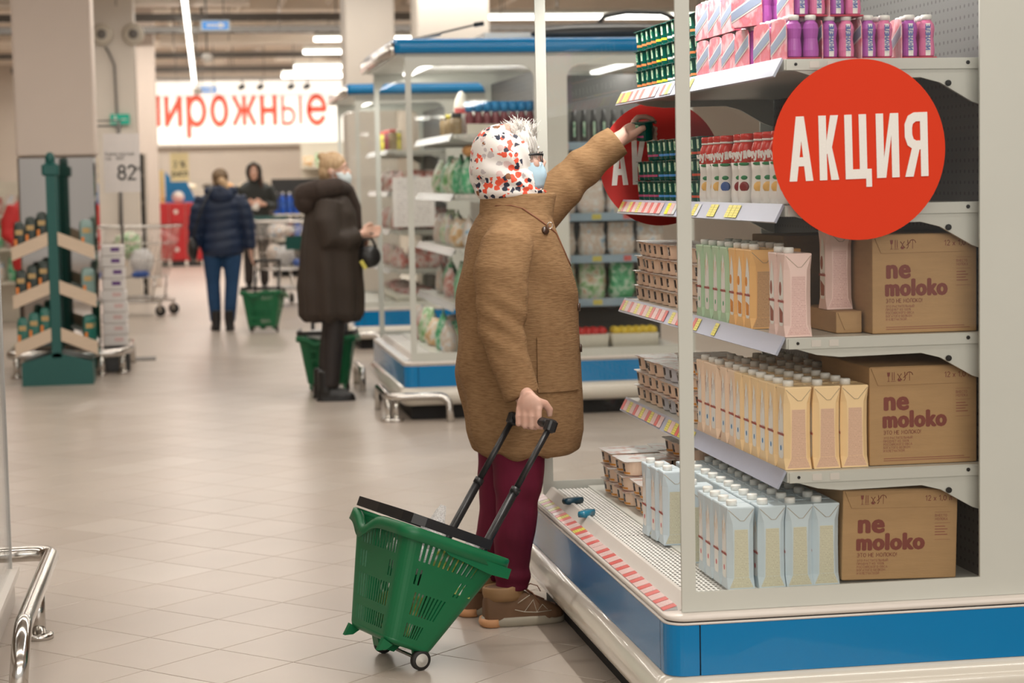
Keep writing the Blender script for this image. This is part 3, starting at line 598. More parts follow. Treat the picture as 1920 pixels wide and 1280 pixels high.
# ================================================================ GROCERIES IN THE FOREGROUND DISPLAY
X1, Y1 = 1.179, 4.66
def ring8(hx, hy, c, z): return [(hx-c, -hy, z), (hx, -hy+c, z), (hx, hy-c, z), (hx-c, hy, z), (-hx+c, hy, z), (-hx, hy-c, z), (-hx, -hy+c, z), (-hx+c, -hy, z)]
mat('cap_white', (.82, .81, .77), .3, var=.02); mat('milk_white', (.93, .91, .87), .35, var=.05, scale=160)
for nm, c in dict(green=(.50, .70, .48), orange=(.95, .56, .22), pink=(.90, .66, .60), peach=(.95, .72, .54), tan=(.97, .71, .40), blue=(.62, .72, .78)).items():
    mat('carton_'+nm, c, .38, var=.03)
for nm, c, k in (('orange', (.72, .44, .22), (.50, .28, .14)), ('pink', (.84, .58, .53), (.60, .33, .30)), ('peach', (.72, .46, .34), (.58, .33, .24)), ('tan', (.80, .53, .38), (.62, .38, .27)), ('blue', (.70, .68, .52), (.50, .46, .34)), ('green', (.45, .50, .30), (.3, .35, .2))):
    lines_mat('print_'+nm, c, k, 46, .45, rough=.4, breakup=30)
mat('fold_shade', (.45, .36, .26), .5); mat('brand_red', (.42, .05, .03), .4); mat('emblem_blue', (.03, .25, .55), .4); mat('emblem_red', (.70, .08, .10), .4); mat('emblem_green', (.05, .38, .16), .4)
mat('fruit_orange', (.82, .30, .04), .4, var=.3, scale=90); mat('fruit_choc', (.35, .10, .07), .4, var=.3, scale=90); mat('oat_gold', (.75, .42, .10), .4)
brand_me = text_mesh('nemoloko', .0135, .0, .95, .0002); brand_me.materials.append(MT['brand_red'])
cap_me = M().lathe([(.0, .0), (.0135, 0), (.0138, .013), (.012, .015), (.0, .0152)], n=14).mesh('cap', 'cap_white')
HX, HY, HB = .0345, .0345, .203
def carton_body(nm):
    b = M(); zs = [(0, .001), (.028, .013), (.10, .015), (.165, .013), (HB, .001)]
    R8 = [ring8(HX, HY, c, z) for z, c in zs]
    for i in range(4):
        for j in range(8):
            a, b2, c, d = R8[i][j], R8[i][(j+1) % 8], R8[i+1][(j+1) % 8], R8[i+1][j]; mi = 0
            b.add([a, b2, c, d], [(0, 1, 2, 3)], mi)
    b.add(R8[0], [tuple(range(7, -1, -1))], 0); b.add([(x*.96, y*.96, z+.003) for x, y, z in R8[4]], [tuple(range(8))], 0)
    b.add(R8[4]+[(x*.96, y*.96, z+.003) for x, y, z in R8[4]], [(i, (i+1) % 8, 8+(i+1) % 8, 8+i) for i in range(8)], 0)
    return b.mesh('carton_body', ['carton_'+nm])
def side_print(nm):
    b = M(); y = -HY-.0004
    for sy in (1,):
        P = [(-.019, .030), (.019, .030), (.017, .150), (-.017, .150)]; Q = [(-.030, .004), (.030, .004), (.019, .0295), (-.019, .0295)]
        for q in (P, Q):
            b.add([(x, y*sy, z) for x, z in (q if sy > 0 else q[::-1])], [(0, 1, 2, 3)], 0, False, [[(0, (q[0][1]-.0)*5), (1, q[0][1]*5), (1, q[2][1]*5), (0, q[2][1]*5)]])
    return b.mesh('side_print', 'print_'+nm)
fold_me = M().tube([(-.032, -HY-.0006, .200), (-.002, -HY-.0008, .172), (.008, -HY-.0008, .172), (.032, -HY-.0006, .200)], .0007, 4).mesh('fold', 'fold_shade')
def splash(kind):
    b = M(); X = -HX-.0003
    def pg(pts, mi, dx=0): b.add([(X-dx, y, z) for y, z in pts], [tuple(range(len(pts)))], mi)
    pg([(-.0185, .034), (-.012, .026), (.012, .026), (.0185, .034), (.019, .10), (.019, .125), (.014, .145), (.008, .168), (.002, .188), (-.008, .170), (-.017, .145), (-.019, .11)][::-1], 0)
    if kind == 'orange': pg([(-.014, .034), (.014, .034), (.016, .070), (-.015, .062)][::-1], 2, .0001); pg([(.010+.011*cos(q), .122+.013*sin(q)) for q in [2*pi*k/14 for k in range(14)]][::-1], 2, .0001)
    elif kind == 'pink': pg([(-.014, .034), (.014, .034), (.016, .074), (-.015, .060)][::-1], 2, .0001); pg([(.006+.010*cos(q), .118+.018*sin(q)) for q in [2*pi*k/14 for k in range(14)]][::-1], 2, .0001)
    else:
        pg([(.006*cos(q), .052+.007*sin(q)) for q in [2*pi*k/12 for k in range(12)]][::-1], 1, .0002)
        for y0, z0 in ((-.010, .165), (.006, .150), (.012, .168)): pg([(y0, z0), (y0+.003, z0-.002), (y0+.006, z0-.030), (y0+.004, z0-.028)], 2, .0002)
    return b.mesh('front_print', ['milk_white', {'green': 'emblem_green', 'blue': 'emblem_red'}.get(kind, 'emblem_blue'), {'orange': 'fruit_orange', 'pink': 'fruit_choc', 'peach': 'fruit_choc'}.get(kind, 'oat_gold')])
CK = {}
def carton_kind(nm, full):
    grp = {'green': 'green oat drink cartons', 'orange': 'orange oat drink cartons', 'pink': 'pink oat drink cartons', 'peach': 'peach oat drink cartons', 'tan': 'yellow beige oat drink cartons', 'blue': 'pale blue oat drink cartons'}[nm]
    def mk():
        t = thing('drink_carton', '', 'carton', group=grp)
        part('carton_body', carton_body(nm) if not CK.get(nm) else CK[nm], None, t); CK.setdefault(nm, t.children[0].data)
        part('cap', cap_me, None, t, 'white screw cap', loc=(-.015, 0, HB+.0025))
        if full:
            part('side_print', side_print(nm), None, t); part('fold', fold_me, None, t); part('front_print', splash(nm), None, t)
            link('lettering', brand_me, t, loc=(-HX-.0009, 0, .084), rot=LEFT)
        return t
    return Kind(mk)
KC = {(n, f): carton_kind(n, f) for n in ('green', 'orange', 'pink', 'peach', 'tan', 'blue') for f in (0, 1)}
def put_c(nm, x, y, z, label, full=1, rz=0): return KC[(nm, full)].put((x, y, z), (0, 0, rz), label)
jit = lambda a: rng.uniform(-a, a)
def ordn(i, n): return 'nearest' if i == 0 else ('farthest' if i == n-1 else ORD[i]+' nearest')
Z3, Z4, ZD = 1.0032, .6722, .3786
for i, y in enumerate((5.295, 5.375, 5.465, 5.55)):
    put_c('green', 1.502, y, Z3, f'green oat drink carton, {ordn(i,4)} in the front row of the middle shelf', 1, jit(.03))
    put_c('green', 1.578, y+.02, Z3, f'green oat drink carton, {ordn(i,4)} in the second row of the middle shelf', 0, jit(.03))
for i, y in enumerate((5.058, 5.132, 5.208)):
    put_c('orange', 1.502, y, Z3, f'orange oat drink carton, {ordn(i,3)} in the front row of the middle shelf', 1, jit(.03))
    put_c('orange', 1.578, y+.03, Z3, f'orange oat drink carton, {ordn(i,3)} in the second row of the middle shelf', 0, jit(.03))
for i, y in enumerate((4.768, 4.845)):
    put_c('pink', 1.504, y, Z3, ('nearer' if i == 0 else 'farther')+' of the two pink oat drink cartons at the near end of the middle shelf', 1, jit(.02))
for c in range(4):
    for r in range(11):
        y = 4.772+.0755*r+(.02 if r > 7 else 0); nm = 'tan' if r < 6 else 'peach'
        colr = 'yellow beige' if nm == 'tan' else 'peach'
        if c == 3 and r < 1: continue
        x = (1.500, 1.5745, 1.649, 1.724)[c]
        if c == 3 and r < 6: continue
        put_c(nm, x+jit(.002), y+jit(.003), Z4, f'{colr} oat drink carton on the fourth shelf, {ordn(r,11)} one in the {["front","second","third","rearmost"][c]} line', 1 if (c == 0 or r == 0) else 0, jit(.03))
fr = (4.772, 4.847, 4.922, 4.997, 5.13, 5.40, 5.475, 5.56)
for r, y in enumerate(fr):
    put_c('blue', (1.353, 1.353, 1.352, 1.353, 1.345, 1.345, 1.34, 1.335)[r], y, ZD, f'pale blue oat drink carton on the bottom deck, {ordn(r,8)} one in the front line', 1, jit(.03))
for c in range(3):
    for r in range(11):
        put_c('blue', (1.430, 1.505, 1.5735)[c]+jit(.002), 4.772+.0765*r+jit(.003), ZD, f'pale blue oat drink carton on the bottom deck, {ordn(r,11)} one in the {["second","third","rearmost"][c]} line', 1 if r == 0 else 0, jit(.03))
# ---- cardboard boxes
mat('kraft', (.46, .28, .13), .75, var=.10, scale=14, bump=.2, bscale=40, stretch=(1, 1, 5)); mat('box_print', (.21, .045, .03), .6); mat('box_print_soft', (.32, .12, .07), .6)
lines_mat('box_lines', (.42, .26, .12), (.30, .12, .07), 6, .5, rough=.75, breakup=14)
TX = dict(ne=text_mesh('ne', .066, .0034, .98, .0003, 'LEFT', 1.06), mo=text_mesh('moloko', .057, .0034, .86, .0003, 'LEFT', 1.1), et=drawn_text('ЭТО НЕ МОЛОКО!', .0092, .14), tw=drawn_text('12 x 1,0 л', .0125, .14, align='RIGHT'),
          s1=drawn_text('ЭТО РАСТИТЕЛЬНЫЙ\nПРОДУКТ ИЗ 100%\nРОССИЙСКОГО ОВСА\nБОГАТОГО БЕЛКОМ\nИ КЛЕТЧАТКОЙ', .0054, .16, .3), vm=drawn_text('ВМЕСТО\nМОЛОКА', .006, .16))
def kraft_box(name, label, x0, x1, y0, y1, z0, z1, roll=0, printed=True):
    t = thing('cardboard_box', label, 'box', (x0, y0, z0), (0, roll, 0), 'printed cardboard boxes behind the cartons' if printed else None)
    w, h = x1-x0, z1-z0
    part('box_body', M().rbox(0, w, 0, y1-y0, 0, h, .002), 'kraft', t)
    part('flap', M().poly([(.004, h-.003), (w-.004, h-.003), (w-.03, h-.046), (.022, h-.046)], -.003, -.0002, ax='y'), 'kraft', t, 'overlapping top flap')
    if printed:
        y = -.0006; k = w/.28
        for q, x, z, mt in (('ne', .036, h-.108, 'box_print'), ('mo', .034, h-.152, 'box_print'), ('et', .036, h-.170, 'box_print'), ('s1', .036, h-.182, 'box_print_soft'), ('vm', .225, h-.072, 'box_print_soft')):
            lettering(TX[q], mt, t, (x*k, y, z), FRONT).scale = (k, 1, 1)
        lettering(TX['tw'], 'box_print', t, (w-.018, -.0034, h-.030), FRONT)
        ic = M()
        ic.poly([(.045, h-.014), (.053, h-.014), (.0515, h-.024), (.0465, h-.024)], -.004, -.0031, ax='y'); ic.box(.0485, .0495, -.004, -.0031, h-.036, h-.024); ic.box(.046, .052, -.004, -.0031, h-.037, h-.036)
        for q in (.058, .063): ic.box(q, q+.0015, -.004, -.0031, h-.034, h-.014)
        ic.box(.056, .067, -.004, -.0031, h-.037, h-.036)
        ic.tube([(.072, -.0035, h-.018), (.078, -.0035, h-.026), (.073, -.0035, h-.034)], .0009, 4); ic.tube([(.083, -.0035, h-.018), (.077, -.0035, h-.026), (.084, -.0035, h-.034)], .0009, 4); ic.box(.074, .081, -.004, -.0031, h-.037, h-.031)
        ic.tube([(.091, -.0035, h-.014), (.093, -.0035, h-.03), (.089, -.0035, h-.036)], .0009, 4); ic.tube([(.088, -.0035, h-.028), (.098, -.0035, h-.02)], .0009, 4)
        ic.tube([(.104+.008*cos(q), -.0035, h-.022+.008*sin(q)) for q in [pi*k_/6 for k_ in range(7)]], .0009, 4); ic.box(.1035, .1045, -.004, -.0031, h-.036, h-.014)
        part('handling_marks', ic, 'box_print', t)
        ln_ = M()
        for q in range(9):
            if q == 5: continue
            ww = (.22, .235, .15, .23, .17, 0, .13, .21, .16)[q]*k; zz = h-.232-.0052*q
            if zz > .006: ln_.box(.036*k, .036*k+ww-.01, -.0006, -.0001, zz, zz+.0018)
        part('fine_print', ln_, 'box_print_soft', t)
        l2 = M()
        for q in (.060, .088, .130): l2.box(.224*k, .262*k, -.0006, -.0001, h-q-.0008, h-q)
        for q in range(4): l2.box(.225*k, (.25+.006*(q % 2))*k, -.0006, -.0001, h-.098-.007*q, h-.0955-.007*q)
        part('side_note', l2, 'box_print_soft', t)
    return t
kraft_box('b', 'printed cardboard box at the near end of the middle shelf', 1.698, 1.972, 4.745, 5.12, Z3, 1.250)
kraft_box('b', 'printed cardboard box beside beige cartons on the fourth shelf', 1.689, 1.972, 4.745, 5.12, Z4, .920)
kraft_box('b', 'slightly tilted printed cardboard box on the bottom deck', 1.613, 1.915, 4.742, 5.10, ZD+.008, .615, RD(1.4))
kraft_box('b', 'plain cardboard box in the gloom behind the pink cartons', 1.64, 1.93, 5.30, 5.60, Z3, 1.235, 0, False)
kraft_box('b', 'low torn cardboard tray left of the printed box on the middle shelf', 1.622, 1.690, 4.80, 5.10, Z3, 1.058, 0, False)
put_c('pink', 1.655, 4.90, 1.0592, 'single pink oat drink carton standing in the torn cardboard tray', 1)
kraft_box('b', 'plain cardboard box behind the beige cartons on the fourth shelf', 1.79, 1.96, 5.20, 5.55, Z4, .90, 0, False)
# ---- yogurt packs
def cup_mesh(nm, r0, r1, h, mats, za, zb, half, stripe=None):
    b = M(); n = 24; zs = sorted({0, .003, za, zb, h}|(set(stripe) if stripe else set())); b_r = lambda z: (r0*.9 if z == 0 else r0+(r1-r0)*(z/h)**.7)
    R = [[(b_r(z)*cos(2*pi*(k+.5)/n), b_r(z)*sin(2*pi*(k+.5)/n), z) for k in range(n)] for z in zs]
    for i in range(len(zs)-1):
        for j in range(n):
            a = 2*pi*(j+1)/n; d = abs((a-pi+pi) % (2*pi)-pi); mi = 0
            if za <= zs[i] and zs[i+1] <= zb and d < half: mi = 1
            if stripe and stripe[0] <= zs[i] and zs[i+1] <= stripe[1] and d < half*2.3: mi = 2
            b.add([R[i][j], R[i][(j+1) % n], R[i+1][(j+1) % n], R[i+1][j]], [(0, 1, 2, 3)], mi, True)
    b.add(R[0], [tuple(range(n-1, -1, -1))]); return b.mesh('cup', mats)
mat('beige_cup', (.88, .66, .50), .35, var=.04); noise_mix('black_label', [(0, (.02, .012, .012)), (.55, (.03, .015, .012)), (.62, (.6, .55, .5)), (1, (.1, .05, .03))], 60, .4)
mat('grey_cup', (.62, .62, .66), .35); mat('green_cup', (.0, .075, .055), .25, var=.15, scale=80); noise_mix('green_label', [(0, (.45, .7, .5)), (.5, (.55, .75, .55)), (.6, (.05, .3, .16)), (1, (.0, .12, .08))], 70, .35)
noise_mix('foil', [(0, (.55, .53, .52)), (.5, (.66, .64, .62)), (.62, (.5, .3, .25)), (1, (.6, .6, .62))], 22, .25); mat('green_foil', (.01, .13, .11), .25, var=.3, scale=30); mat('amber_print', (.75, .30, .03), .4); mat('clear_edge', (.70, .68, .66), .3)
for nm, c in dict(o=(.85, .25, .08), w=(.75, .78, .8), b=(.08, .30, .70), y=(.85, .75, .05), r=(.70, .10, .05), k=(.45, .08, .2)).items(): mat('stripe_'+nm, c, .4)
def pack_kind(nm, cup, pitch, h, foil, grp):
    def mk():
        t = thing('yogurt_pack', '', 'yogurt', group=grp)
        for sx in (-.5, .5):
            for sy in (-.5, .5): part('cup', cup, None, t, loc=(sx*pitch, sy*pitch, 0))
        w = pitch*.995; lid = M(); lid.rings([rrect(-w, w, -w, w, .012, 3, z) for z in (h, h+.0016)], 0, True, smooth=False)
        ch = M(); ch.box(-.001, .001, -w, w, h+.0016, h+.0019); part('foil_lid', lid, foil, t); return t
    return Kind(mk)
BP, BH = .084, .0455
beige = cup_mesh('beige', .031, .038, BH, ['beige_cup', 'black_label'], .013, .039, .45)
beige_o = cup_mesh('beige', .031, .038, BH, ['beige_cup', 'black_label', 'amber_print'], .013, .039, .45, (.006, .012))
greyc = cup_mesh('grey', .031, .038, BH, ['grey_cup', 'black_label'], .013, .039, .45)
gb = 'beige dessert four-packs'; gg = 'dark green yogurt four-packs'
KB = pack_kind('b', beige, BP, BH, 'foil', gb); KO = pack_kind('o', beige_o, BP, BH, 'foil', gb); KG = pack_kind('g', greyc, BP, BH, 'foil', gb)
GP, GH = .0665, .0605
KGR = {k: pack_kind(k, cup_mesh('green', .026, .031, GH, ['green_cup', 'green_label', 'stripe_'+k], .028, .054, .45, (.012, .019)), GP, GH, 'green_foil', gg) for k in 'owbyrk'}
for i in range(6):
    y = 5.648+.136*i
    for l in range(3):
        lay = ('bottom', 'middle', 'top')[l]
        KGR['rowyoo'[i] if i else 'o'].put((1.545+jit(.002), y+jit(.003), 1.6835+.0632*l), (0, 0, jit(.02)), f'dark green yogurt four-pack, {lay} in {ordn(i,6)} stack of the top shelf')
        if l == 2 and i == 5: continue
        KGR['rybbkk'[i]].put((1.545+jit(.002), y+jit(.003), 1.3295+.0632*l), (0, 0, jit(.02)), f'dark green yogurt four-pack, {lay} in {ordn(i,6)} stack of the second shelf')
for i in range(5):
    y = 5.705+.172*i
    if y > 6.42: break
    for l in range(4):
        lay = ('bottom', 'second', 'third', 'top')[l]; dx = jit(.008) if l > 1 else 0
        KB.put((1.565+dx+(.01 if l == 3 else 0), y+jit(.006)+(0 if l < 2 else .01), Z3+.0482*l), (0, 0, jit(.05)*l/2), f'beige dessert four-pack, {lay} in {ordn(i,5)} stack of the middle shelf')
        if l < 3 or i < 2:
            (KO if i == 0 else KG if i == 2 and l != 1 or (i == 1 and l > 1) else KB).put((1.565+dx, y+jit(.006), Z4+.0482*l), (0, 0, jit(.05)*l/2), f'beige dessert four-pack, {lay} in {ordn(i,5)} stack of the fourth shelf')
for i, (x, y, n) in enumerate(((1.44, 5.93, 2), (1.425, 6.11, 3), (1.42, 6.30, 3), (1.60, 5.80, 3), (1.60, 5.98, 4), (1.60, 6.16, 4), (1.595, 6.34, 3), (1.42, 5.72, 0))):
    for l in range(n):
        KO.put((x+jit(.01), y+jit(.008), ZD+.0482*l), (0, 0, jit(.08)), f'beige dessert four-pack on the bottom deck, {("bottom","second","third","top")[l]} in stack {["nearest in front","middle in front","farthest in front","nearest behind","second behind","third behind","farthest behind",""][i]}')
# ---- red and white drinking yogurt bottles
mat('bottle_red', (.66, .035, .02), .25, var=.08); mat('bottle_white', (.84, .80, .76), .3, var=.03); mat('cherry', (.25, .02, .02), .3, var=.3, scale=60); mat('blueberry', (.06, .12, .35), .3, var=.3, scale=60); mat('peach_print', (.85, .50, .15), .35, var=.2, scale=60); mat('leaf_green', (.03, .22, .08), .4)
ch_me = drawn_text('чудо', .0215, .24, .22, .8, 'CENTER'); ch_me.materials.append(MT['white_print'])
def bottle_kind(fruit):
    def mk():
        t = thing('yogurt_bottle', '', 'bottle', group='red and white drinking yogurt bottles')
        P = [(.020, 0), (.0265, .004), (.028, .02), (.0255, .055), (.0245, .085), (.027, .11), (.027, .135), (.022, .155), (.0185, .163)]
        b = M(); b.lathe(P[:6], n=20, mi=0); b.lathe([(.0272, .110)]+P[6:], n=20, mi=1); b.lathe([(.0248, .0985), (.0272, .1105)], n=20, mi=1); part('bottle_body', b, ['bottle_white', 'bottle_red'], t)
        part('cap', M().lathe([(.0, .163), (.0205, .163), (.0205, .168), (.0, .168)], n=18, mi=0), 'bottle_white', t); part('cap', M().lathe([(0, .168), (.020, .168), (.0205, .183), (.018, .185), (0, .185)], n=20), 'bottle_red', t, 'red screw cap')
        a = RD(-118)
        link('lettering', ch_me, t, loc=(.0285*cos(a), .0285*sin(a), .122), rot=(pi/2, RD(-8), a+pi/2))
        f = M(); c = Vector((.0245*cos(a), .0245*sin(a), .045)); rm = Matrix.Rotation(a, 3, 'Z'); f.ell(c, (.004, .014, .014), 12, 8, 0, rm); f.ell(c+Vector((0, 0, .024)), (.0035, .010, .006), 10, 6, 1, rm)
        part('fruit_print', f, [fruit, 'leaf_green'], t); g_ = M(); g_.ell(Vector((.0245*cos(a), .0245*sin(a), .105)), (.004, .016, .005), 10, 6, 0, rm); part('banner', g_, 'leaf_green', t)
        return t
    return Kind(mk)
KD = {f: bottle_kind(f) for f in ('cherry', 'blueberry', 'peach_print')}
nb = 0
for X, ys in ((1.497, (4.80, 4.865, 4.95, 5.01, 5.14, 5.205, 5.345, 5.41, 5.475, 5.54)), (1.56, (4.82, 4.89, 4.97, 5.16, 5.36, 5.43, 5.50, 5.57))):
    for i, y in enumerate(ys):
        f = ('peach_print', 'peach_print', 'peach_print', 'peach_print', 'cherry', 'cherry', 'blueberry', 'peach_print', 'peach_print', 'peach_print', 'peach_print')[i]
        KD[f].put((X+jit(.003), y, 1.3285), (0, 0, jit(.25)), f'red capped white yogurt bottle on the second shelf, {ordn(i,len(ys))} in the {"front" if X < 1.52 else "back"} row')
# ---- pink six-packs of small bottles
mat('purple_bottle', (.42, .10, .42), .25, var=.08); mat('pink_bottle', (.72, .20, .38), .25, var=.08); mat('deep_blue', (.05, .09, .35), .4); noise_mix('sleeve_pink', [(0, (.80, .62, .66)), (.42, (.78, .45, .50)), (.55, (.72, .18, .22)), (1, (.75, .35, .50))], 26, .4); mat('stripe_grey', (.30, .36, .50), .4); mat('shrink_red', (.55, .06, .10), .4)
im_me = drawn_text('ИМУНЕЛЕ', .0105, .22, .26, 1, 'CENTER'); im_me.materials.append(MT['deep_blue'])
def small_bottle(col, lab):
    b = M(); P = [(.015, 0), (.0195, .003), (.0205, .018), (.0188, .035), (.0172, .046), (.0190, .058), (.0205, .070), (.0175, .082), (.012, .089), (.0115, .092)]; n = 20
    for i in range(len(P)-1):
        for j in range(n):
            a = 2*pi*(j+.5)/n-1.5*pi; d = abs((a+pi) % (2*pi)-pi); mi = 1 if lab and .003 < P[i][0] and 1 <= i <= 6 and d < .42 else 0
            q = [(P[i][0]*cos(2*pi*j/n), P[i][0]*sin(2*pi*j/n), P[i][1]), (P[i][0]*cos(2*pi*(j+1)/n), P[i][0]*sin(2*pi*(j+1)/n), P[i][1]), (P[i+1][0]*cos(2*pi*(j+1)/n), P[i+1][0]*sin(2*pi*(j+1)/n), P[i+1][1]), (P[i+1][0]*cos(2*pi*j/n), P[i+1][0]*sin(2*pi*j/n), P[i+1][1])]
            b.add(q, [(0, 1, 2, 3)], mi, True)
    b.lathe([(0, .091), (.0135, .091), (.0140, .102), (.012, .1035), (0, .1035)], n=14, mi=2); return b.mesh('bottle', [col, 'white_print', 'cap_white'])
sbp, sbq, sbr = small_bottle('purple_bottle', False), small_bottle('pink_bottle', True), small_bottle('purple_bottle', True)
def six(kind):
    def mk():
        t = thing('bottle_sixpack', '', 'bottle pack', group='pink six-packs of small drinking yogurt bottles')
        part('tray', M().rbox(-.001, .087, -.001, .131, 0, .004, .002), 'shrink_red', t)
        for i in range(2):
            for j in range(3):
                part('bottle', (sbq if (i+kind) % 2 == 0 else sbr) if kind else sbp, None, t, loc=(.0215+.043*i, .0215+.0435*j, .004), rot=(0, 0, 0 if j == 0 else jit(.5)))
            if kind: link('lettering', im_me, t, loc=(.0215+.043*i+.004, -.0012, .052), rot=(pi/2, -pi/2, 0))
        s = M(); s.poly([(-.001, 0), (.131, 0), (.131, .082), (.124, .098), (.085, .101), (.04, .1), (.008, .095), (-.001, .08)], -.0035, -.0012, ax='x'); part('sleeve', s, 'sleeve_pink', t, 'pink printed card sleeve front')
        d = M(); d.poly([(.131, .012), (.131, .042), (-.001, .086), (-.001, .052)][::-1], -.0041, -.0036, ax='x', mi=0); part('band', d, 'white_print', t)
        d = M(); d.poly([(.131, .016), (.131, .038), (-.001, .082), (-.001, .057)][::-1], -.0046, -.0042, ax='x', mi=0); part('band', d, 'stripe_grey', t)
        return t
    return Kind(mk)
K6 = [six(0), six(1)]
for i in range(6):
    y = (4.722, 4.860, 5.045, 5.177, 5.309, 5.441, 0)[i]-.005; 
    K6[0].put((1.475, y, 1.6825), (0, 0, jit(.03)), f'pink bottle six-pack, {ordn(i,6)} along the front of the top shelf')
for i, (x, rz) in enumerate(((1.572, 0), (1.672, .02), (1.775, -.12))):
    K6[1].put((x, 4.735, 1.6825), (0, 0, rz), ('left', 'middle', 'right')[i]+' one of the three pink bottle six-packs standing end-on behind the round sign')
for i, (x, y) in enumerate(((1.475, 5.18), (1.475, 5.311), (1.475, 5.443))):
    K6[0].put((x, y, 1.787), (0, 0, jit(.03)), f'pink bottle six-pack in the upper layer beside green yogurt, {ordn(i,3)}')
for i, (x, y) in enumerate(((1.50, 4.74), (1.592, 4.74))):
    K6[1].put((x, y, 1.787), (0, 0, jit(.03)), ('left' if i == 0 else 'right')+' one of the two upper pink six-packs at the near end of the top shelf')
K6[0].put((1.492, 4.98, 1.787), (0, 0, .35), 'turned purple bottle six-pack in the upper layer, between the pink ones')
# small things on the front ledge
mat('dark_teal', (.01, .05, .08), .3); mat('teal_blue', (.02, .2, .32), .25)
for x, y, rz, mt, lab in ((1.212, 6.18, .5, 'dark_teal', 'small dark teal wrapper lying on the front grille'), (1.205, 5.93, .9, 'teal_blue', 'small shiny blue wrapper lying on the front grille')):
    b = M(); b.rings([[(sx*(.034-.004*abs(k)), sy*.013, .0+.018*(z)) for sx, sy in ((-1, -1), (1, -1), (1, 1), (-1, 1))] for k, z in ((1, 0), (0, .4), (0, .7), (1, 1))], 0, True)
    single('wrapper', b, mt, lab, 'wrapper', (x, y, .3745), (.0, .0, rz))
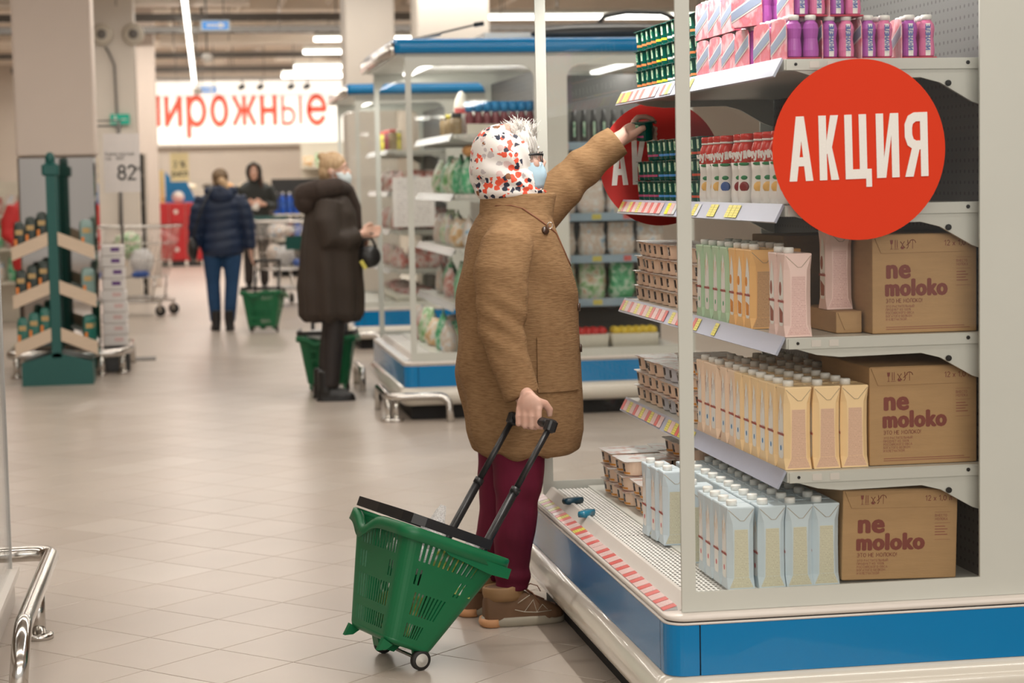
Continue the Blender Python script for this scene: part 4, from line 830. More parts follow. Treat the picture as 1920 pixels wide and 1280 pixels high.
# ================================================================ ROLLING BASKETS
mat('basket_green', (.003, .135, .048), .38, var=.12, scale=9, spec=.5); mat('basket_green_dark', (.006, .13, .06), .4, var=.12); mat('wheel_grey', (.5, .48, .44), .4); mat('rubber', (.015, .014, .013), .6)
film('bag_film'); film('bag_white', (.9, .9, .9), .7)
noise_mix('goods', [(0, (.85, .83, .78)), (.45, (.88, .86, .82)), (.5, (.6, .55, .1)), (.56, (.25, .3, .08)), (.62, (.7, .7, .66)), (1, (.3, .1, .1))], 14, .5)
def basket(label, loc, yaw, tilt, goods=True, handle_len=.765, ends=True):
    """local frame: x along the axle, y towards the pull handle, z up; origin on the axle line at the ground"""
    t = thing('rolling_basket', label, 'basket', loc); t.rotation_euler = Euler((0, 0, 0))
    a = Vector((-sin(yaw), cos(yaw), 0)); p = Vector((cos(yaw), sin(yaw), 0))
    zz = Vector((0, 0, cos(tilt)))+p*sin(tilt); yy = p*cos(tilt)-Vector((0, 0, sin(tilt)))
    t.matrix_world = Matrix(((a.x, yy.x, zz.x, loc[0]), (a.y, yy.y, zz.y, loc[1]), (a.z, yy.z, zz.z, loc[2]+.035), (0, 0, 0, 1)))
    ZB, ZT = .018, .335
    def corners(z):
        k = (z-ZB)/(ZT-ZB); return (-(.1375+.0475*k), .1375+.0475*k, -(.130+.077*k), .024+.109*k)
    def wall(side, u, z, off=0):
        x0, x1, y0, y1 = corners(z); r = .035; x0 += off; x1 -= off; y0 += off; y1 -= off
        if side == 'back': return (x0+r+(x1-x0-2*r)*u, y0, z)
        if side == 'front': return (x0+r+(x1-x0-2*r)*u, y1, z)
        if side == 'near': return (x0, y0+r+(y1-y0-2*r)*u, z)
        return (x1, y0+r+(y1-y0-2*r)*u, z)
    rows = [(.045, .085), (.110, .175), (.195, .240), (.262, .315)]   # slot rows, bottom to top
    vs = [ZB+.012]
    for r in rows: vs += list(r)
    vs += [ZT]
    for side in ('back', 'near', 'far', 'front'):
        n = 13 if side in ('back', 'front') else 12
        us = [0, .07]; pit = (.93-.07)/n
        for k in range(n): us += [.07+pit*k+pit*.48, .07+pit*(k+1)]
        us = sorted(set(round(q, 5) for q in [0, .07]+us)); us = [0, .07]+[v for k in range(n) for v in (.07+pit*k+pit*.42, .07+pit*(k+1))]+[1]
        def hole(i, j, side=side, n=n):
            if i < 1 or i > 2*n or (i-1) % 2: return False
            k = (i-1)//2; row = {1: 0, 3: 1, 5: 2, 7: 3}.get(j)
            if row is None: return False
            if side == 'front': return row in (0, 3) and 2 < k < n-3
            if row == 2: return k in ((0, 1, n-3, n-2, n-1) if side == 'back' else (0, 1, n-2, n-1))
            if side in ('near', 'far') and row == 0: return 1 <= k <= n-5
            if side in ('near', 'far') and row == 1: return 1 <= k <= n-3
            return True
        g_ = grid_panel(us, vs, hole, lambda u, v, k, side=side: wall(side, u, v, k*.0035), .0035)
        part('side_wall', g_, 'basket_green', t, 'slotted green plastic wall')
    cr = M()
    for sx in (0, 1):
        for sy in (0, 1):
            rs = []
            for z in (ZB+.012, .1, .2, ZT):
                x0, x1, y0, y1 = corners(z); r = .035; cx = x0+r if sx == 0 else x1-r; cy = y0+r if sy == 0 else y1-r
                a0 = {(0, 0): pi, (1, 0): 1.5*pi, (1, 1): 0, (0, 1): pi/2}[(sx, sy)]
                rs.append([(cx+r*cos(a0+pi/2*k/6), cy+r*sin(a0+pi/2*k/6), z) for k in range(7)]+[(cx+(r-.0035)*cos(a0+pi/2*k/6), cy+(r-.0035)*sin(a0+pi/2*k/6), z) for k in range(6, -1, -1)])
            c1 = M(); c1.rings(rs, 0, True, smooth=False); part('corner_wall', c1, 'basket_green', t)
    x0, x1, y0, y1 = corners(ZB+.012)
    part('bottom', M().rings([rrect(x0+o, x1-o, y0+o, y1-o, .035, 6, z) for o, z in ((.016, ZB-.004), (.004, ZB+.002), (0, ZB+.012), (.004, ZB+.016))], 0, True), 'basket_green', t)
    # rim: wavy lip on the four sides
    x0, x1, y0, y1 = corners(ZT)
    rim = []
    base = rrect(x0-.001, x1+.001, y0-.001, y1+.001, .045, 7, 0); N_ = []
    dense = []
    for i in range(len(base)):
        p0 = Vector(base[i]); p1 = Vector(base[(i+1) % len(base)]); k = max(1, int((p1-p0).length/.012))
        for q in range(k): dense.append(p0.lerp(p1, q/k))
    def dip(v):
        d = 0
        if v.y < y0+.02: d = .042*math.exp(-((v.x-.055)/.05)**2)     # finger scoop on the back rim
        return d
    cx, cy = 0, (y0+y1)/2; rs = []
    for o, dz in ((.0, -.004), (.0, .012), (.004, .016), (.016, .016), (.021, .012), (.023, -.022), (.020, -.022), (.018, .008), (.004, .008), (.003, -.004)):
        rr = []
        for v in dense:
            dirv = Vector((v.x-cx, (v.y-cy)*1.15, 0)).normalized(); rr.append((v.x+dirv.x*o, v.y+dirv.y*o, ZT+dz-dip(v)))
        rs.append(rr)
    part('rim', M().rings(rs, 0, False, smooth=True, loop=True), 'basket_green', t, 'rolled green rim with finger scoop')
    for sx_ in (x0-.021, x1+.017): part('side_lip', M().poly([(y0+.10, ZT-.010), (y1+.010, ZT-.010), (y1+.010, ZT-.040), (y1-.05, ZT-.044), (y0+.14, ZT-.030)], sx_, sx_+.004, ax='x'), 'basket_green', t)
    # folded black carry handle lying on the near rim
    path = [(-.192, y1-.075), (-.195, (y0+y1)/2), (-.192, y0+.04), (-.180, y0+.005), (-.150, y0-.008), (0, y0-.014), (.150, y0-.008), (.180, y0+.005), (.192, y0+.04), (.195, (y0+y1)/2), (.192, y1-.075)]
    rs = []
    for i, (px_, py_) in enumerate(path):
        q0 = Vector(path[max(i-1, 0)]); q1 = Vector(path[min(i+1, len(path)-1)]); d_ = (q1-q0).normalized(); nx_, ny_ = -d_.y, d_.x
        rs.append([(px_+nx_*u, py_+ny_*u, ZT+.036+w) for u, w in ((-.008, -.014), (.008, -.014), (.008, -.010), (.002, -.010), (.002, .010), (.008, .010), (.008, .014), (-.008, .014))])
    part('carry_handle', M().rings(rs, 0, True, smooth=False), 'black_plastic', t, 'folded black carry handle along the rim')
    # wheels, axle, feet
    for sx in (-1, 1):
        w = part('wheel', M().lathe([(.012, -.010), (.027, -.010), (.030, -.006), (.030, .006), (.027, .010), (.012, .010)], n=28).xf(Matrix.Translation((sx*.125-.008*0, 0, -.005)) @ Matrix.Rotation(pi/2, 4, 'Y')), 'rubber', t)
        part('hub', M().lathe([(.0, -.0125), (.008, -.0125), (.009, -.0105), (.019, -.0108), (.020, -.0095), (.020, .0095), (.019, .0108), (.009, .0105), (.008, .0125), (0, .0125)], n=24).xf(Matrix.Translation((sx*.125, 0, -.005)) @ Matrix.Rotation(pi/2, 4, 'Y')), 'wheel_grey', w, 'pale round hub')
        part('wheel_fork', M().poly([(-.035, .03), (.025, .03), (.012, -.012), (-.012, -.012)], sx*.125-sx*.014, sx*.125-sx*.026, ax='x'), 'basket_green', t)
    part('axle', M().cyl((-.12, 0, -.005), (.12, 0, -.005), .005, n=10), 'dull_steel', t)
    for sx in (-1, 1):
        part('foot', M().poly([(-.135, .022), (-.10, .012), (-.115, -.006), (-.140, -.016)], sx*.115-.008, sx*.115+.008, ax='x'), 'basket_green', t)
    part('skid', M().poly([(-.10, .012), (-.02, .012), (-.035, -.012), (-.085, -.012)], -.02, .02, ax='x'), 'basket_green', t)
    # telescopic pull handle
    zt = handle_len
    yh = lambda z: .086+(.165-.086)*(z-.368)/(.765-.368)
    for sx in (-1, 1):
        X = sx*.115
        part('pull_rod', M().tube([(X*.9, yh(.06)*.2, .06), (X, yh(.33), .33), (X, yh(.55), .55)], .0135, 8, smooth=True), 'black_plastic', t)
        part('pull_rod', M().tube([(X, yh(.54), .54), (X, yh(zt), zt)], .0098, 8), 'black_plastic', t, 'thinner sliding upper rod')
        part('rod_collar', M().tube([(X, yh(.538), .538), (X, yh(.556), .556)], .0155, 8), 'black_plastic', t)
        part('grip_corner', M().rbox(X-.016, X+.016, yh(zt)-.017, yh(zt)+.017, zt-.022, zt+.018, .006), 'black_plastic', t)
    part('grip', M().tube([(-.115, yh(zt), zt+.003), (-.08, yh(zt), zt+.005), (.08, yh(zt), zt+.005), (.115, yh(zt), zt+.003)], .0145, 12), 'black_plastic', t, 'black crossbar grip')
    bpy.context.view_layer.update()
    return t
B1 = basket('large green rolling basket in front, held tilted by the woman in camel', (.610, 5.752, 0), RD(19.3), .40)
def crumple(c, r, seed, n=20, m=14, amp=.25):
    q = random.Random(seed); b = M(); vs = []
    b.ell((0, 0, 0), r, n, m); ph = [q.uniform(0, 6) for _ in range(9)]
    out = []
    for v in b.v:
        d = Vector(v); l = 1+amp*(sin(d.x*60/max(r[0], .05)*.05+ph[0]+4*sin(d.z*20+ph[1]))*.5+.5*sin(d.y*38+ph[2])*sin(d.z*31+ph[3])+.35*sin(d.x*71+ph[4])*sin(d.y*67+ph[5]))
        out.append(tuple(Vector(c)+d*l))
    b.v = out; return b
def inb(b, v): return tuple(b.matrix_world @ Vector(v))
mw = B1.matrix_world
def item(name, mb, mt, label, cat, b=B1, group=None):
    o = single(name, mb, mt, label, cat, group=group); o.matrix_world = b.matrix_world.copy(); return o
bagm = crumple((.04, .03, .30), (.075, .06, .045), 3)
bagm.rings([[(.05+rr*cos(2*pi*k/14)*(1+.25*sin(3*k)), .0+rr*.6*sin(2*pi*k/14)*(1+.3*cos(2*k)), z) for k in range(14)] for rr, z in ((.06, .32), (.055, .36), (.03, .395), (.022, .42), (.012, .44))], 0, True)
item('plastic_bag', bagm, 'bag_film', 'crumpled clear plastic bag sticking up out of the front green basket', 'bag')
item('plastic_bag', crumple((-.06, .085, .335), (.035, .03, .035), 5), 'bag_film', 'small tip of clear bag beside the handle rods of the front basket', 'bag')
item('newspaper', M().rings([[(x, y, z) for x, y in ((-.165, -.08), (-.150, -.085), (-.150, .06), (-.165, .065))] for z in (.205, .325)], 0, True, smooth=False), 'goods', 'folded printed paper with yellow and black inside the front basket', 'paper')
item('box', M().rbox(-.115, -.02, -.105, -.05, .045, .19, .004), 'goods', 'small coloured carton low inside the front green basket', 'box')
mat('dark_goods', (.06, .045, .03), .5, var=.5, scale=30); mat('yellow_goods', (.6, .5, .05), .45, var=.4, scale=25)
item('net_bag', crumple((.06, -.065, .105), (.05, .035, .045), 8, amp=.1), 'yellow_goods', 'yellow net bag inside the front green basket', 'bag')
item('grocery_bag', crumple((-.04, .01, .080), (.07, .022, .035), 12, amp=.12), 'dark_goods', 'dark bag of goods inside the front basket near the wheels', 'bag')
item('grocery_bag', crumple((-.03, -.10, .262), (.115, .055, .05), 14, amp=.10), 'bag_white', 'white carrier bag at the upper slots of the front basket', 'bag')
# ================================================================ PEOPLE
def skin_mat(nm, c):
    m = noise_mix(nm, [(0, tuple(v*.85 for v in c)), (.5, c), (1, (min(1, c[0]*1.08), c[1]*.9, c[2]*.85))], 25, .5, bump=.05); return m
skin_mat('skin', (.62, .36, .27)); skin_mat('skin_old', (.60, .37, .29)); skin_mat('skin_light', (.66, .40, .30))
noise_mix('camel_wool', [(.3, (.205, .115, .055)), (.5, (.255, .15, .074)), (.75, (.30, .18, .092))], 85, .9, sc=(.5, .5, 2.6), detail=6, spec=.15, bump=.3)
noise_mix('burgundy', [(.3, (.085, .005, .018)), (.7, (.145, .010, .034))], 12, .75, sc=(1, 1, .5), spec=.25, bump=.1)
mat('seam_brown', (.20, .075, .035), .7); mat('button_brown', (.05, .025, .015), .3)
def fingers(b, base, axis, outd, downd, n=4, L=.075, r=.0085, spacing=.021, curl=(.2, 1.1, 1.2), lens=(1, 1.08, 1.02, .82)):
    """finger chains: axis = direction from index to little finger; outd = knuckle direction; downd = curl direction"""
    axis = Vector(axis).normalized(); outd = Vector(outd).normalized(); dn = Vector(downd).normalized()
    for i in range(n):
        p = Vector(base)+axis*spacing*(i-(n-1)/2); ang = 0; pts = [p-outd*.025, p]; d = outd
        for k, (seg, c) in enumerate(zip((.42, .32, .26), curl)):
            ang += c; dd = outd*cos(ang)+dn*sin(ang); p = p+dd*L*lens[i]*seg; pts.append(p)
        rr = r*(1 if i < 3 else .88); b.tube(pts, [rr*1.05, rr*1.12, rr*1.05, rr*.95, rr*.75], 10)
        b.ell(pts[-1], (rr*.78,)*3, 8, 6); b.ell(pts[1], (rr*1.2,)*3, 8, 6); b.ell(pts[2], (rr*1.08,)*3, 8, 6)
def head_shapes(b, c, fwd, s=1.0, tilt=0):
    """c = head centre; facing fwd (unit, horizontal). face with brow, nose, mouth, chin, ears"""
    f = Vector(fwd).normalized(); l = Vector((-f.y, f.x, 0)); R = Matrix((f, l, Vector((0, 0, 1)))).transposed()
    if tilt: R = R @ Matrix.Rotation(-tilt, 3, 'Y')
    P = lambda x, y, z: Vector(c)+R @ Vector((x*s, y*s, z*s))
    b.ell(P(-.008, 0, .025), (.094*s, .073*s, .093*s), 24, 16, 0, R); b.ell(P(.022, 0, -.035), (.068*s, .056*s, .078*s), 20, 14, 0, R)
    b.ell(P(.052, 0, -.082), (.030*s, .030*s, .026*s), 14, 10, 0, R); b.ell(P(.070, 0, .030), (.018*s, .048*s, .013*s), 14, 8, 0, R)
    b.tube([P(.082, 0, .020), P(.098, 0, -.008), P(.106, 0, -.020)], [.007*s, .010*s, .012*s], 10); b.ell(P(.098, .0, -.024), (.011*s, .016*s, .008*s), 10, 8, 0, R)
    b.ell(P(.084, 0, -.048), (.010*s, .022*s, .0055*s), 10, 6, 0, R); b.ell(P(.082, 0, -.058), (.010*s, .019*s, .006*s), 10, 6, 0, R)
    for q in (-1, 1):
        b.ell(P(.066, q*.034, -.018), (.022*s, .02*s, .02*s), 10, 8, 0, R); b.ell(P(-.008, q*.074, -.008), (.018*s, .008*s, .028*s), 10, 8, 0, R); b.ell(P(.072, q*.029, .012), (.012*s, .013*s, .009*s), 10, 8, 0, R)
    return P, R
def eyes(P, R, s, parent, lash='button_brown'):
    for q in (-1, 1):
        e = M(); e.ell(P(.0815, q*.030, .010), (.0045*s, .0125*s, .0055*s), 12, 8, 0, R); o = part('eye', e, 'eye_white', parent)
        i_ = M(); i_.ell(P(.0850, q*.030, .010), (.002*s, .0052*s, .0052*s), 12, 8, 0, R); part('iris', i_, 'iris_dark', o)
        br = M(); br.tube([P(.086, q*.016, .030), P(.088, q*.030, .036), P(.080, q*.046, .030)], [.002*s, .003*s, .0015*s], 6); part('eyebrow', br, lash, parent)
mat('eye_white', (.75, .72, .68), .2); mat('iris_dark', (.04, .05, .05), .1); mat('mask_blue', (.42, .58, .68), .6, var=.06); mat('mask_white', (.66, .72, .74), .6)
# ---- main shopper: old woman in camel coat, floral headscarf. Her right side faces the camera, she looks along +X
CX, CY = 1.055, 6.20
body = M()
Pm, Rm = head_shapes(body, (1.039, 6.213, 1.465), (1, -.06, 0), .98, .05)
body.tube([(1.02, 6.21, 1.44), (1.02, 6.21, 1.30)], [.052, .062], 16)
body.rings([[(1.04+ex*cos(q)+dx, 6.22+ey*sin(q), z) for q in [2*pi*k/24 for k in range(24)]] for z, ex, ey, dx in ((1.31, .05, .07, -.01), (1.25, .08, .11, -.01), (1.1, .11, .13, 0), (.9, .12, .14, 0), (.7, .11, .12, -.01), (.64, .08, .09, -.01))], 0, True)
body.tube([(1.03, 6.14, 1.23), (.995, 6.06, 1.16), (.965, 6.02, 1.0), (.985, 6.0, .86), (1.012, 5.965, .765), (1.022, 5.955, .735)], [.04, .04, .038, .034, .027, .025], 14, flat=1.0)   # right arm
body.tube([(1.06, 6.38, 1.25), (1.20, 6.40, 1.36), (1.36, 6.40, 1.485), (1.43, 6.395, 1.530), (1.455, 6.392, 1.545)], [.05, .043, .034, .027, .026], 14)          # left arm
for (hx, hy), (kx, ky), (ax_, ay) in (((1.02, 6.165), (1.03, 6.165), (1.005, 6.17)), ((1.01, 6.31), (1.00, 6.33), (.955, 6.345))):
    body.tube([(hx, hy, .66), (kx, ky, .40), (ax_, ay, .16), (ax_, ay, .07)], [.060, .050, .038, .034], 16); body.tube([(ax_-.01, ay, .055), (ax_+.14, ay, .035)], [.036, .026], 12)
# right hand closed on the grip
gc = Vector(inb(B1, (.0, .165, .770))); ga = Vector((-sin(RD(19.3)), cos(RD(19.3)), 0)); gp_ = Vector((cos(RD(19.3)), sin(RD(19.3)), 0))
hc = gc-ga*.012      # centre of the grasp along the bar
wr = Vector((1.022, 5.955, .745)); fa = Vector((-.80, .60, 0)); fp = Vector((.60, .80, 0))      # finger row and palm direction
hc = gc-ga*.004; pal = hc-fp*.020+Vector((0, 0, .042))
Rh = Matrix((fp, fa, Vector((0, 0, 1)))).transposed()
body.ell(pal+Vector((0, 0, .004)), (.018, .044, .040), 18, 12, 0, Rh); body.tube([wr+Vector((0, 0, .012)), pal+Vector((0, 0, .018))], [.027, .032], 14, flat=.8)
fingers(body, hc-fp*.030+Vector((0, 0, .016)), fa, Vector((-.12, -.18, -1)), fp, 4, .074, .0098, .0225, (.15, 1.15, 1.15), (.98, 1.05, 1.0, .82))
tb = hc-fa*.040+Vector((0, 0, .050))
body.tube([pal-fa*.025+Vector((0, 0, .015)), tb+fp*.004, tb-fa*.010+fp*.014+Vector((0, 0, -.018)), hc-fa*.048+fp*.016+Vector((0, 0, .012))], [.016, .0135, .0115, .009], 12)
# left hand pinching a yogurt cup
cupc = Vector((1.513, 6.392, 1.5235)); cr_, ch_ = .030, .060
pl = Vector((1.468, 6.398, 1.552))
body.ell(pl, (.040, .020, .030), 18, 12, 0, Matrix.Rotation(RD(-22), 3, 'Y')); body.tube([(1.44, 6.395, 1.535), pl], [.026, .028], 14, flat=.75)
body.tube([pl+Vector((-.006, -.018, -.012)), Vector((1.482, 6.365, 1.552)), Vector((1.495, 6.357, 1.562)), Vector((1.508, 6.355, 1.566))], [.0135, .0122, .011, .0088], 12)        # thumb towards the camera
for i, (z, r0, ln) in enumerate(((1.580, .0092, 1.0), (1.570, .0094, 1.06), (1.553, .0090, 1.0), (1.537, .0080, .85))):
    a0 = [Vector((1.478, 6.412, z+.003)), Vector((1.500, 6.428+.002*i, z+.004)), Vector((1.524, 6.432, z)), Vector((1.545, 6.418, z-.004)), Vector((1.553, 6.400, z-.008))]
    if i == 0: a0 = [Vector((1.476, 6.405, 1.582)), Vector((1.496, 6.412, 1.600)), Vector((1.520, 6.408, 1.602)), Vector((1.540, 6.400, 1.594)), Vector((1.549, 6.392, 1.582))]
    body.tube(a0, [r0*1.1, r0*1.12, r0, r0*.92, r0*.75], 10); body.ell(a0[-1], (r0*.75,)*3, 8, 6)
me = remesh(body, ['skin_old'], .0040, 3, name='person')
woman = thing('person', 'elderly woman in camel coat and floral headscarf reaching up to the yogurt shelf', 'person', me=me)
# coat
coat = M()
def ring(z, xb, xf, hy, cy=6.235, n=36, pw=2.4, sk=0):
    cx = (xb+xf)/2; hx = (xf-xb)/2; out = []
    for k in range(n):
        q = 2*pi*k/n; c, s_ = cos(q), sin(q); e = 2/pw
        out.append((cx+hx*math.copysign(abs(c)**e, c), cy+hy*math.copysign(abs(s_)**e, s_)+sk, z))
    return out
prof = [(.537, .940, 1.215, .162), (.552, .912, 1.243, .174), (.61, .890, 1.256, .180), (.70, .872, 1.256, .178), (.80, .856, 1.252, .172), (.90, .858, 1.249, .168), (.98, .860, 1.247, .166), (1.05, .866, 1.242, .166), (1.12, .876, 1.228, .166), (1.18, .888, 1.207, .164), (1.24, .907, 1.180, .158), (1.285, .93, 1.165, .140), (1.315, .95, 1.15, .105)]
coat.rings([ring(z, a, b2, h) for z, a, b2, h in prof], 0, True)
# collar: standing funnel, open at the front tip
def col_ring(z, xb, xf, hy): return ring(z, xb, xf, hy, 6.215, 30, 2.0)
coat.rings([col_ring(1.27, .935, 1.165, .125), col_ring(1.31, .936, 1.172, .105), col_ring(1.345, .938, 1.180, .092), col_ring(1.362, .942, 1.184, .088), col_ring(1.360, .955, 1.165, .075), col_ring(1.32, .955, 1.15, .078)], 0, True)
# sleeves
coat.tube([(1.02, 6.12, 1.235), (.995, 6.07, 1.20), (.975, 6.035, 1.12), (.966, 6.02, 1.03), (.968, 6.005, .94), (.985, 5.98, .86), (1.012, 5.965, .785), (1.022, 5.958, .748)], [.070, .082, .086, .082, .070, .062, .057, .056], 26, flat=.80, upv=(1, 0, 0))
coat.tube([(1.05, 6.35, 1.235), (1.13, 6.39, 1.275), (1.20, 6.40, 1.34), (1.27, 6.402, 1.405), (1.34, 6.402, 1.465), (1.40, 6.40, 1.510), (1.424, 6.398, 1.527)], [.085, .082, .074, .066, .060, .055, .055], 26, flat=.95)
def coat_fn(co, nm, np):
    x, y, z = co[:, 0], co[:, 1], co[:, 2]; d = np.zeros(len(x))
    arm = np.clip((x-1.22)/.05, 0, 1)*np.clip((z-1.30)/.04, 0, 1)
    t_ = (x*.72+z*.69); d += arm*.0035*np.sin(t_*62+6*y)*np.clip(1.2-(x-1.22)/.22, 0.2, 1)
    elb = np.exp(-((z-.97)/.09)**2)*np.exp(-((x-.97)/.09)**2)*(y < 6.06); d += elb*.003*np.sin((z+.7*x)*85)
    low = np.clip((.98-z)/.3, 0, 1)*(y > 0); ang = np.arctan2(y-6.22, x-1.05); d += low*.0055*np.sin(ang*7+z*3)*(x < 1.12)
    d += .0025*np.sin((z*1.0+x*.9)*30+2*y)*np.exp(-((z-1.08)/.14)**2)*(x > 1.03)
    back = np.exp(-((x-.87)/.04)**2); d += back*.004*np.sin(z*26+y*14)
    cuff = 0
    return co+nm*d[:, None]*1.5
cme = remesh(coat, ['camel_wool'], .0055, 4, coat_fn, 'coat')
cm_o = part('coat', cme, None, woman, 'knee-length camel wool coat with standing collar')
# surface details of the coat: pocket, seams, buttons
def on_coat(pts, dy=-1, r=.0016, mt='seam_brown', nm='seam'):
    """tube laid on the coat surface by ray casting along +-Y"""
    out = []
    for x, z in pts:
        ok, loc, no_, _ = cm_o.ray_cast(Vector((x, 5.5 if dy < 0 else 6.9, z)), Vector((0, -dy, 0)))
        if ok: out.append(loc+no_*.0005)
    if len(out) > 1: part(nm, M().tube(out, r, 6), mt, cm_o)
dn = lambda a, b2, n=10: [(a[0]+(b2[0]-a[0])*k/n, a[1]+(b2[1]-a[1])*k/n) for k in range(n+1)]
bpy.context.view_layer.update()
pk = []
for z in [.745+.0215*k for k in range(9)]:
    row = []
    for x in [1.085+.0148*k for k in range(10)]:
        ok, loc, no_, _ = cm_o.ray_cast(Vector((x, 5.5, z)), Vector((0, 1, 0))); row.append((loc+no_*.006) if ok else Vector((x, 6.0, z)))
    pk.append(row)
pm = M(); nx = 10
vs = [v for r_ in pk for v in r_]; ctr = Vector((0, .012, 0)); vs2 = [v+ctr for v in vs]
F_ = [(j*nx+i, j*nx+i+1, (j+1)*nx+i+1, (j+1)*nx+i) for j in range(8) for i in range(nx-1)]
edge = [(i) for i in range(nx)]+[j*nx+nx-1 for j in range(1, 9)]+[8*nx+i for i in range(nx-2, -1, -1)]+[j*nx for j in range(7, 0, -1)]
pm.add(vs, F_, 0, True); pm.add(vs+vs2, [(edge[k], edge[k]+len(vs), edge[(k+1) % len(edge)]+len(vs), edge[(k+1) % len(edge)]) for k in range(len(edge))], 0)
part('pocket', pm, 'camel_wool', cm_o, 'large patch pocket on the right side')
on_coat(dn((1.055, 1.315), (1.165, 1.235), 8)+dn((1.165, 1.235), (1.215, 1.13), 6)[1:], r=.003)   # strap / facing line across the chest
on_coat([(.905, 1.285), (.93, 1.31), (.975, 1.325), (1.02, 1.325), (1.055, 1.315)], r=.002)
for x, z, y in ((1.168, 1.245, 6.10), (1.245, 1.0, 6.17), (1.243, .87, 6.17)):
    ok, loc, no_, _ = cm_o.ray_cast(Vector((2.0, y, z)), Vector((-1, 0, 0)))
    if ok: part('button', M().cyl(loc-no_*.002, loc+no_*.006, .013, n=16), 'button_brown', cm_o)
part('clasp', M().tube([(1.128+.008*cos(q), 6.045, 1.262+.010*sin(q)) for q in [2*pi*k/10 for k in range(10)]], .0016, 6, loop=True), 'steel', cm_o)
# trousers
tr = M()
for (hx, hy), (kx, ky), (ax_, ay), w in (((1.025, 6.165), (1.03, 6.165), (1.01, 6.17), 1), ((1.005, 6.31), (1.00, 6.33), (.96, 6.345), .97)):
    tr.rings([[(cx+rx*w*cos(q), cy+ry*sin(q), z) for q in [2*pi*k/28 for k in range(28)]] for z, cx, cy, rx, ry in ((.63, hx, hy, .075, .065), (.56, hx+.01, hy, .090, .080), (.45, kx+.005, ky, .077, .074), (.38, kx, ky, .068, .068), (.28, kx-.012, ky, .064, .062), (.18, ax_, ay, .056, .054), (.125, ax_, ay, .054, .052), (.110, ax_, ay, .051, .050))], 0, True)
tr.ell((1.02, 6.23, .64), (.08, .10, .06))
def tr_fn(co, nm, np):
    x, y, z = co.T; d = .0035*np.sin(z*95+12*x+5*y)*np.exp(-((z-.14)/.05)**2)+.0022*np.sin(z*70+14*x)*np.exp(-((z-.40)/.05)**2)+.002*np.sin(z*40-10*x)
    return co+nm*d[:, None]
part('trousers', remesh(tr, ['burgundy'], .006, 3, tr_fn, 'trousers'), None, woman, 'burgundy trousers')
# boots
mat('boot_tan', (.30, .17, .075), .65, var=.08, scale=40, bump=.1); mat('boot_brown', (.15, .078, .038), .7, var=.1, scale=40, bump=.15, bscale=500); mat('sole_grey', (.36, .32, .25), .6); mat('sole_orange', (.60, .30, .14), .6); mat('lace', (.16, .06, .03), .6); mat('piping', (.60, .55, .45), .5)
def boot(x, y, rz, who, label='tan and brown ankle boot with laces'):
    g_ = M()
    out = lambda x0, x1, w0, z, n=26: [((x0+x1)/2+(x1-x0)/2*math.copysign(abs(cos(q))**.8, cos(q)), w0*math.copysign(abs(sin(q))**.8, sin(q))*(1+.12*cos(q)), z) for q in [2*pi*k/n for k in range(n)]]
    up_ = M(); secs = []
    for xx, h_, w_ in ((-.122, .085, .020), (-.114, .105, .034), (-.09, .118, .040), (-.05, .122, .041), (-.01, .118, .040), (.02, .100, .042), (.05, .082, .045), (.08, .070, .047), (.105, .060, .044), (.125, .048, .034), (.136, .036, .018)):
        z0_ = .020; secs.append([(xx, w_*math.copysign(abs(cos(q))**.75, cos(q)), z0_+(h_-z0_)*max(0, sin(q))**.62 if sin(q) > 0 else z0_) for q in [2*pi*k/26 for k in range(26)]])
    up_.rings(secs, 0, True); up_.rings([[(-.055+.058*cos(q)*k, .040*sin(q)*k, z) for q in [2*pi*j/24 for j in range(24)]] for z, k in ((.05, .95), (.10, 1), (.125, .98))], 0, True)
    b_ = part('boot', remesh(up_, ['boot_brown'], .0042, 2, None, 'boot'), None, who, label, loc=(x, y, 0), rot=(0, 0, rz))
    cf = M(); cf.rings([[(-.056+.064*cos(q)*k+(.006 if cos(q) > 0 else 0)*0, .046*sin(q)*k, z+.016*cos(q)*abs(cos(q))*(z > .1)+(.008*cos(2*q) if z > .1 else 0)) for q in [2*pi*j/30 for j in range(30)]] for z, k in ((.082, .96), (.095, 1.02), (.112, 1.06), (.128, 1.05), (.134, .97), (.128, .88), (.10, .85))], 0, True)
    part('boot_collar', cf, 'boot_tan', b_, 'padded tan ankle collar')
    part('sole', M().rings([out(-.124, .136, .044, 0), out(-.134, .142, .049, .008), out(-.132, .140, .049, .022), out(-.128, .137, .047, .030)], 0, True), 'sole_grey', b_, 'grey rubber sole')
    part('sole_heel', M().rings([out(-.132, -.07, .046, .002), out(-.1365, -.075, .0495, .012), out(-.133, -.075, .048, .026)], 0, True), 'sole_orange', b_, 'orange heel part of the sole')
    lc = M(); lc.tube([(.004, -.014, .118), (.030, -.022, .099), (.020, .008, .104), (.052, -.022, .085), (.040, .010, .090), (.072, -.018, .077)], .0022, 6); lc.tube([(.008, -.012, .118), (.025, -.03, .132), (.045, -.040, .126), (.055, -.042, .108)], .0017, 6); lc.tube([(.008, -.014, .118), (.030, -.038, .104), (.050, -.046, .070)], .0017, 6); part('laces', lc, 'lace', b_)
    pp = M(); pp.tube([(-.03, -.0445, .055), (.0, -.048, .047), (.04, -.048, .043), (.09, -.043, .045)], .0011, 5); pp.tube([(.0, -.047, .047), (.03, -.044, .083), (.04, -.048, .044), (.06, -.042, .066), (.08, -.043, .045)], .0011, 5); pp.tube([(-.02, -.043, .075), (.02, -.040, .098)], .0011, 5); part('piping', pp, 'piping', b_)
    return b_
boot(1.035, 6.165, RD(4), woman); boot(.985, 6.345, RD(10), woman, 'farther tan and brown ankle boot')
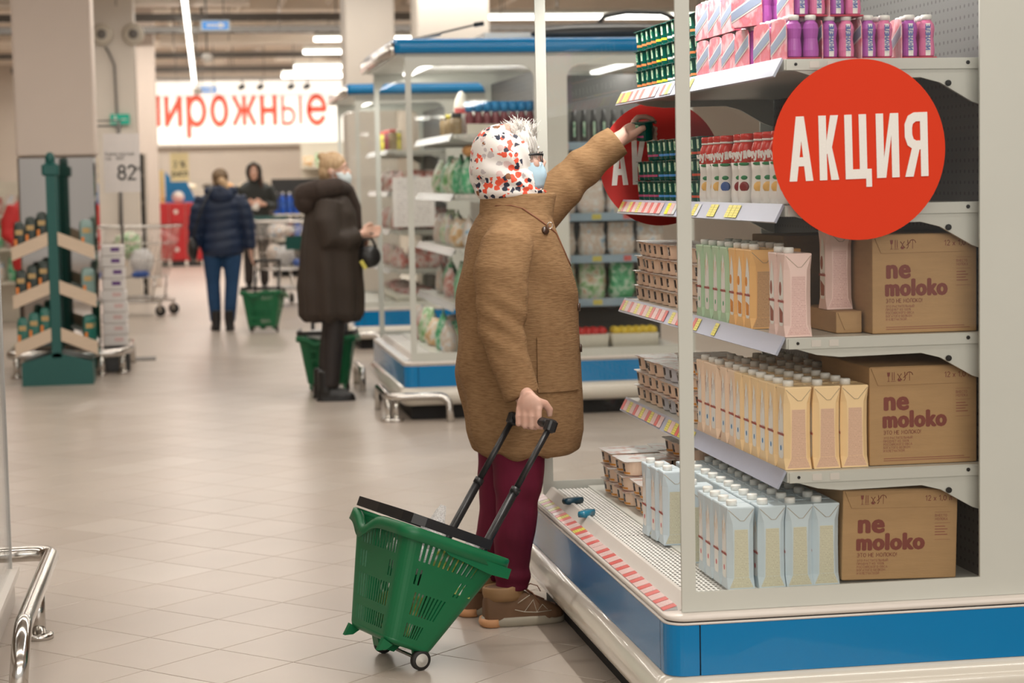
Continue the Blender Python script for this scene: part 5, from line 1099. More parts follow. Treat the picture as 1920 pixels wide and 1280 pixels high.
# headscarf
m = bpy.data.materials.new('floral_scarf'); m.use_nodes = True; N = m.node_tree.nodes; L = m.node_tree.links; b = N['Principled BSDF']; b.inputs['Roughness'].default_value = .6; MT['floral_scarf'] = m
tc = N.new('ShaderNodeTexCoord'); nz = N.new('ShaderNodeTexNoise'); nz.inputs['Scale'].default_value = 70; nz.inputs['Detail'].default_value = 3; L.new(tc.outputs['Object'], nz.inputs[0])
wv = N.new('ShaderNodeVectorMath'); wv.operation = 'MULTIPLY_ADD'; wv.inputs[1].default_value = (.016, .016, .016); L.new(nz.outputs['Color'], wv.inputs[0]); L.new(tc.outputs['Object'], wv.inputs[2]); cur = None
def layer(prev, scale, thr, dist, colr, off, zones=None):
    v = N.new('ShaderNodeTexVoronoi'); v.inputs['Scale'].default_value = scale; a = N.new('ShaderNodeVectorMath'); a.operation = 'ADD'; a.inputs[1].default_value = off; L.new(wv.outputs[0], a.inputs[0]); L.new(a.outputs[0], v.inputs['Vector'])
    s_ = N.new('ShaderNodeSeparateColor'); L.new(v.outputs['Color'], s_.inputs[0]); g1 = N.new('ShaderNodeMath'); g1.operation = 'GREATER_THAN'; g1.inputs[1].default_value = thr; L.new(s_.outputs[0], g1.inputs[0])
    g2 = N.new('ShaderNodeMath'); g2.operation = 'LESS_THAN'; g2.inputs[1].default_value = dist; L.new(v.outputs['Distance'], g2.inputs[0]); k = N.new('ShaderNodeMath'); k.operation = 'MULTIPLY'; L.new(g1.outputs[0], k.inputs[0]); L.new(g2.outputs[0], k.inputs[1]); last = k
    if zones is not None:
        zn = N.new('ShaderNodeTexNoise'); zn.inputs['Scale'].default_value = 13; zn.inputs['Detail'].default_value = 0; za = N.new('ShaderNodeVectorMath'); za.operation = 'ADD'; za.inputs[1].default_value = (3.3, 1.2, 4.4); L.new(tc.outputs['Object'], za.inputs[0]); L.new(za.outputs[0], zn.inputs[0])
        g3 = N.new('ShaderNodeMath'); g3.operation = 'GREATER_THAN'; g3.inputs[1].default_value = zones; L.new(zn.outputs[0], g3.inputs[0]); k2 = N.new('ShaderNodeMath'); k2.operation = 'MULTIPLY'; L.new(k.outputs[0], k2.inputs[0]); L.new(g3.outputs[0], k2.inputs[1]); last = k2
    x = N.new('ShaderNodeMix'); x.data_type = 'RGBA'; L.new(last.outputs[0], x.inputs[0]); x.inputs[7].default_value = (*colr, 1)
    if prev is None: x.inputs[6].default_value = (.76, .72, .68, 1)
    else: L.new(prev.outputs[2], x.inputs[6])
    return x
cur = layer(None, 40, .72, .40, (.50, .45, .45), (0, 0, 0)); cur = layer(cur, 40, .84, .5, (.66, .50, .48), (5, 0, 1)); cur = layer(cur, 50, .35, .50, (.75, .09, .04), (1, 2, 3), .54)
cur = layer(cur, 52, .52, .46, (.02, .025, .05), (7, 3, 5), .515); cur = layer(cur, 46, .95, .42, (.24, .09, .03), (2, 8, 1)); L.new(cur.outputs[2], b.inputs['Base Color'])
sc = M(); RS = Matrix.Rotation(RD(-38), 3, 'Y')
sc.ell((1.018, 6.215, 1.478), (.107, .092, .100), 28, 18, 0, Matrix.Rotation(RD(20), 3, 'Y')); sc.ell((1.000, 6.215, 1.435), (.093, .088, .070), 24, 16); sc.ell((1.065, 6.21, 1.410), (.068, .072, .052), 20, 14); sc.tube([(1.0, 6.215, 1.46), (.965, 6.215, 1.43), (.940, 6.215, 1.405), (.913, 6.215, 1.392)], [.088, .076, .050, .016], 18)
sc.rings([ring(z, a, b2, h, 6.213, 26, 2.0) for z, a, b2, h in ((1.345, .945, 1.135, .078), (1.365, .925, 1.145, .086), (1.40, .92, 1.135, .090), (1.43, .925, 1.12, .09))], 0, True)
sc.ell((1.118, 6.20, 1.372), (.028, .05, .024), 14, 10)
def sc_fn(co, nm, np):
    x, y, z = co.T; a = np.arctan2(z-1.355, 1.125-x); r = np.hypot(z-1.355, x-1.125); d = .0028*np.sin(a*15+8*r)*np.clip(r/.09, 0, 1)*np.clip((.27-r)/.08, 0, 1)
    return co+nm*d[:, None]
sme = remesh(sc, ['floral_scarf'], .0045, 14, sc_fn, 'headscarf')
# open the scarf at the face: drop what lies before the face plane
bmm = bmesh.new(); bmm.from_mesh(sme); kill = [v for v in bmm.verts if (v.co.x-1.088)+(v.co.z-1.47)*.16 > 0 and v.co.z > 1.385+(v.co.x-1.09)*-.3 and v.co.z < 1.66 and not (v.co.x < 1.04)]
bmesh.ops.delete(bmm, geom=kill, context='VERTS'); kill = [v for v in bmm.verts if v.co.z > 1.535+(1.06-v.co.x)*.55 and v.co.x > 1.015]; bmesh.ops.delete(bmm, geom=kill, context='VERTS'); bmm.to_mesh(sme); bmm.free()
sco = part('headscarf', sme, None, woman, 'white headscarf printed with coral, black and grey flowers'); sm_ = sco.modifiers.new('s', 'SOLIDIFY'); sm_.thickness = .0025; sm_.offset = 1
# hair tuft
noise_mix('white_hair', [(.3, (.66, .62, .58)), (.7, (.86, .83, .79))], 200, .6, sc=(1, 1, .15), bump=.4)
hr = M(); hr.ell((1.066, 6.215, 1.528), (.052, .075, .052), 22, 14, 0, Matrix.Rotation(RD(25), 3, 'Y')); hr.ell((1.083, 6.215, 1.49), (.024, .064, .050), 16, 12)
q = random.Random(4)
for k in range(420):
    a = q.uniform(-1, 1); x0 = q.uniform(1.02, 1.115); y0_ = 6.215+q.uniform(-.065, .065); z0_ = 1.540+.02*q.random()-abs(x0-1.07)*.5; l = q.uniform(.03, .055); dx = q.uniform(-.6, .35)
    hr.tube([(x0, y0_, z0_), (x0+dx*l*.4, y0_, z0_+l*.6), (x0+dx*l*.9+q.uniform(-.012, .012), y0_+q.uniform(-.01, .01), z0_+l*q.uniform(.7, 1.05))], [.0016, .0013, .0006], 3, smooth=True)
for k in range(80):
    y0_ = 6.215-.066+q.uniform(-.004, .006); x0 = 1.085+q.uniform(-.012, .02); z0_ = 1.54-q.random()*.03
    hr.tube([(x0, y0_, z0_), (x0+.006, y0_-.002, z0_-.025), (x0+.008+q.uniform(-.005, .006), y0_+.004, z0_-.048)], [.0018, .0016, .0008], 3)
part('hair', hr, 'white_hair', woman, 'wispy white hair above the scarf', kind=None)
eyes(Pm, Rm, .98, woman, 'white_hair')
gl_ = M(); T1 = [Pm(.015, -.078, .012), Pm(.07, -.068, .014), Pm(.098, -.050, .012)]; gl_.tube(T1, .0038, 6, flat=.6); gl_.tube([Pm(.015, .078, .012), Pm(.07, .068, .014), Pm(.098, .050, .012)], .0032, 6)
for s_ in (-1, 1): gl_.tube([Pm(.100-.006*abs(cos(q_)), s_*.030+.022*cos(q_), .004+.017*sin(q_)) for q_ in [2*pi*k/18 for k in range(18)]], .0018, 6, loop=True)
gl_.tube([Pm(.102, -.009, .008), Pm(.104, 0, .010), Pm(.102, .009, .008)], .0016, 6); part('glasses', gl_, 'black_plastic', woman, 'dark framed glasses')
def mask(P, R, parent, mt, s=1):
    b_ = M(); rows = []
    for i in range(7):
        v = i/6; row = []
        for j in range(11):
            u = j/10*2-1; yy_ = .066*s*sin(u*1.25)/sin(1.25); xx = .112*s-.075*s*abs(u)**1.8-(.02*s*abs(v-.45))*1.5; row.append(P(xx/s, yy_/s, (-.012-.085*v)))
        rows.append(row)
    vs = [v for r_ in rows for v in r_]; b_.add(vs, [(j*11+i, j*11+i+1, (j+1)*11+i+1, (j+1)*11+i) for j in range(6) for i in range(10)], 0, True)
    for s_ in (0, 10): b_.tube([rows[1][s_], P(.0, (-1 if s_ == 0 else 1)*.079, .005)], .0012, 5); b_.tube([rows[5][s_], P(.0, (-1 if s_ == 0 else 1)*.079, -.02)], .0012, 5)
    for k in (2, 3, 4): b_.tube([r_+Vector((0, 0, 0)) for r_ in rows[k]], .0008, 4)
    o = part('face_mask', b_, mt, parent, 'pale blue surgical face mask'); md = o.modifiers.new('s', 'SOLIDIFY'); md.thickness = .002
mask(Pm, Rm, woman, 'mask_blue', .98)
KGR['k'].o  # the cup she holds is one loose cup of the same kind
hcup = thing('yogurt_cup', 'single dark green yogurt cup held in the reaching hand', 'yogurt', (cupc.x, cupc.y, cupc.z), (RD(4), RD(-6), .3))
part('cup', KGR['k'].o.children[0].data, None, hcup); part('foil_lid', M().rings([rrect(-.035, .035, -.035, .035, .012, 3, z) for z in (GH, GH+.0016)], 0, True, smooth=False), 'green_foil', hcup)
# ================================================================ OTHER SHOPPERS
mat('brown_coat', (.034, .022, .015), .75, var=.2, scale=4, bump=.15, bscale=60); mat('brown_fur', (.04, .026, .02), .9, bump=.9, bscale=90, var=.4, scale=40); mat('dark_trousers', (.020, .014, .013), .6); mat('black_leather', (.012, .011, .011), .35)
mat('navy_puffer', (.005, .018, .055), .5, var=.25, scale=6); mat('jeans', (.012, .055, .14), .8, var=.2, scale=20); mat('dark_olive', (.018, .022, .020), .6, var=.2); mat('red_jacket', (.60, .03, .03), .6)
noise_mix('blonde', [(.3, (.36, .22, .11)), (.7, (.58, .41, .24))], 90, .5, sc=(1, 1, .2)); noise_mix('brown_hair', [(.3, (.09, .055, .03)), (.7, (.26, .17, .09))], 70, .5, sc=(1, 1, .2)); mat('dark_hair', (.06, .025, .015), .5)
def el_ring(z, xb, xf, hy, n=30, pw=2.2, y=0):
    cx = (xb+xf)/2; hx = (xf-xb)/2; e = 2/pw
    return [(cx+hx*math.copysign(abs(cos(q))**e, cos(q)), y+hy*math.copysign(abs(sin(q))**e, sin(q)), z) for q in [2*pi*k/n for k in range(n)]]
def simple_hand(b, wrist, tip, thumb_dir, r=.011):
    w = Vector(wrist); t = Vector(tip); d = (t-w).normalized(); side = Vector(thumb_dir).normalized(); nrm = d.cross(side).normalized(); R = Matrix((side, nrm, d)).transposed()
    c = w+d*.045; b.ell(c, (.040, .016, .048), 16, 10, 0, R); b.tube([w-d*.02, c], [.026, .028], 12, flat=.8)
    for i in range(4):
        p0 = c+d*.035+side*(.030-.020*i); l = (.070, .076, .071, .056)[i]; b.tube([p0-d*.02, p0, p0+d*l*.45+nrm*.008, p0+d*l*.75+nrm*.024, p0+d*l*.85+nrm*.040], [r, r, r*.95, r*.85, r*.7], 8)
    b.tube([c+side*.030-d*.02, c+side*.052+d*.005, c+side*.060+d*.030+nrm*.010, c+side*.052+d*.052+nrm*.018], [r*1.3, r*1.15, r, r*.8], 8)
def shopper(label, loc, rz, s, legs, arms, headc, headtilt, head_yaw, skin, coat_rings, sleeves, coatmat, legmat, bootmat, voxel, hairfn, coatname='coat', deform=None):
    b = M(); f = Vector((cos(head_yaw), sin(head_yaw), 0)); P, R = head_shapes(b, headc, f, 1.0, headtilt)
    b.tube([(headc[0]-.02, headc[1], headc[2]-.04), (headc[0]-.045, headc[1]*.6, headc[2]-.20)], [.050, .060], 14)
    ct = coat_rings; zs = [r[0] for r in ct]; b.rings([el_ring(z, xb+.045, xf-.045, hy-.045) for z, xb, xf, hy in ct if .62 < z < max(zs)-.03], 0, True)
    for pts, rr in arms: b.tube(pts, rr, 12)
    for w, tip, th in [a_[-1] for a_ in sleeves]: simple_hand(b, w, tip, th)
    for l in legs: b.tube([(l[0][0], l[0][1], .85), (l[1][0], l[1][1], .48), (l[2][0], l[2][1], .10)], [.085, .052, .038], 14); b.tube([(l[2][0]-.02, l[2][1], .05), (l[2][0]+l[3][0]*.13, l[2][1]+l[3][1]*.13, .03)], [.035, .026], 10)
    t = thing('person', label, 'person', loc, (0, 0, rz), None, remesh(b, [skin], voxel, 3, None, 'person'))
    c = M(); c.rings([el_ring(z, xb, xf, hy) for z, xb, xf, hy in ct], 0, True)
    for pts, rr, _ in sleeves: c.tube(pts, rr, 18)
    co = part(coatname, remesh(c, [coatmat], voxel*1.6, 4, deform, coatname), None, t)
    tr = M()
    for l in legs: tr.tube([(l[0][0], l[0][1], .88), (l[0][0]*.7+l[1][0]*.3, l[0][1]*.7+l[1][1]*.3, .70), (l[1][0], l[1][1], .48), (l[1][0]*.5+l[2][0]*.5, l[1][1]*.5+l[2][1]*.5, .30), (l[2][0], l[2][1], .09)], [.105, .095, .070, .066, .056], 20)
    tr.ell((legs[0][0][0], 0, .86), (.12, .17, .10))
    part('trousers', remesh(tr, [legmat], voxel*1.4, 3, None, 'trousers'), None, t)
    for l in legs:
        d = Vector((l[3][0], l[3][1], 0)).normalized(); x, y = l[2]; an = math.atan2(d.y, d.x); q = M()
        for xx0 in (0,): q.rings([[(xx, w_*math.copysign(abs(cos(a))**.75, cos(a)), .012+(h_-.012)*max(0, sin(a))**.62 if sin(a) > 0 else .012) for a in [2*pi*k/20 for k in range(20)]] for xx, h_, w_ in ((-.085, .07, .022), (-.07, .095, .036), (-.02, .11, .040), (.04, .085, .042), (.09, .065, .044), (.14, .052, .036), (.158, .035, .018))], 0, True)
        q.rings([[(-.03+.052*cos(a), .046*sin(a), z) for a in [2*pi*k/20 for k in range(20)]] for z in (.05, .20)], 0, True)
        o = part('boot', remesh(q, [bootmat], voxel*1.2, 2, None, 'boot'), None, t, loc=(x, y, 0), rot=(0, 0, an)); part('sole', M().rings([[(.035+.128*cos(a)*k_, .046*math.copysign(abs(sin(a))**.8, sin(a))*k_, z) for a in [2*pi*k/22 for k in range(22)]] for z, k_ in ((0, .96), (.006, 1), (.018, 1))], 0, True), 'black_plastic', o)
    hairfn(t, P, R)
    t.scale = (s, s, s); return t, P, R
# -- woman in brown hooded coat, side view facing +X, blue mask
def hair_brown(t, P, R):
    h = M(); h.ell(P(-.010, 0, .040), (.092, .079, .088), 20, 14, 0, R); h.ell(P(-.048, 0, -.010), (.058, .073, .072), 18, 12, 0, R); h.ell(P(-.075, 0, .100), (.034, .036, .026), 14, 10, 0, R)
    part('hair', remesh(h, ['blonde'], .007, 3, None, 'hair'), None, t, 'blonde hair tied up in a bun')
def fold_a(co, nm, np):
    x, y, z = co.T; a = np.arctan2(y, x); return co+nm*(.012*np.clip((1.25-z)/.5, 0, 1)*np.sin(a*10+z*1.5)+.002*np.sin(z*25+x*20))[:, None]
brown, P2, R2 = shopper('woman in dark brown hooded coat and face mask standing with a green basket', (.985, 13.02, 0), RD(2), 1.0,
    [((-.02, -.08), (-.01, -.09), (-.045, -.095), (1, -.15)), ((-.02, .09), (.0, .10), (-.05, .11), (1, .1))],
    [([(-.03, -.15, 1.26), (-.02, -.19, 1.02), (.14, -.13, 1.06), (.19, -.09, 1.08)], [.045, .038, .030, .026]), ([(-.03, .16, 1.26), (.0, .2, 1.02), (.12, .10, 1.04), (.17, .02, 1.05)], [.045, .038, .030, .026])],
    (.028, 0, 1.487), 0.03, RD(-18), 'skin_light',
    [(.52, -.19, .17, .20), (.56, -.225, .195, .235), (.75, -.225, .195, .24), (.95, -.205, .185, .23), (1.1, -.19, .175, .225), (1.22, -.17, .16, .215), (1.30, -.13, .13, .18), (1.36, -.09, .10, .12), (1.40, -.07, .07, .08)],
    [([(-.03, -.15, 1.28), (-.05, -.20, 1.16), (-.03, -.215, 1.05), (.06, -.185, 1.04), (.15, -.13, 1.065)], [.09, .085, .08, .07, .062], ((.175, -.105, 1.075), (.26, -.055, 1.085), (0, .2, 1))),
     ([(-.03, .16, 1.28), (-.02, .21, 1.12), (.02, .20, 1.04), (.13, .09, 1.04)], [.09, .085, .075, .062], ((.15, .05, 1.05), (.22, -.02, 1.03), (0, -.2, 1)))],
    'brown_coat', 'dark_trousers', 'black_leather', .007, hair_brown, 'coat', fold_a)
fh = M(); fh.tube([(.10, -.05, 1.37), (.03, -.14, 1.385), (-.08, -.15, 1.365), (-.17, -.06, 1.335), (-.17, .06, 1.335), (-.08, .15, 1.365), (.03, .14, 1.385), (.10, .05, 1.37)], [.045, .06, .07, .075, .075, .07, .06, .045], 14); fh.ell((-.15, 0, 1.29), (.09, .15, .085)); fh.tube([(.10, -.06, 1.37), (.15, -.03, 1.25), (.165, -.02, 1.1)], [.045, .045, .035], 12)
part('fur_hood', remesh(fh, ['brown_fur'], .010, 3, None, 'fur_hood'), None, brown, 'dark fur-trimmed hood lying on the shoulders'); mask(P2, R2, brown, 'mask_white'); eyes(P2, R2, 1, brown)
hb_ = thing('handbag', 'black handbag with small yellow label in front of the woman in brown', 'bag', (1.215, 12.90, .93))
hbm = crumple((0, 0, 0), (.075, .05, .075), 21, amp=.08); part('bag_body', hbm, 'black_leather', hb_); part('bag_label', M().box(-.075, -.05, -.058, -.050, -.05, .01).xf(Matrix.Rotation(RD(-30), 4, 'Y')), 'tag_yellow', hb_); part('handle', M().tube([(-.05, 0, .06), (-.03, 0, .115), (.02, 0, .115), (.045, 0, .06)], .009, 8), 'black_leather', hb_)
cloth = crumple((1.225, 12.955, 1.015), (.028, .03, .03), 4); single('phone', M().rbox(1.222, 1.245, 12.86, 12.935, 1.075, 1.085, .003).xf(Matrix.Identity(4)), 'black_plastic', 'dark phone in the hands of the woman in brown', 'phone')
B2 = basket('upright green rolling basket standing behind the woman in brown', (.99, 13.62, 0), RD(80), 0.0, handle_len=.62)
single('plastic_bag', crumple((.93, 13.50, .385), (.10, .09, .045), 31, amp=.12), 'bag_white', 'white crumpled bag on top of the basket behind the woman in brown', 'bag')
# -- woman in blue jacket seen from behind, walking away
def hair_blue(t, P, R):
    h = M(); h.ell(P(-.015, 0, .030), (.093, .083, .088), 20, 14, 0, R); h.ell(P(-.05, 0, -.03), (.06, .074, .075), 18, 12, 0, R)
    part('hair', remesh(h, ['brown_hair'], .007, 3, None, 'hair'), None, t)
    p = M(); p.tube([P(-.09, 0, .01), P(-.12, -.03, -.03), P(-.12, -.06, -.10), P(-.10, -.085, -.17)], [.032, .042, .036, .018], 14); part('ponytail', p, 'blonde', t, 'light brown ponytail')
def fold_b(co, nm, np):
    x, y, z = co.T; return co+nm*(.008*np.abs(np.sin(z*32+.6*np.sin(y*9))))[:, None]
blue, P3, R3 = shopper('woman in dark blue hooded jacket and jeans walking away, seen from behind', (.42, 19.7, 0), RD(90), .985,
    [((0, .10), (.03, .10), (.0, .085), (1, .12)), ((0, -.10), (-.02, -.085), (-.06, -.05), (1, -.1))],
    [([(0, .17, 1.28), (.0, .24, 1.05), (.02, .25, .80)], [.045, .038, .028]), ([(0, -.17, 1.28), (.0, -.25, 1.02), (.0, -.27, .80)], [.045, .038, .028])],
    (.02, 0, 1.49), 0.05, 0, 'skin_light',
    [(.74, -.12, .13, .18), (.78, -.145, .15, .205), (.90, -.14, .15, .20), (1.02, -.125, .14, .185), (1.15, -.13, .14, .20), (1.26, -.125, .13, .21), (1.33, -.10, .11, .18), (1.39, -.07, .08, .10)],
    [([(0, .16, 1.30), (-.01, .225, 1.18), (.0, .255, 1.02), (.02, .265, .84)], [.085, .08, .07, .055], ((.02, .268, .82), (.03, .27, .70), (1, 0, 0))),
     ([(0, -.16, 1.30), (-.01, -.225, 1.18), (.0, -.26, 1.0), (-.0, -.275, .80)], [.085, .08, .07, .055], ((-.0, -.278, .775), (-.0, -.285, .66), (1, 0, 0)))],
    'navy_puffer', 'jeans', 'black_leather', .008, hair_blue, 'jacket', fold_b)
fh = M(); fh.ell((-.10, 0, 1.335), (.065, .125, .085)); fh.tube([(.06, .11, 1.37), (-.06, .13, 1.38), (-.12, 0, 1.39), (-.06, -.13, 1.38), (.06, -.11, 1.37)], [.04, .045, .045, .045, .04], 12); part('hood', remesh(fh, ['navy_puffer'], .011, 3, None, 'hood'), None, blue)
hb_ = thing('handbag', 'black handbag hanging at the left hip of the woman in blue', 'bag', (.135, 19.62, .80))
part('bag_body', crumple((0, 0, 0), (.05, .13, .12), 41, amp=.06), 'black_leather', hb_); part('strap', M().tube([(0, -.09, .10), (.08, -.06, .35), (.20, -.05, .60)], .007, 6), 'black_leather', hb_)
B3 = basket('green rolling basket pulled by the woman in blue', (.79, 19.28, 0), RD(75), .12, handle_len=.66)
# -- woman in dark hooded jacket facing the camera
def hair_dark(t, P, R):
    h = M(); h.tube([P(.03, .07, .02), P(.03, .085, -.10), P(.04, .09, -.22)], [.025, .03, .015], 10); part('hair', h, 'dark_hair', t, 'long dark hair over one shoulder')
    g_ = M(); g_.ell(P(-.03, 0, .03), (.098, .098, .105), 20, 14, 0, R); g_.tube([P(.055, 0, .115), P(.06, .07, .07), P(.05, .085, 0), P(.045, .07, -.08), P(.03, 0, -.12), P(.045, -.07, -.08), P(.05, -.085, 0), P(.06, -.07, .07)], .022, 10, loop=True); part('hood', remesh(g_, ['dark_olive'], .009, 2, None, 'hood'), None, t, 'dark hood pulled up')
dark, P4, R4 = shopper('woman in dark hooded jacket facing the camera behind the trolleys', (1.03, 27.2, 0), RD(-92), 1.06,
    [((0, .09), (.02, .10), (.0, .10), (1, .1)), ((0, -.09), (.02, -.09), (0, -.10), (1, -.1))],
    [([(0, .17, 1.28), (.03, .22, 1.05), (.17, .08, 1.10)], [.045, .038, .028]), ([(0, -.17, 1.28), (.03, -.22, 1.05), (.17, -.08, 1.10)], [.045, .038, .028])],
    (.035, 0, 1.49), 0.12, 0, 'skin_light',
    [(.70, -.12, .13, .20), (.80, -.14, .15, .21), (1.0, -.13, .14, .19), (1.18, -.13, .14, .20), (1.27, -.12, .13, .21), (1.34, -.10, .11, .17), (1.39, -.07, .08, .09)],
    [([(0, .16, 1.30), (.0, .225, 1.16), (.02, .235, 1.05), (.13, .14, 1.07)], [.085, .08, .07, .055], ((.15, .10, 1.09), (.21, .03, 1.10), (0, 0, 1))),
     ([(0, -.16, 1.30), (.0, -.225, 1.16), (.02, -.235, 1.05), (.13, -.14, 1.07)], [.085, .08, .07, .055], ((.15, -.10, 1.09), (.21, -.03, 1.10), (0, 0, 1)))],
    'dark_olive', 'dark_trousers', 'black_leather', .009, hair_dark, 'jacket')
eyes(P4, R4, 1, dark)
single('paper_bag', crumple((1.03, 26.93, 1.12), (.05, .02, .05), 61), 'white_print', 'small white packet in the hands of the woman in the dark hood', 'packet')
# -- sliver of a shopper in red at the left edge
red, P5, R5 = shopper('shopper in a red jacket partly behind the mirror column at the left edge', (-1.285, 18.4, 0), RD(-60), .96,
    [((0, .09), (.02, .10), (.0, .10), (1, .1)), ((0, -.09), (.02, -.09), (0, -.10), (1, -.1))],
    [([(0, .17, 1.28), (.0, .24, 1.05), (.12, .20, .98)], [.045, .038, .028]), ([(0, -.17, 1.28), (.0, -.25, 1.02), (.12, -.22, .98)], [.045, .038, .028])],
    (.02, 0, 1.49), 0.05, 0, 'skin_light',
    [(.72, -.12, .13, .20), (.80, -.145, .15, .21), (1.02, -.125, .14, .19), (1.15, -.13, .14, .20), (1.26, -.125, .13, .21), (1.33, -.10, .11, .18), (1.39, -.07, .08, .10)],
    [([(0, .16, 1.30), (-.01, .23, 1.16), (.0, .245, 1.05), (.10, .20, .99)], [.085, .08, .07, .055], ((.12, .20, .98), (.2, .17, .97), (0, 0, 1))),
     ([(0, -.16, 1.30), (-.01, -.23, 1.16), (.0, -.25, 1.05), (.10, -.22, .99)], [.085, .08, .07, .055], ((.12, -.22, .98), (.2, -.19, .97), (0, 0, 1)))],
    'red_jacket', 'dark_trousers', 'black_leather', .010, hair_blue, 'jacket')
# ================================================================ GOODS IN THE FARTHER DISPLAYS
noise_mix('veg_bag', [(.3, (.10, .32, .10)), (.45, (.35, .55, .28)), (.55, (.70, .75, .62)), (.7, (.55, .35, .20))], 22, .3, bump=.3); noise_mix('leaf_bag', [(.3, (.04, .30, .13)), (.5, (.12, .5, .25)), (.62, (.6, .75, .62)), (.8, (.1, .4, .2))], 26, .3, bump=.4)
noise_mix('meat_bag', [(.3, (.45, .07, .06)), (.48, (.60, .30, .26)), (.58, (.72, .66, .62)), (.75, (.35, .05, .08))], 20, .3, bump=.3); noise_mix('white_bag', [(.35, (.72, .70, .66)), (.5, (.66, .52, .42)), (.6, (.78, .76, .74)), (.72, (.12, .35, .55))], 18, .35, bump=.3)
noise_mix('bread_bag', [(.3, (.55, .30, .12)), (.5, (.70, .50, .28)), (.6, (.75, .72, .66)), (.8, (.10, .35, .20))], 20, .35, bump=.3); mat('dark_tray', (.03, .03, .03), .4); mat('juice', (.20, .04, .05), .15, var=.3); mat('blue_cap', (.01, .22, .50), .35); mat('carrot', (.75, .22, .03), .4); mat('onion', (.62, .30, .10), .4); mat('tomato', (.62, .03, .03), .25); mat('lemon', (.80, .58, .06), .35); mat('green_pack', (.10, .42, .18), .4); mat('jar_glass', (.30, .22, .12), .1, var=.5, scale=20); mat('ivory', (.72, .68, .58), .5)
def pouch_mesh(nm, w, d, h, mt, seed):
    q = random.Random(seed*7+int(w*1000)); rs = []
    for zz, kw, kd in ((0, .80, .62), (.04, .92, .85), (.2, 1, 1), (.4, 1, .97), (.6, .98, .80), (.78, .93, .48), (.9, .90, .16), (.92, .92, .05), (1.0, .92, .04)):
        W_, D_ = w/2*kw, d/2*kd; r = []
        for k in range(20):
            t = 2*pi*k/20; c_, s_ = cos(t), sin(t); n_ = 1+(q.uniform(-.09, .09) if .02 < zz < .85 else 0)
            r.append((W_*math.copysign(abs(c_)**.55, c_)*n_+jit(.002), D_*math.copysign(abs(s_)**.75, s_)*n_, h*zz+(q.uniform(-.004, .004) if zz > 0 else 0)))
        rs.append(r)
    b = M(); b.rings(rs, 0, True); return b.mesh(nm, mt)
PM = {k: [pouch_mesh('pouch', w, d, h, mt, s_) for s_ in (1, 2, 3)] for k, (w, d, h, mt) in dict(veg=(.17, .11, .22, 'veg_bag'), leaf=(.16, .10, .24, 'leaf_bag'), meat=(.19, .10, .18, 'meat_bag'), white=(.17, .09, .20, 'white_bag'), bread=(.18, .12, .17, 'bread_bag')).items()}
NAMES = dict(veg='vegetable bag', leaf='bag of green leaves', meat='pack of red meat', white='white printed bag', bread='bag of rolls')
def pouch(k, x, y, z, rz, label, grp, lean=0):
    return thing('food_bag', label, 'bag', (x, y, z), (lean, 0, rz), grp, PM[k][rng.randrange(3)])
def tall_bottle():
    t = thing('sauce_bottle', '', 'bottle', group='blue capped bottles on the top shelf of the second display')
    part('bottle_body', M().lathe([(.024, 0), (.026, .01), (.026, .10), (.018, .125), (.014, .135)], n=16), 'juice', t); part('cap', M().lathe([(0, .133), (.028, .133), (.028, .19), (0, .19)], n=16), 'blue_cap', t); return t
KT = Kind(tall_bottle)
X2, Y2 = 1.336, 11.70
for k in range(9): KT.put((X2+.395+.052*k, Y2+.12, 1.684), (0, 0, 0), f'blue capped bottle on the top shelf of the second display, {ORD[k]} from the left')
single('shelf_tray', M().poly([(0, 0), (.42, 0), (.42, .052), (0, .060)], -.012, 0, ax='y'), 'ivory', 'cream card tray front before the blue capped bottles', 'tray', (X2+.37, Y2+.085, 1.683))
for k in range(5):
    t = thing('condiment_jar', f'small dark jar left of the blue capped bottles, {ORD[k]} from the near end', 'jar', (X2+.315+.012*(k % 2), Y2+.11+.13*k, 1.683), group='jars on the top shelf of the second display')
    part('jar_body', M().lathe([(.030, 0), (.033, .01), (.033, .09), (.024, .10)], n=14), 'jar_glass', t); part('lid', M().lathe([(0, .1), (.03, .1), (.03, .125), (0, .125)], n=14), ('dark_tray', 'ivory', 'tag_yellow', 'dark_tray', 'ivory')[k], t)
t = thing('ham_pack', 'white rounded pack with red stripe standing among the jars', 'packet', (X2+.375, Y2+.30, 1.683)); part('pack_body', crumple((0, 0, .13), (.05, .04, .13), 71, amp=.04), 'ivory', t); part('stripe', M().box(-.05, .05, -.043, -.036, .13, .16), 'tag_red', t)
rowkinds = {1.328: ('leaf', 'leaf', 'veg', 'veg', 'leaf', 'veg'), 1.003: ('white', 'bread', 'veg', 'white', 'veg', 'white'), .672: ('white', 'leaf', 'white', 'meat', 'leaf', 'white')}
shn = {1.328: 'second', 1.003: 'middle', .672: 'fourth'}
for z, ks in rowkinds.items():
    for i, k in enumerate(ks):
        pouch(k, X2+.385+(.0 if i % 2 else .02), Y2+.25+.235*i, z+.001, pi/2+jit(.3), f'{NAMES[k]} on {shn[z]} shelf of the second display, {ORD[i]} along the front', f'food bags along the {shn[z]} shelf of the second display', jit(.12))
    for i in range(3):
        k = ks[(i+1) % 6]; pouch(k, X2+.50+.135*i+.0, Y2+.13, z+.001, jit(.3), f'{NAMES[k]} inside second display behind end glass, {shn[z]} shelf, {("left","middle","right")[i]}', f'food bags behind the end glass, {shn[z]} shelf of the second display', jit(.15))
for k, (dx, dy) in enumerate(((0, 0), (.085, .03))):
    single('onion_bag', M().ell((0, 0, 0), (.045, .045, .036)), 'onion', ('left', 'right')[k]+' orange brown onion on top of the vegetable bags', 'onion', (X2+.39+dx, Y2+.12+dy, 1.585))
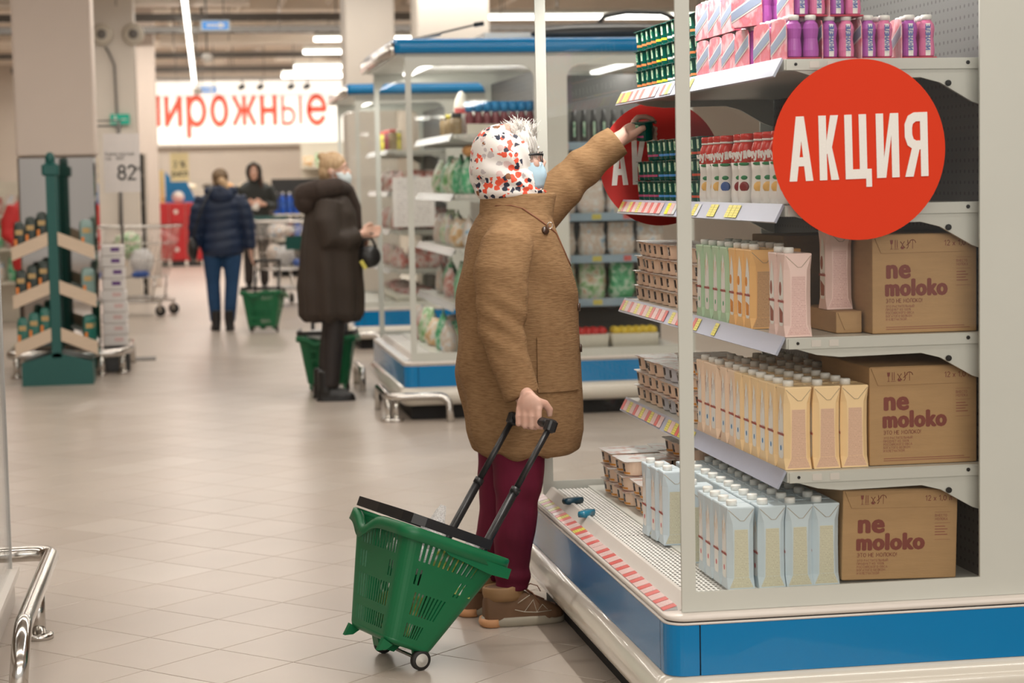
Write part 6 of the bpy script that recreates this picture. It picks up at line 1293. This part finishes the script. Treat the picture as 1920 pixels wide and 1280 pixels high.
for i in range(4):
    t = thing('produce_tray', f'pale produce tray on the bottom deck of the second display, {ORD[i]} from the near end', 'tray', (X2+.34, Y2+.10+.42*i, .379), group='produce trays in the second display')
    part('tray', M().rings([rrect(0-o, .36+o, 0-o, .34+o, .02, 2, z) for o, z in ((0, 0), (.015, .07))], 0, True), 'ivory', t); part('contents', crumple((.18, .17, .085), (.16, .15, .055), 80+i, amp=.2), ('meat_bag', 'veg_bag', 'leaf_bag', 'bread_bag')[i], t)
for i in range(6):
    k = ('white', 'leaf', 'bread', 'veg', 'meat', 'white')[i]
    pouch(k, X2+.245+jit(.015), Y2+.14+.30*i, .3795, pi/2+jit(.4), f'{NAMES[k]} low at the second display front, {ORD[i]} from the near end', 'food bags along the front of the second display deck', RD(0))
# right half of the second display: shelves facing the camera
for zi, (z, kk) in enumerate(((1.19, 'white'), (.935, 'white'), (.67, 'veg'))):
    for i in range(4):
        pouch(kk if i != 2 or zi < 2 else 'leaf', X2+XC+.115+.185*i, Y2+.33, z+.001, jit(.2), f'{NAMES[kk] if i != 2 or zi < 2 else NAMES["leaf"]} right of the camel coat, {("upper","middle","lower")[zi]} shelf, {ORD[i]} from the left', f'bags on the {("upper","middle","lower")[zi]} cross shelf of the second display', jit(.1))
def dark_bottle():
    t = thing('dark_bottle', '', 'bottle', group='small dark bottles on the top cross shelf'); part('bottle_body', M().lathe([(.022, 0), (.024, .01), (.024, .12), (.012, .16), (.012, .20), (0, .20)], n=14), 'dark_tray', t); part('label', M().box(-.006, .006, -.0255, -.0235, .04, .13), 'green_label', t); return t
KB2 = Kind(dark_bottle)
for i in range(11): KB2.put((X2+XC+.07+.062*i, Y2+.29, 1.621), (0, 0, 0), f'small dark bottle on the top cross shelf behind the glass, {ORD[i]} from the left')
for j, (mt, nm, x) in enumerate((('tomato', 'red tomato', 0.06), ('lemon', 'yellow lemon', .37))):
    t = thing('produce_crate', f'white crate of {nm}s low behind the glass beside the camel coat', 'crate', (X2+XC+x, Y2+.06, .379)); part('crate', M().rings([rrect(0-o, .28+o, 0, .22, .01, 2, z) for o, z in ((0, 0), (.008, .09))], 0, True), 'ivory', t)
    for k in range(12): part(nm.split()[1], M().ell((0, 0, 0), (.030, .030, .027), 12, 8), mt, t, loc=(.03+.045*(k % 6), .04+.06*(k//6)+jit(.01), .105))
# third display: meat
X3, Y3 = 1.50, 16.9
for z, sn in ((1.328, 'second'), (1.003, 'middle'), (.672, 'fourth')):
    for i in range(5): pouch('meat' if (i+int(z*10)) % 4 else 'white', X3+.385, Y3+.16+.32*i, z+.001, pi/2+jit(.2), f'{"pack of red meat" if (i+int(z*10)) % 4 else "white printed bag"} on third display, {sn} shelf, {ORD[i]} along the front', f'packs on the {sn} shelf of the third display')
    for i in range(2): pouch('meat', X3+.52+.17*i, Y3+.13, z+.001, jit(.2), f'pack of red meat behind the end glass of the third display, {sn} shelf, {("left","right")[i]}', f'packs behind the end glass of the third display, {sn} shelf')
for i in range(6):
    t = thing('condiment_jar', f'tall jar on the top shelf of the third display, {ORD[i]} from the near end', 'jar', (X3+.33+.06*(i % 2), Y3+.12+.2*i, 1.683), group='jars on the top shelf of the third display'); part('jar_body', M().lathe([(.034, 0), (.036, .01), (.036, .14), (.026, .15)], n=14), ('jar_glass', 'tag_yellow', 'juice')[i % 3], t); part('lid', M().lathe([(0, .15), (.03, .15), (.03, .175), (0, .175)], n=14), ('tag_red', 'ivory')[i % 2], t)
for i in range(4):
    t = thing('produce_tray', f'pale tray of meat low in the third display, {ORD[i]} along the front', 'tray', (X3+.34, Y3+.10+.42*i, .379), group='trays in the third display'); part('tray', M().rings([rrect(0-o, .36+o, 0-o, .34+o, .02, 2, z) for o, z in ((0, 0), (.015, .07))], 0, True), 'ivory', t); part('contents', crumple((.18, .17, .085), (.15, .14, .05), 90+i, amp=.15), 'meat_bag', t)
# paper notice taped on the glass between displays two and three
t = thing('notice', 'white printed notice hanging on the end glass of the third display', 'notice', (X3+.30, Y3-.012, 1.03)); lines_mat('notice_text', (.72, .70, .68), (.45, .42, .42), 22, .6, breakup=12, margin=(.1, .9, .06, .94)); nb_ = M(); nb_.box(0, .36, 0, .002, 0, .42); part('sheet', nb_, 'notice_text', t); part('tape', M().box(.15, .2, -.001, 0, .40, .43), 'rail_grey', t)
# clutter on top of display two
t = thing('support_arm', 'thin black folding arm rising from the roof of the second display', 'arm', (1.42, 11.9, 2.236)); part('lower_arm', M().tube([(0, 0, .01), (.16, 0, .045)], .010, 6), 'dull_steel', t); part('upper_arm', M().tube([(.0, 0, .015), (.40, 0, .105)], .006, 6), 'black_plastic', t); part('tip', M().tube([(.36, 0, .097), (.42, 0, .106)], .014, 6), 'black_plastic', t)
t = thing('duffel_bag', 'long black bag with a handle loop lying on the roof of the second display', 'bag', (2.17, 12.15, 2.30)); bb_ = crumple((.48, 0, .0), (.50, .12, .062), 51, 28, 12, .04); part('bag_body', bb_, 'black_leather', t); part('handle', M().tube([(.42, 0, .05), (.46, 0, .10), (.60, 0, .125), (.82, 0, .12), (.95, 0, .07)], .014, 8), 'black_leather', t)
single('roof_box', M().box(0, 1.5, 0, .5, 0, .10), 'bumper_white', 'pale flat box behind the black bag on the roof of the second display', 'box', (1.95, 12.6, 2.239))
# ================================================================ STEEL BUMPERS
def hoop(label, pts, posts, r=.022):
    p0 = Vector(pts[0]); t = thing('bumper_rail', label, 'rail', (p0.x, p0.y, 0)); L_ = [Vector(p)-Vector((p0.x, p0.y, 0)) for p in pts]
    sm_ = [L_[0]]
    for i in range(1, len(L_)-1):
        a = L_[i]+(L_[i-1]-L_[i]).normalized()*min(.07, (L_[i-1]-L_[i]).length*.45); b_ = L_[i]+(L_[i+1]-L_[i]).normalized()*min(.07, (L_[i+1]-L_[i]).length*.45)
        for k in range(7): u = k/6; sm_.append(a*(1-u)**2+L_[i]*2*u*(1-u)+b_*u*u)
    sm_.append(L_[-1]); part('rail_tube', M().tube(sm_, r, 14), 'steel', t)
    for x, y in posts:
        q = Vector((x-p0.x, y-p0.y, 0)); part('post', M().cyl(q, q+Vector((0, 0, pts[1][2])), r*.8, n=12), 'steel', t); part('floor_flange', M().lathe([(0, .0), (.045, .0), (.045, .016), (.035, .018), (0, .018)], c=q, n=20), 'steel', t)
    return t
hoop('bent steel bumper rail in the left foreground', [(-1.2, 6.96, .155), (-.463, 6.97, .155), (-.476, 5.79, .155), (-.484, 5.66, .0)], [(-.470, 6.33)], .027)
hoop('steel bumper hoop in front of the second display', [(1.19, 12.3, .0), (1.19, 12.3, .15), (1.19, 11.62, .15), (1.54, 11.60, .15), (1.545, 11.56, 0)], [(1.19, 11.68), (1.235, 11.66)])
hoop('small steel bumper hoop beside the second display left corner', [(1.20, 13.45, .0), (1.20, 13.45, .15), (1.20, 13.95, .15), (1.20, 13.95, 0)], [])
hoop('steel bumper hoop in front of the third display', [(1.27, 16.6, .0), (1.27, 16.6, .15), (1.63, 16.55, .15), (1.64, 16.52, 0)], [])
hoop('steel bumper rail around the foot of the mirror clad column', [(-1.27, 16.3, .0), (-1.27, 16.3, .17), (-1.27, 15.28, .17), (-.47, 15.26, .17), (-.40, 15.6, .17), (-.40, 16.3, .17), (-.40, 16.32, 0)], [(-1.22, 15.28), (-.60, 15.27), (-.45, 15.42)], .032)
# left foreground glass screen on a white plinth
t = thing('display_case', 'clear glass screen on a low white plinth at the left edge', 'case', (-.60, 6.25, 0)); part('plinth', M().poly([(-.9, -.6), (.012, -.6), (.012, .66), (-.9, .66)], 0, .10, ax='z'), 'cream_rim', t); part('upstand', M().box(-.006, .030, -.6, .66, .10, .125), 'cream_rim', t)
part('glass_side', M().box(0, .006, -.6, .62, .12, 2.2), 'clear_glass', t); part('edge_strip', M().box(-.004, .010, .618, .624, .12, 2.2), 'dull_steel', t)
# ================================================================ LEFT SIDE: coffee stand, boxes, signs, trolleys
mat('stand_green', (.004, .085, .075), .45); mat('pale_wood', (.60, .47, .35), .5, var=.08, scale=8, stretch=(1, 1, 6)); mat('coffee_dark', (.012, .025, .018), .3); mat('coffee_label', (.45, .30, .12), .4); mat('coffee_teal', (.01, .13, .10), .3); mat('coffee_silver', (.20, .30, .28), .25)
st = thing('display_stand', 'dark green stand with slanted pale wood shelves before the mirror column', 'stand', (-.885, 14.62, 0), (0, 0, 0))
part('base', M().poly([(-.25, 0), (.25, 0), (.25, .165), (.0, .235), (-.25, .165)], 0, .45, ax='y'), 'stand_green', st); part('spine', M().box(-.035, .035, 0, .05, .2, 1.60), 'stand_green', st); part('spine', M().box(-.03, .03, .42, .45, .2, 1.5), 'stand_green', st)
part('finial', M().ell((0, .02, 1.62), (.035, .03, .05)), 'stand_green', st); part('finial_block', M().rbox(-.06, .06, -.012, .062, 1.50, 1.585, .01), 'stand_green', st)
for z in (.30, .64, .985):
    for sx in (-1, 1):
        part('shelf_front', M().poly([(sx*.035, z+.02), (sx*.29, z-.085), (sx*.29, z+.01), (sx*.035, z+.115)][::sx], -.012, .0, ax='y'), 'pale_wood', st, 'slanted pale wooden shelf front'); part('shelf', M().poly([(sx*.035, z+.02), (sx*.29, z-.085), (sx*.29, z-.075), (sx*.035, z+.03)][::sx], .0, .44, ax='y'), 'stand_green', st)
def coffee(kind):
    def mk():
        t = thing('coffee_pack', '', 'coffee', group='coffee packs on the green stand'); b = M(); b.rings([rrect(-.038*k, .038*k, -.026*k, .026*k, .006, 2, z) for z, k in ((0, .95), (.01, 1), (.19, 1), (.23, .85), (.245, .5))], 0, True); part('pack_body', b, ['coffee_dark', 'coffee_teal', 'coffee_silver'][kind], t)
        part('label', M().box(-.026, .026, -.0285, -.0262, .15, .185), 'coffee_label', t); part('swirl', M().box(-.034, -.014, -.0282, -.0262, .05, .12), 'carrot', t); return t
    return Kind(mk)
KCF = [coffee(k) for k in range(3)]
for zi, z in enumerate((.30, .64, .985)):
    for i, x in enumerate((-.235, -.155, -.075)):
        KCF[1 if zi == 0 else 0].put((-.885+x, 14.60+.07, z+.045-abs(x)*.41), (0, 0, 0), f'dark coffee pack on the left wing of the {("bottom","middle","top")[zi]} stand shelf, {ORD[i]} from the left')
    for i, (x, y) in enumerate(((.225, .06), (.235, .20))):
        KCF[1 if zi == 0 else 2].put((-.885+x, 14.62+y, z+.045-abs(x)*.41), (0, 0, .3), f'silver green coffee pack on the right wing of the {("bottom","middle","top")[zi]} stand shelf, {("near","far")[i]} one')
mat('paper_white', (.72, .68, .66), .6, var=.04); mat('purple_print', (.12, .04, .20), .4)
for i in range(9):
    z = .20+.086*i; w = .085 if i > 4 else .095
    t = thing('paper_pack', f'white pack in the stack beside the mirror column, {ORD[i]} from the bottom', 'pack', (-.495+jit(.004), 15.62, z), (0, 0, jit(.05)), 'white packs stacked beside the mirror column'); part('pack_body', M().rbox(-w, w, -.09, .09, 0, .084, .008), 'paper_white', t)
    part('logo', M().box(-.01, .055, -.0915, -.0902, .035, .065), 'purple_print' if i > 4 else 'tag_text', t)
single('stack_base', M().rbox(-.10, .10, -.09, .09, 0, .198, .01), 'dark_tray', 'dark block under the stack of white packs', 'block', (-.495, 15.62, 0))
t = thing('price_stand', 'tall thin dark pole with flat base plate and hanging price card', 'sign stand', (-.452, 16.6, 0)); part('base_plate', M().box(-.04, .24, -.12, .12, 0, .012), 'tray_metal', t); part('pole', M().cyl((0, 0, .012), (.005, 0, 1.94), .012, n=10), 'tray_metal', t); part('arm', M().box(-.22, .03, -.008, .008, 1.90, 1.915), 'tray_metal', t); part('arm', M().box(-.22, .03, -.008, .008, 1.945, 1.955), 'tray_metal', t)
pc = part('price_card', M().box(-.125, .165, -.012, -.008, 1.37, 1.845), 'paper_white', t)
mat('ink', (.03, .03, .03), .5); lettering(drawn_text('82', .11, .16, .2, 1, 'CENTER'), 'ink', pc, (.055, -.013, 1.475), FRONT); lettering(drawn_text('99', .035, .14, .2, 1, 'CENTER'), 'ink', pc, (.14, -.013, 1.54), FRONT); lettering(drawn_text('Карниз круглый\nгод   1850', .024, .13), 'ink', pc, (-.11, -.013, 1.67), FRONT)
t = thing('exit_sign', 'green running man exit sign on the pale speaker column', 'sign', (-.66, 24.93, 2.18)); mat('exit_green', (.0, .30, .20), .4, emit=.25); part('plate', M().box(-.11, .12, 0, .03, 0, .125), 'exit_green', t)
rm = M(); rm.ell((-.05, -.004, .10), (.012, .004, .012)); rm.tube([(-.05, -.004, .085), (-.055, -.004, .05), (-.035, -.004, .035), (-.045, -.004, .015)], .007, 6); rm.tube([(-.055, -.004, .05), (-.075, -.004, .03), (-.09, -.004, .03)], .007, 6); rm.tube([(-.075, -.004, .06), (-.06, -.004, .078), (-.035, -.004, .07), (-.025, -.004, .055)], .005, 6); rm.box(.02, .09, -.004, 0, .055, .065); part('running_man', rm, 'white_print', t)
# trolleys
def trolley(label, loc, rz):
    t = thing('shopping_trolley', label, 'trolley', loc, (0, 0, rz)); w0, w1, l0, l1, z0, z1 = .22, .28, .34, .45, .42, .98
    P = lambda u, v, k: ((-l0-(l1-l0)*v) if k else 0, 0, 0)
    c = lambda sx, sy, v: (sx*(l0+(l1-l0)*v)+.05*v, sy*(w0+(w1-w0)*v), z0+(z1-z0)*v)
    def wires(a0, a1, b0, b1, n, m):
        for i in range(n+1):
            u = i/n; p = Vector(a0).lerp(Vector(a1), u); q = Vector(b0).lerp(Vector(b1), u); part('wire', M().tube([p, q], .0028, 4), 'steel', t)
        for j in range(m+1):
            u = j/m; p = Vector(a0).lerp(Vector(b0), u); q = Vector(a1).lerp(Vector(b1), u); part('wire', M().tube([p, q], .0035, 4), 'steel', t)
    for sy in (-1, 1): wires(c(-1, sy, 0), c(1, sy, 0), c(-1, sy, 1), c(1, sy, 1), 14, 3)
    for sx in (-1, 1): wires(c(sx, -1, 0), c(sx, 1, 0), c(sx, -1, 1), c(sx, 1, 1), 9, 3)
    part('basket_floor', M().box(-l0, l0, -w0, w0, z0-.004, z0), 'dull_steel', t)
    part('rim', M().tube([c(-1, -1, 1), c(1, -1, 1), c(1, 1, 1), c(-1, 1, 1)], .012, 8, loop=True), 'steel', t); part('handle', M().cyl((-l1-.10, -.27, 1.02), (-l1-.10, .27, 1.02), .018, n=12), 'stand_green', t, 'green push handle')
    for sy in (-1, 1):
        part('handle_bracket', M().tube([c(-1, sy, 1), (-l1-.10, sy*.25, 1.02)], .010, 6), 'steel', t); part('chassis', M().tube([(-l0, sy*.20, z0), (-.36, sy*.24, .16), (.42, sy*.19, .16)], .014, 8), 'steel', t); part('chassis', M().tube([(l0, sy*.18, z0), (.30, sy*.20, .16)], .012, 8), 'steel', t)
        for x in (-.34, .40): part('caster', M().lathe([(0, -.014), (.055, -.014), (.060, -.008), (.060, .008), (.055, .014), (0, .014)], n=20).xf(Matrix.Translation((x, sy*.21, .060)) @ Matrix.Rotation(pi/2, 4, 'X')), 'rubber', t); part('caster_fork', M().box(x-.015, x+.015, sy*.21-.02, sy*.21-.016, .05, .16), 'steel', t)
    part('lower_tray', M().box(-.30, .36, -.18, .18, .20, .21), 'dull_steel', t)
    return t
T1 = trolley('wire shopping trolley full of bags beyond the woman in blue', (1.22, 23.6, 0), RD(-72)); part('advert_panel', M().box(.47, .475, -.16, .16, .66, .82), 'stand_green', T1, 'dark green advert panel on the front')
T2 = trolley('wire shopping trolley piled with groceries behind the price pole', (-.52, 22.45, 0), RD(-20))
mat('blue_pack', (.04, .12, .45), .35, var=.3, scale=15)
for nm, k, tx, ty, tz, s_, lab in (('a', 'bag_white', -.40, 22.3, .60, (.13, .12, .15), 'white carrier bag at the right end of the left trolley'), ('b', 'veg_bag', -.55, 22.4, .78, (.15, .12, .15), 'green and white bag heaped high in the left trolley'), ('c', 'bread_bag', -.70, 22.5, .58, (.12, .12, .12), 'brown and white bag low in the left trolley'), ('d', 'blue_pack', -.42, 22.25, .46, (.10, .07, .04), 'blue and purple pack at the bottom of the left trolley'),
    ('e', 'bag_white', 1.22, 23.45, .58, (.12, .12, .12), 'white carrier bag in the middle of the right trolley'), ('f', 'white_bag', 1.02+.08, 23.5, .60, (.09, .1, .12), 'peach printed bag at the left of the right trolley'), ('g', 'white_bag', 1.18, 23.8, .86, (.14, .12, .10), 'red and white bag at the top of the right trolley'), ('h', 'blue_pack', 1.36, 23.42, .50, (.06, .09, .05), 'blue pack at the right bottom of the right trolley')):
    single('grocery_bag', crumple((0, 0, 0), s_, hash(nm) % 1 + ord(nm), amp=.12), k, lab, 'bag', (tx, ty, tz))
# dark shelving behind the price pole, red lockers, posters
t = thing('shelf_rack', 'dark open cooler rack behind the price pole', 'rack', (-1.30, 26.4, 0)); part('back', M().box(0, .92, .45, .5, 0, 1.85), 'dark_tray', t); part('side', M().box(0, .03, 0, .45, 0, 1.85), 'dark_tray', t); part('side', M().box(.89, .92, 0, .45, 0, 1.85), 'column_light', t)
for z in (.1, .5, .85, 1.2, 1.55): part('shelf', M().box(.03, .89, 0, .45, z, z+.03), 'dull_steel', t); part('price_rail', M().box(.03, .89, -.012, 0, z-.01, z+.035), 'tray_metal', t)
for i, z in enumerate((.54, .89, 1.24)):
    for k in range(5): single('food_carton', M().rbox(-.05, .05, -.04, .04, 0, .16, .005), ('juice', 'blue_pack', 'dark_goods', 'tag_yellow', 'dark_tray')[(k+i) % 5], f'small dark pack, {("lower","middle","upper")[i]} shelf of the cooler rack, {ORD[k]} from the left', 'packet', (-1.30+.14+.16*k, 26.55, z-.009), group='packs in the cooler rack')
mat('locker_red', (.52, .018, .022), .35, var=.06, scale=2); mat('poster_blue', (.01, .25, .62), .5); mat('poster_yellow', (.80, .62, .20), .6); mat('pale_yellow', (.72, .62, .36), .7)
for i, x in enumerate((-.44, -.15, .14, .43)):
    t = thing('locker', f'tall red locker below the blue and yellow posters, {ORD[i]} from the left', 'locker', (x, 36, .10), group='row of red lockers'); part('carcass', M().rbox(0, .285, 0, .45, 0, 1.03, .006), 'locker_red', t)
    for z in (.02, .35, .69): d = part('door', M().rbox(.012, .273, -.016, -.001, z, z+.32, .004), 'locker_red', t); part('door_sticker', M().cyl((.12, -.0165, z+.18), (.12, -.020, z+.18), .04, n=14), 'white_print' if (i+int(z*10)) % 2 else 'tag_red', d)
    part('foot_plinth', M().box(.02, .26, .03, .40, -.10, 0), 'dark_tray', t)
t = thing('poster', 'blue poster with a round pale emblem behind the red lockers', 'poster', (-.20, 36.3, 1.13)); part('board', M().poly([(0, 0), (.55, 0), (.36, .42), (.12, .42), (0, .56)], 0, .02, ax='y'), 'poster_blue', t); part('emblem', M().cyl((.22, 0, .10), (.22, -.004, .10), .11, n=20), 'white_print', t); part('yellow_strip', M().box(-.09, -.03, -.002, .02, 0, .58), 'poster_yellow', t)
t = thing('poster', 'pale yellow sale poster with dark writing above the red lockers', 'poster', (-.10, 35.4, 1.50)); part('sheet', M().box(0, .32, 0, .006, 0, .50), 'pale_yellow', t); lettering(drawn_text('2 %\nрасп', .10, .18, .2, 1, 'CENTER'), 'ink', t, (.16, -.001, .25), FRONT); part('wire', M().cyl((.16, .003, .5), (.16, .003, 2.69), .003, n=5), 'tray_metal', t)
# water bottles and counter below the sign
t = thing('counter', 'long brownish bakery counter under the lit wall sign', 'counter', (-.3, 39.5, 0)); part('body', M().box(0, 4.5, 0, .8, 0, 1.15), 'wall_paint', t); part('top', M().box(-.03, 4.53, -.03, .83, 1.15, 1.20), 'dark_goods', t); part('glass_front', M().box(0, 4.5, 0, .01, 1.2, 1.55), 'clear_glass', t); part('shelf', M().box(0, 4.5, .1, .7, 1.35, 1.37), 'ivory', t)
for k in range(12): single('bread_loaf', M().ell((0, 0, .04), (.13, .10, .055), 14, 8), ('onion', 'bread_bag', 'dark_goods')[k % 3], f'brown loaf on the bakery counter, {ORD[k]} from the left', 'bread', (-.1+.36*k, 39.9, 1.375), group='loaves on the bakery counter')
t = thing('drinks_rack', 'low rack of bottled water and drinks behind the right trolley', 'rack', (1.42, 30.8, 0))
for z in (.12, .55, .93): part('shelf', M().box(0, 1.1, 0, .5, z, z+.03), 'ivory', t)
for x in (0, 1.07): part('side', M().box(x, x+.03, 0, .5, 0, 1.0), 'dark_tray', t)
part('back', M().box(.03, 1.07, .47, .5, 0, 1.5), 'dark_tray', t)
def water(m_):
    def mk():
        t = thing('drink_bottle', '', 'bottle', group='bottles on the drinks rack'); part('bottle_body', M().lathe([(.04, 0), (.045, .01), (.045, .20), (.042, .24), (.018, .29), (.016, .31)], n=14), m_, t); part('cap', M().lathe([(0, .305), (.019, .305), (.019, .335), (0, .335)], n=12), 'white_print', t); part('label', M().lathe([(.0458, .10), (.0462, .11), (.0462, .19), (.0458, .20)], n=14, cap=False), 'white_print' if m_ == 'juice' else 'blue_pack', t); return t
    return Kind(mk)
mat('water_blue', (.02, .10, .50), .15); KW = [water('water_blue'), water('juice'), water('dark_goods')]
for i in range(10): KW[0 if i < 5 else 2].put((1.50+.104*i, 30.95, .9605), (0, 0, 0), f'{"blue" if i < 5 else "dark"} drink bottle on the top of the drinks rack, {ORD[i]} from the left')
for i in range(10): KW[(0, 2, 1)[i % 3]].put((1.50+.104*i, 30.95, .5805), (0, 0, 0), f'drink bottle on the middle level of the drinks rack, {ORD[i]} from the left')
# goods shelves seen behind the brown coat and beside the mirror column
def gondola(label, x, y, w, h, kinds, z_s, nm):
    t = thing('shelf_rack', label, 'rack', (x, y, 0)); part('back', M().box(0, w, .38, .42, 0, h), 'ivory', t)
    for z in z_s: part('shelf', M().box(0, w, 0, .38, z-.03, z), 'ivory', t)
    n = int(w/.2)
    for j, z in enumerate(z_s):
        for i in range(n): pouch(kinds[(i+j) % len(kinds)], x+.1+.2*i, y+.12, z+.001, jit(.2), f'{NAMES[kinds[(i+j) % len(kinds)]]} on {nm}, {ORD[j]} shelf up, {ORD[i]} from left', f'packs on the {nm}')
gondola('pale shelf rack of colourful packs beside the far end of the third display', 2.05, 33.0, 1.2, 2.1, ('bread', 'veg', 'meat'), (.5, .9, 1.3, 1.7), 'far colourful rack')
gondola('shelf rack of mixed packs at the left edge beyond the shopper in red', -2.6, 21.5, 1.0, 1.5, ('white', 'leaf', 'meat'), (.45, .8, 1.15), 'left edge rack')
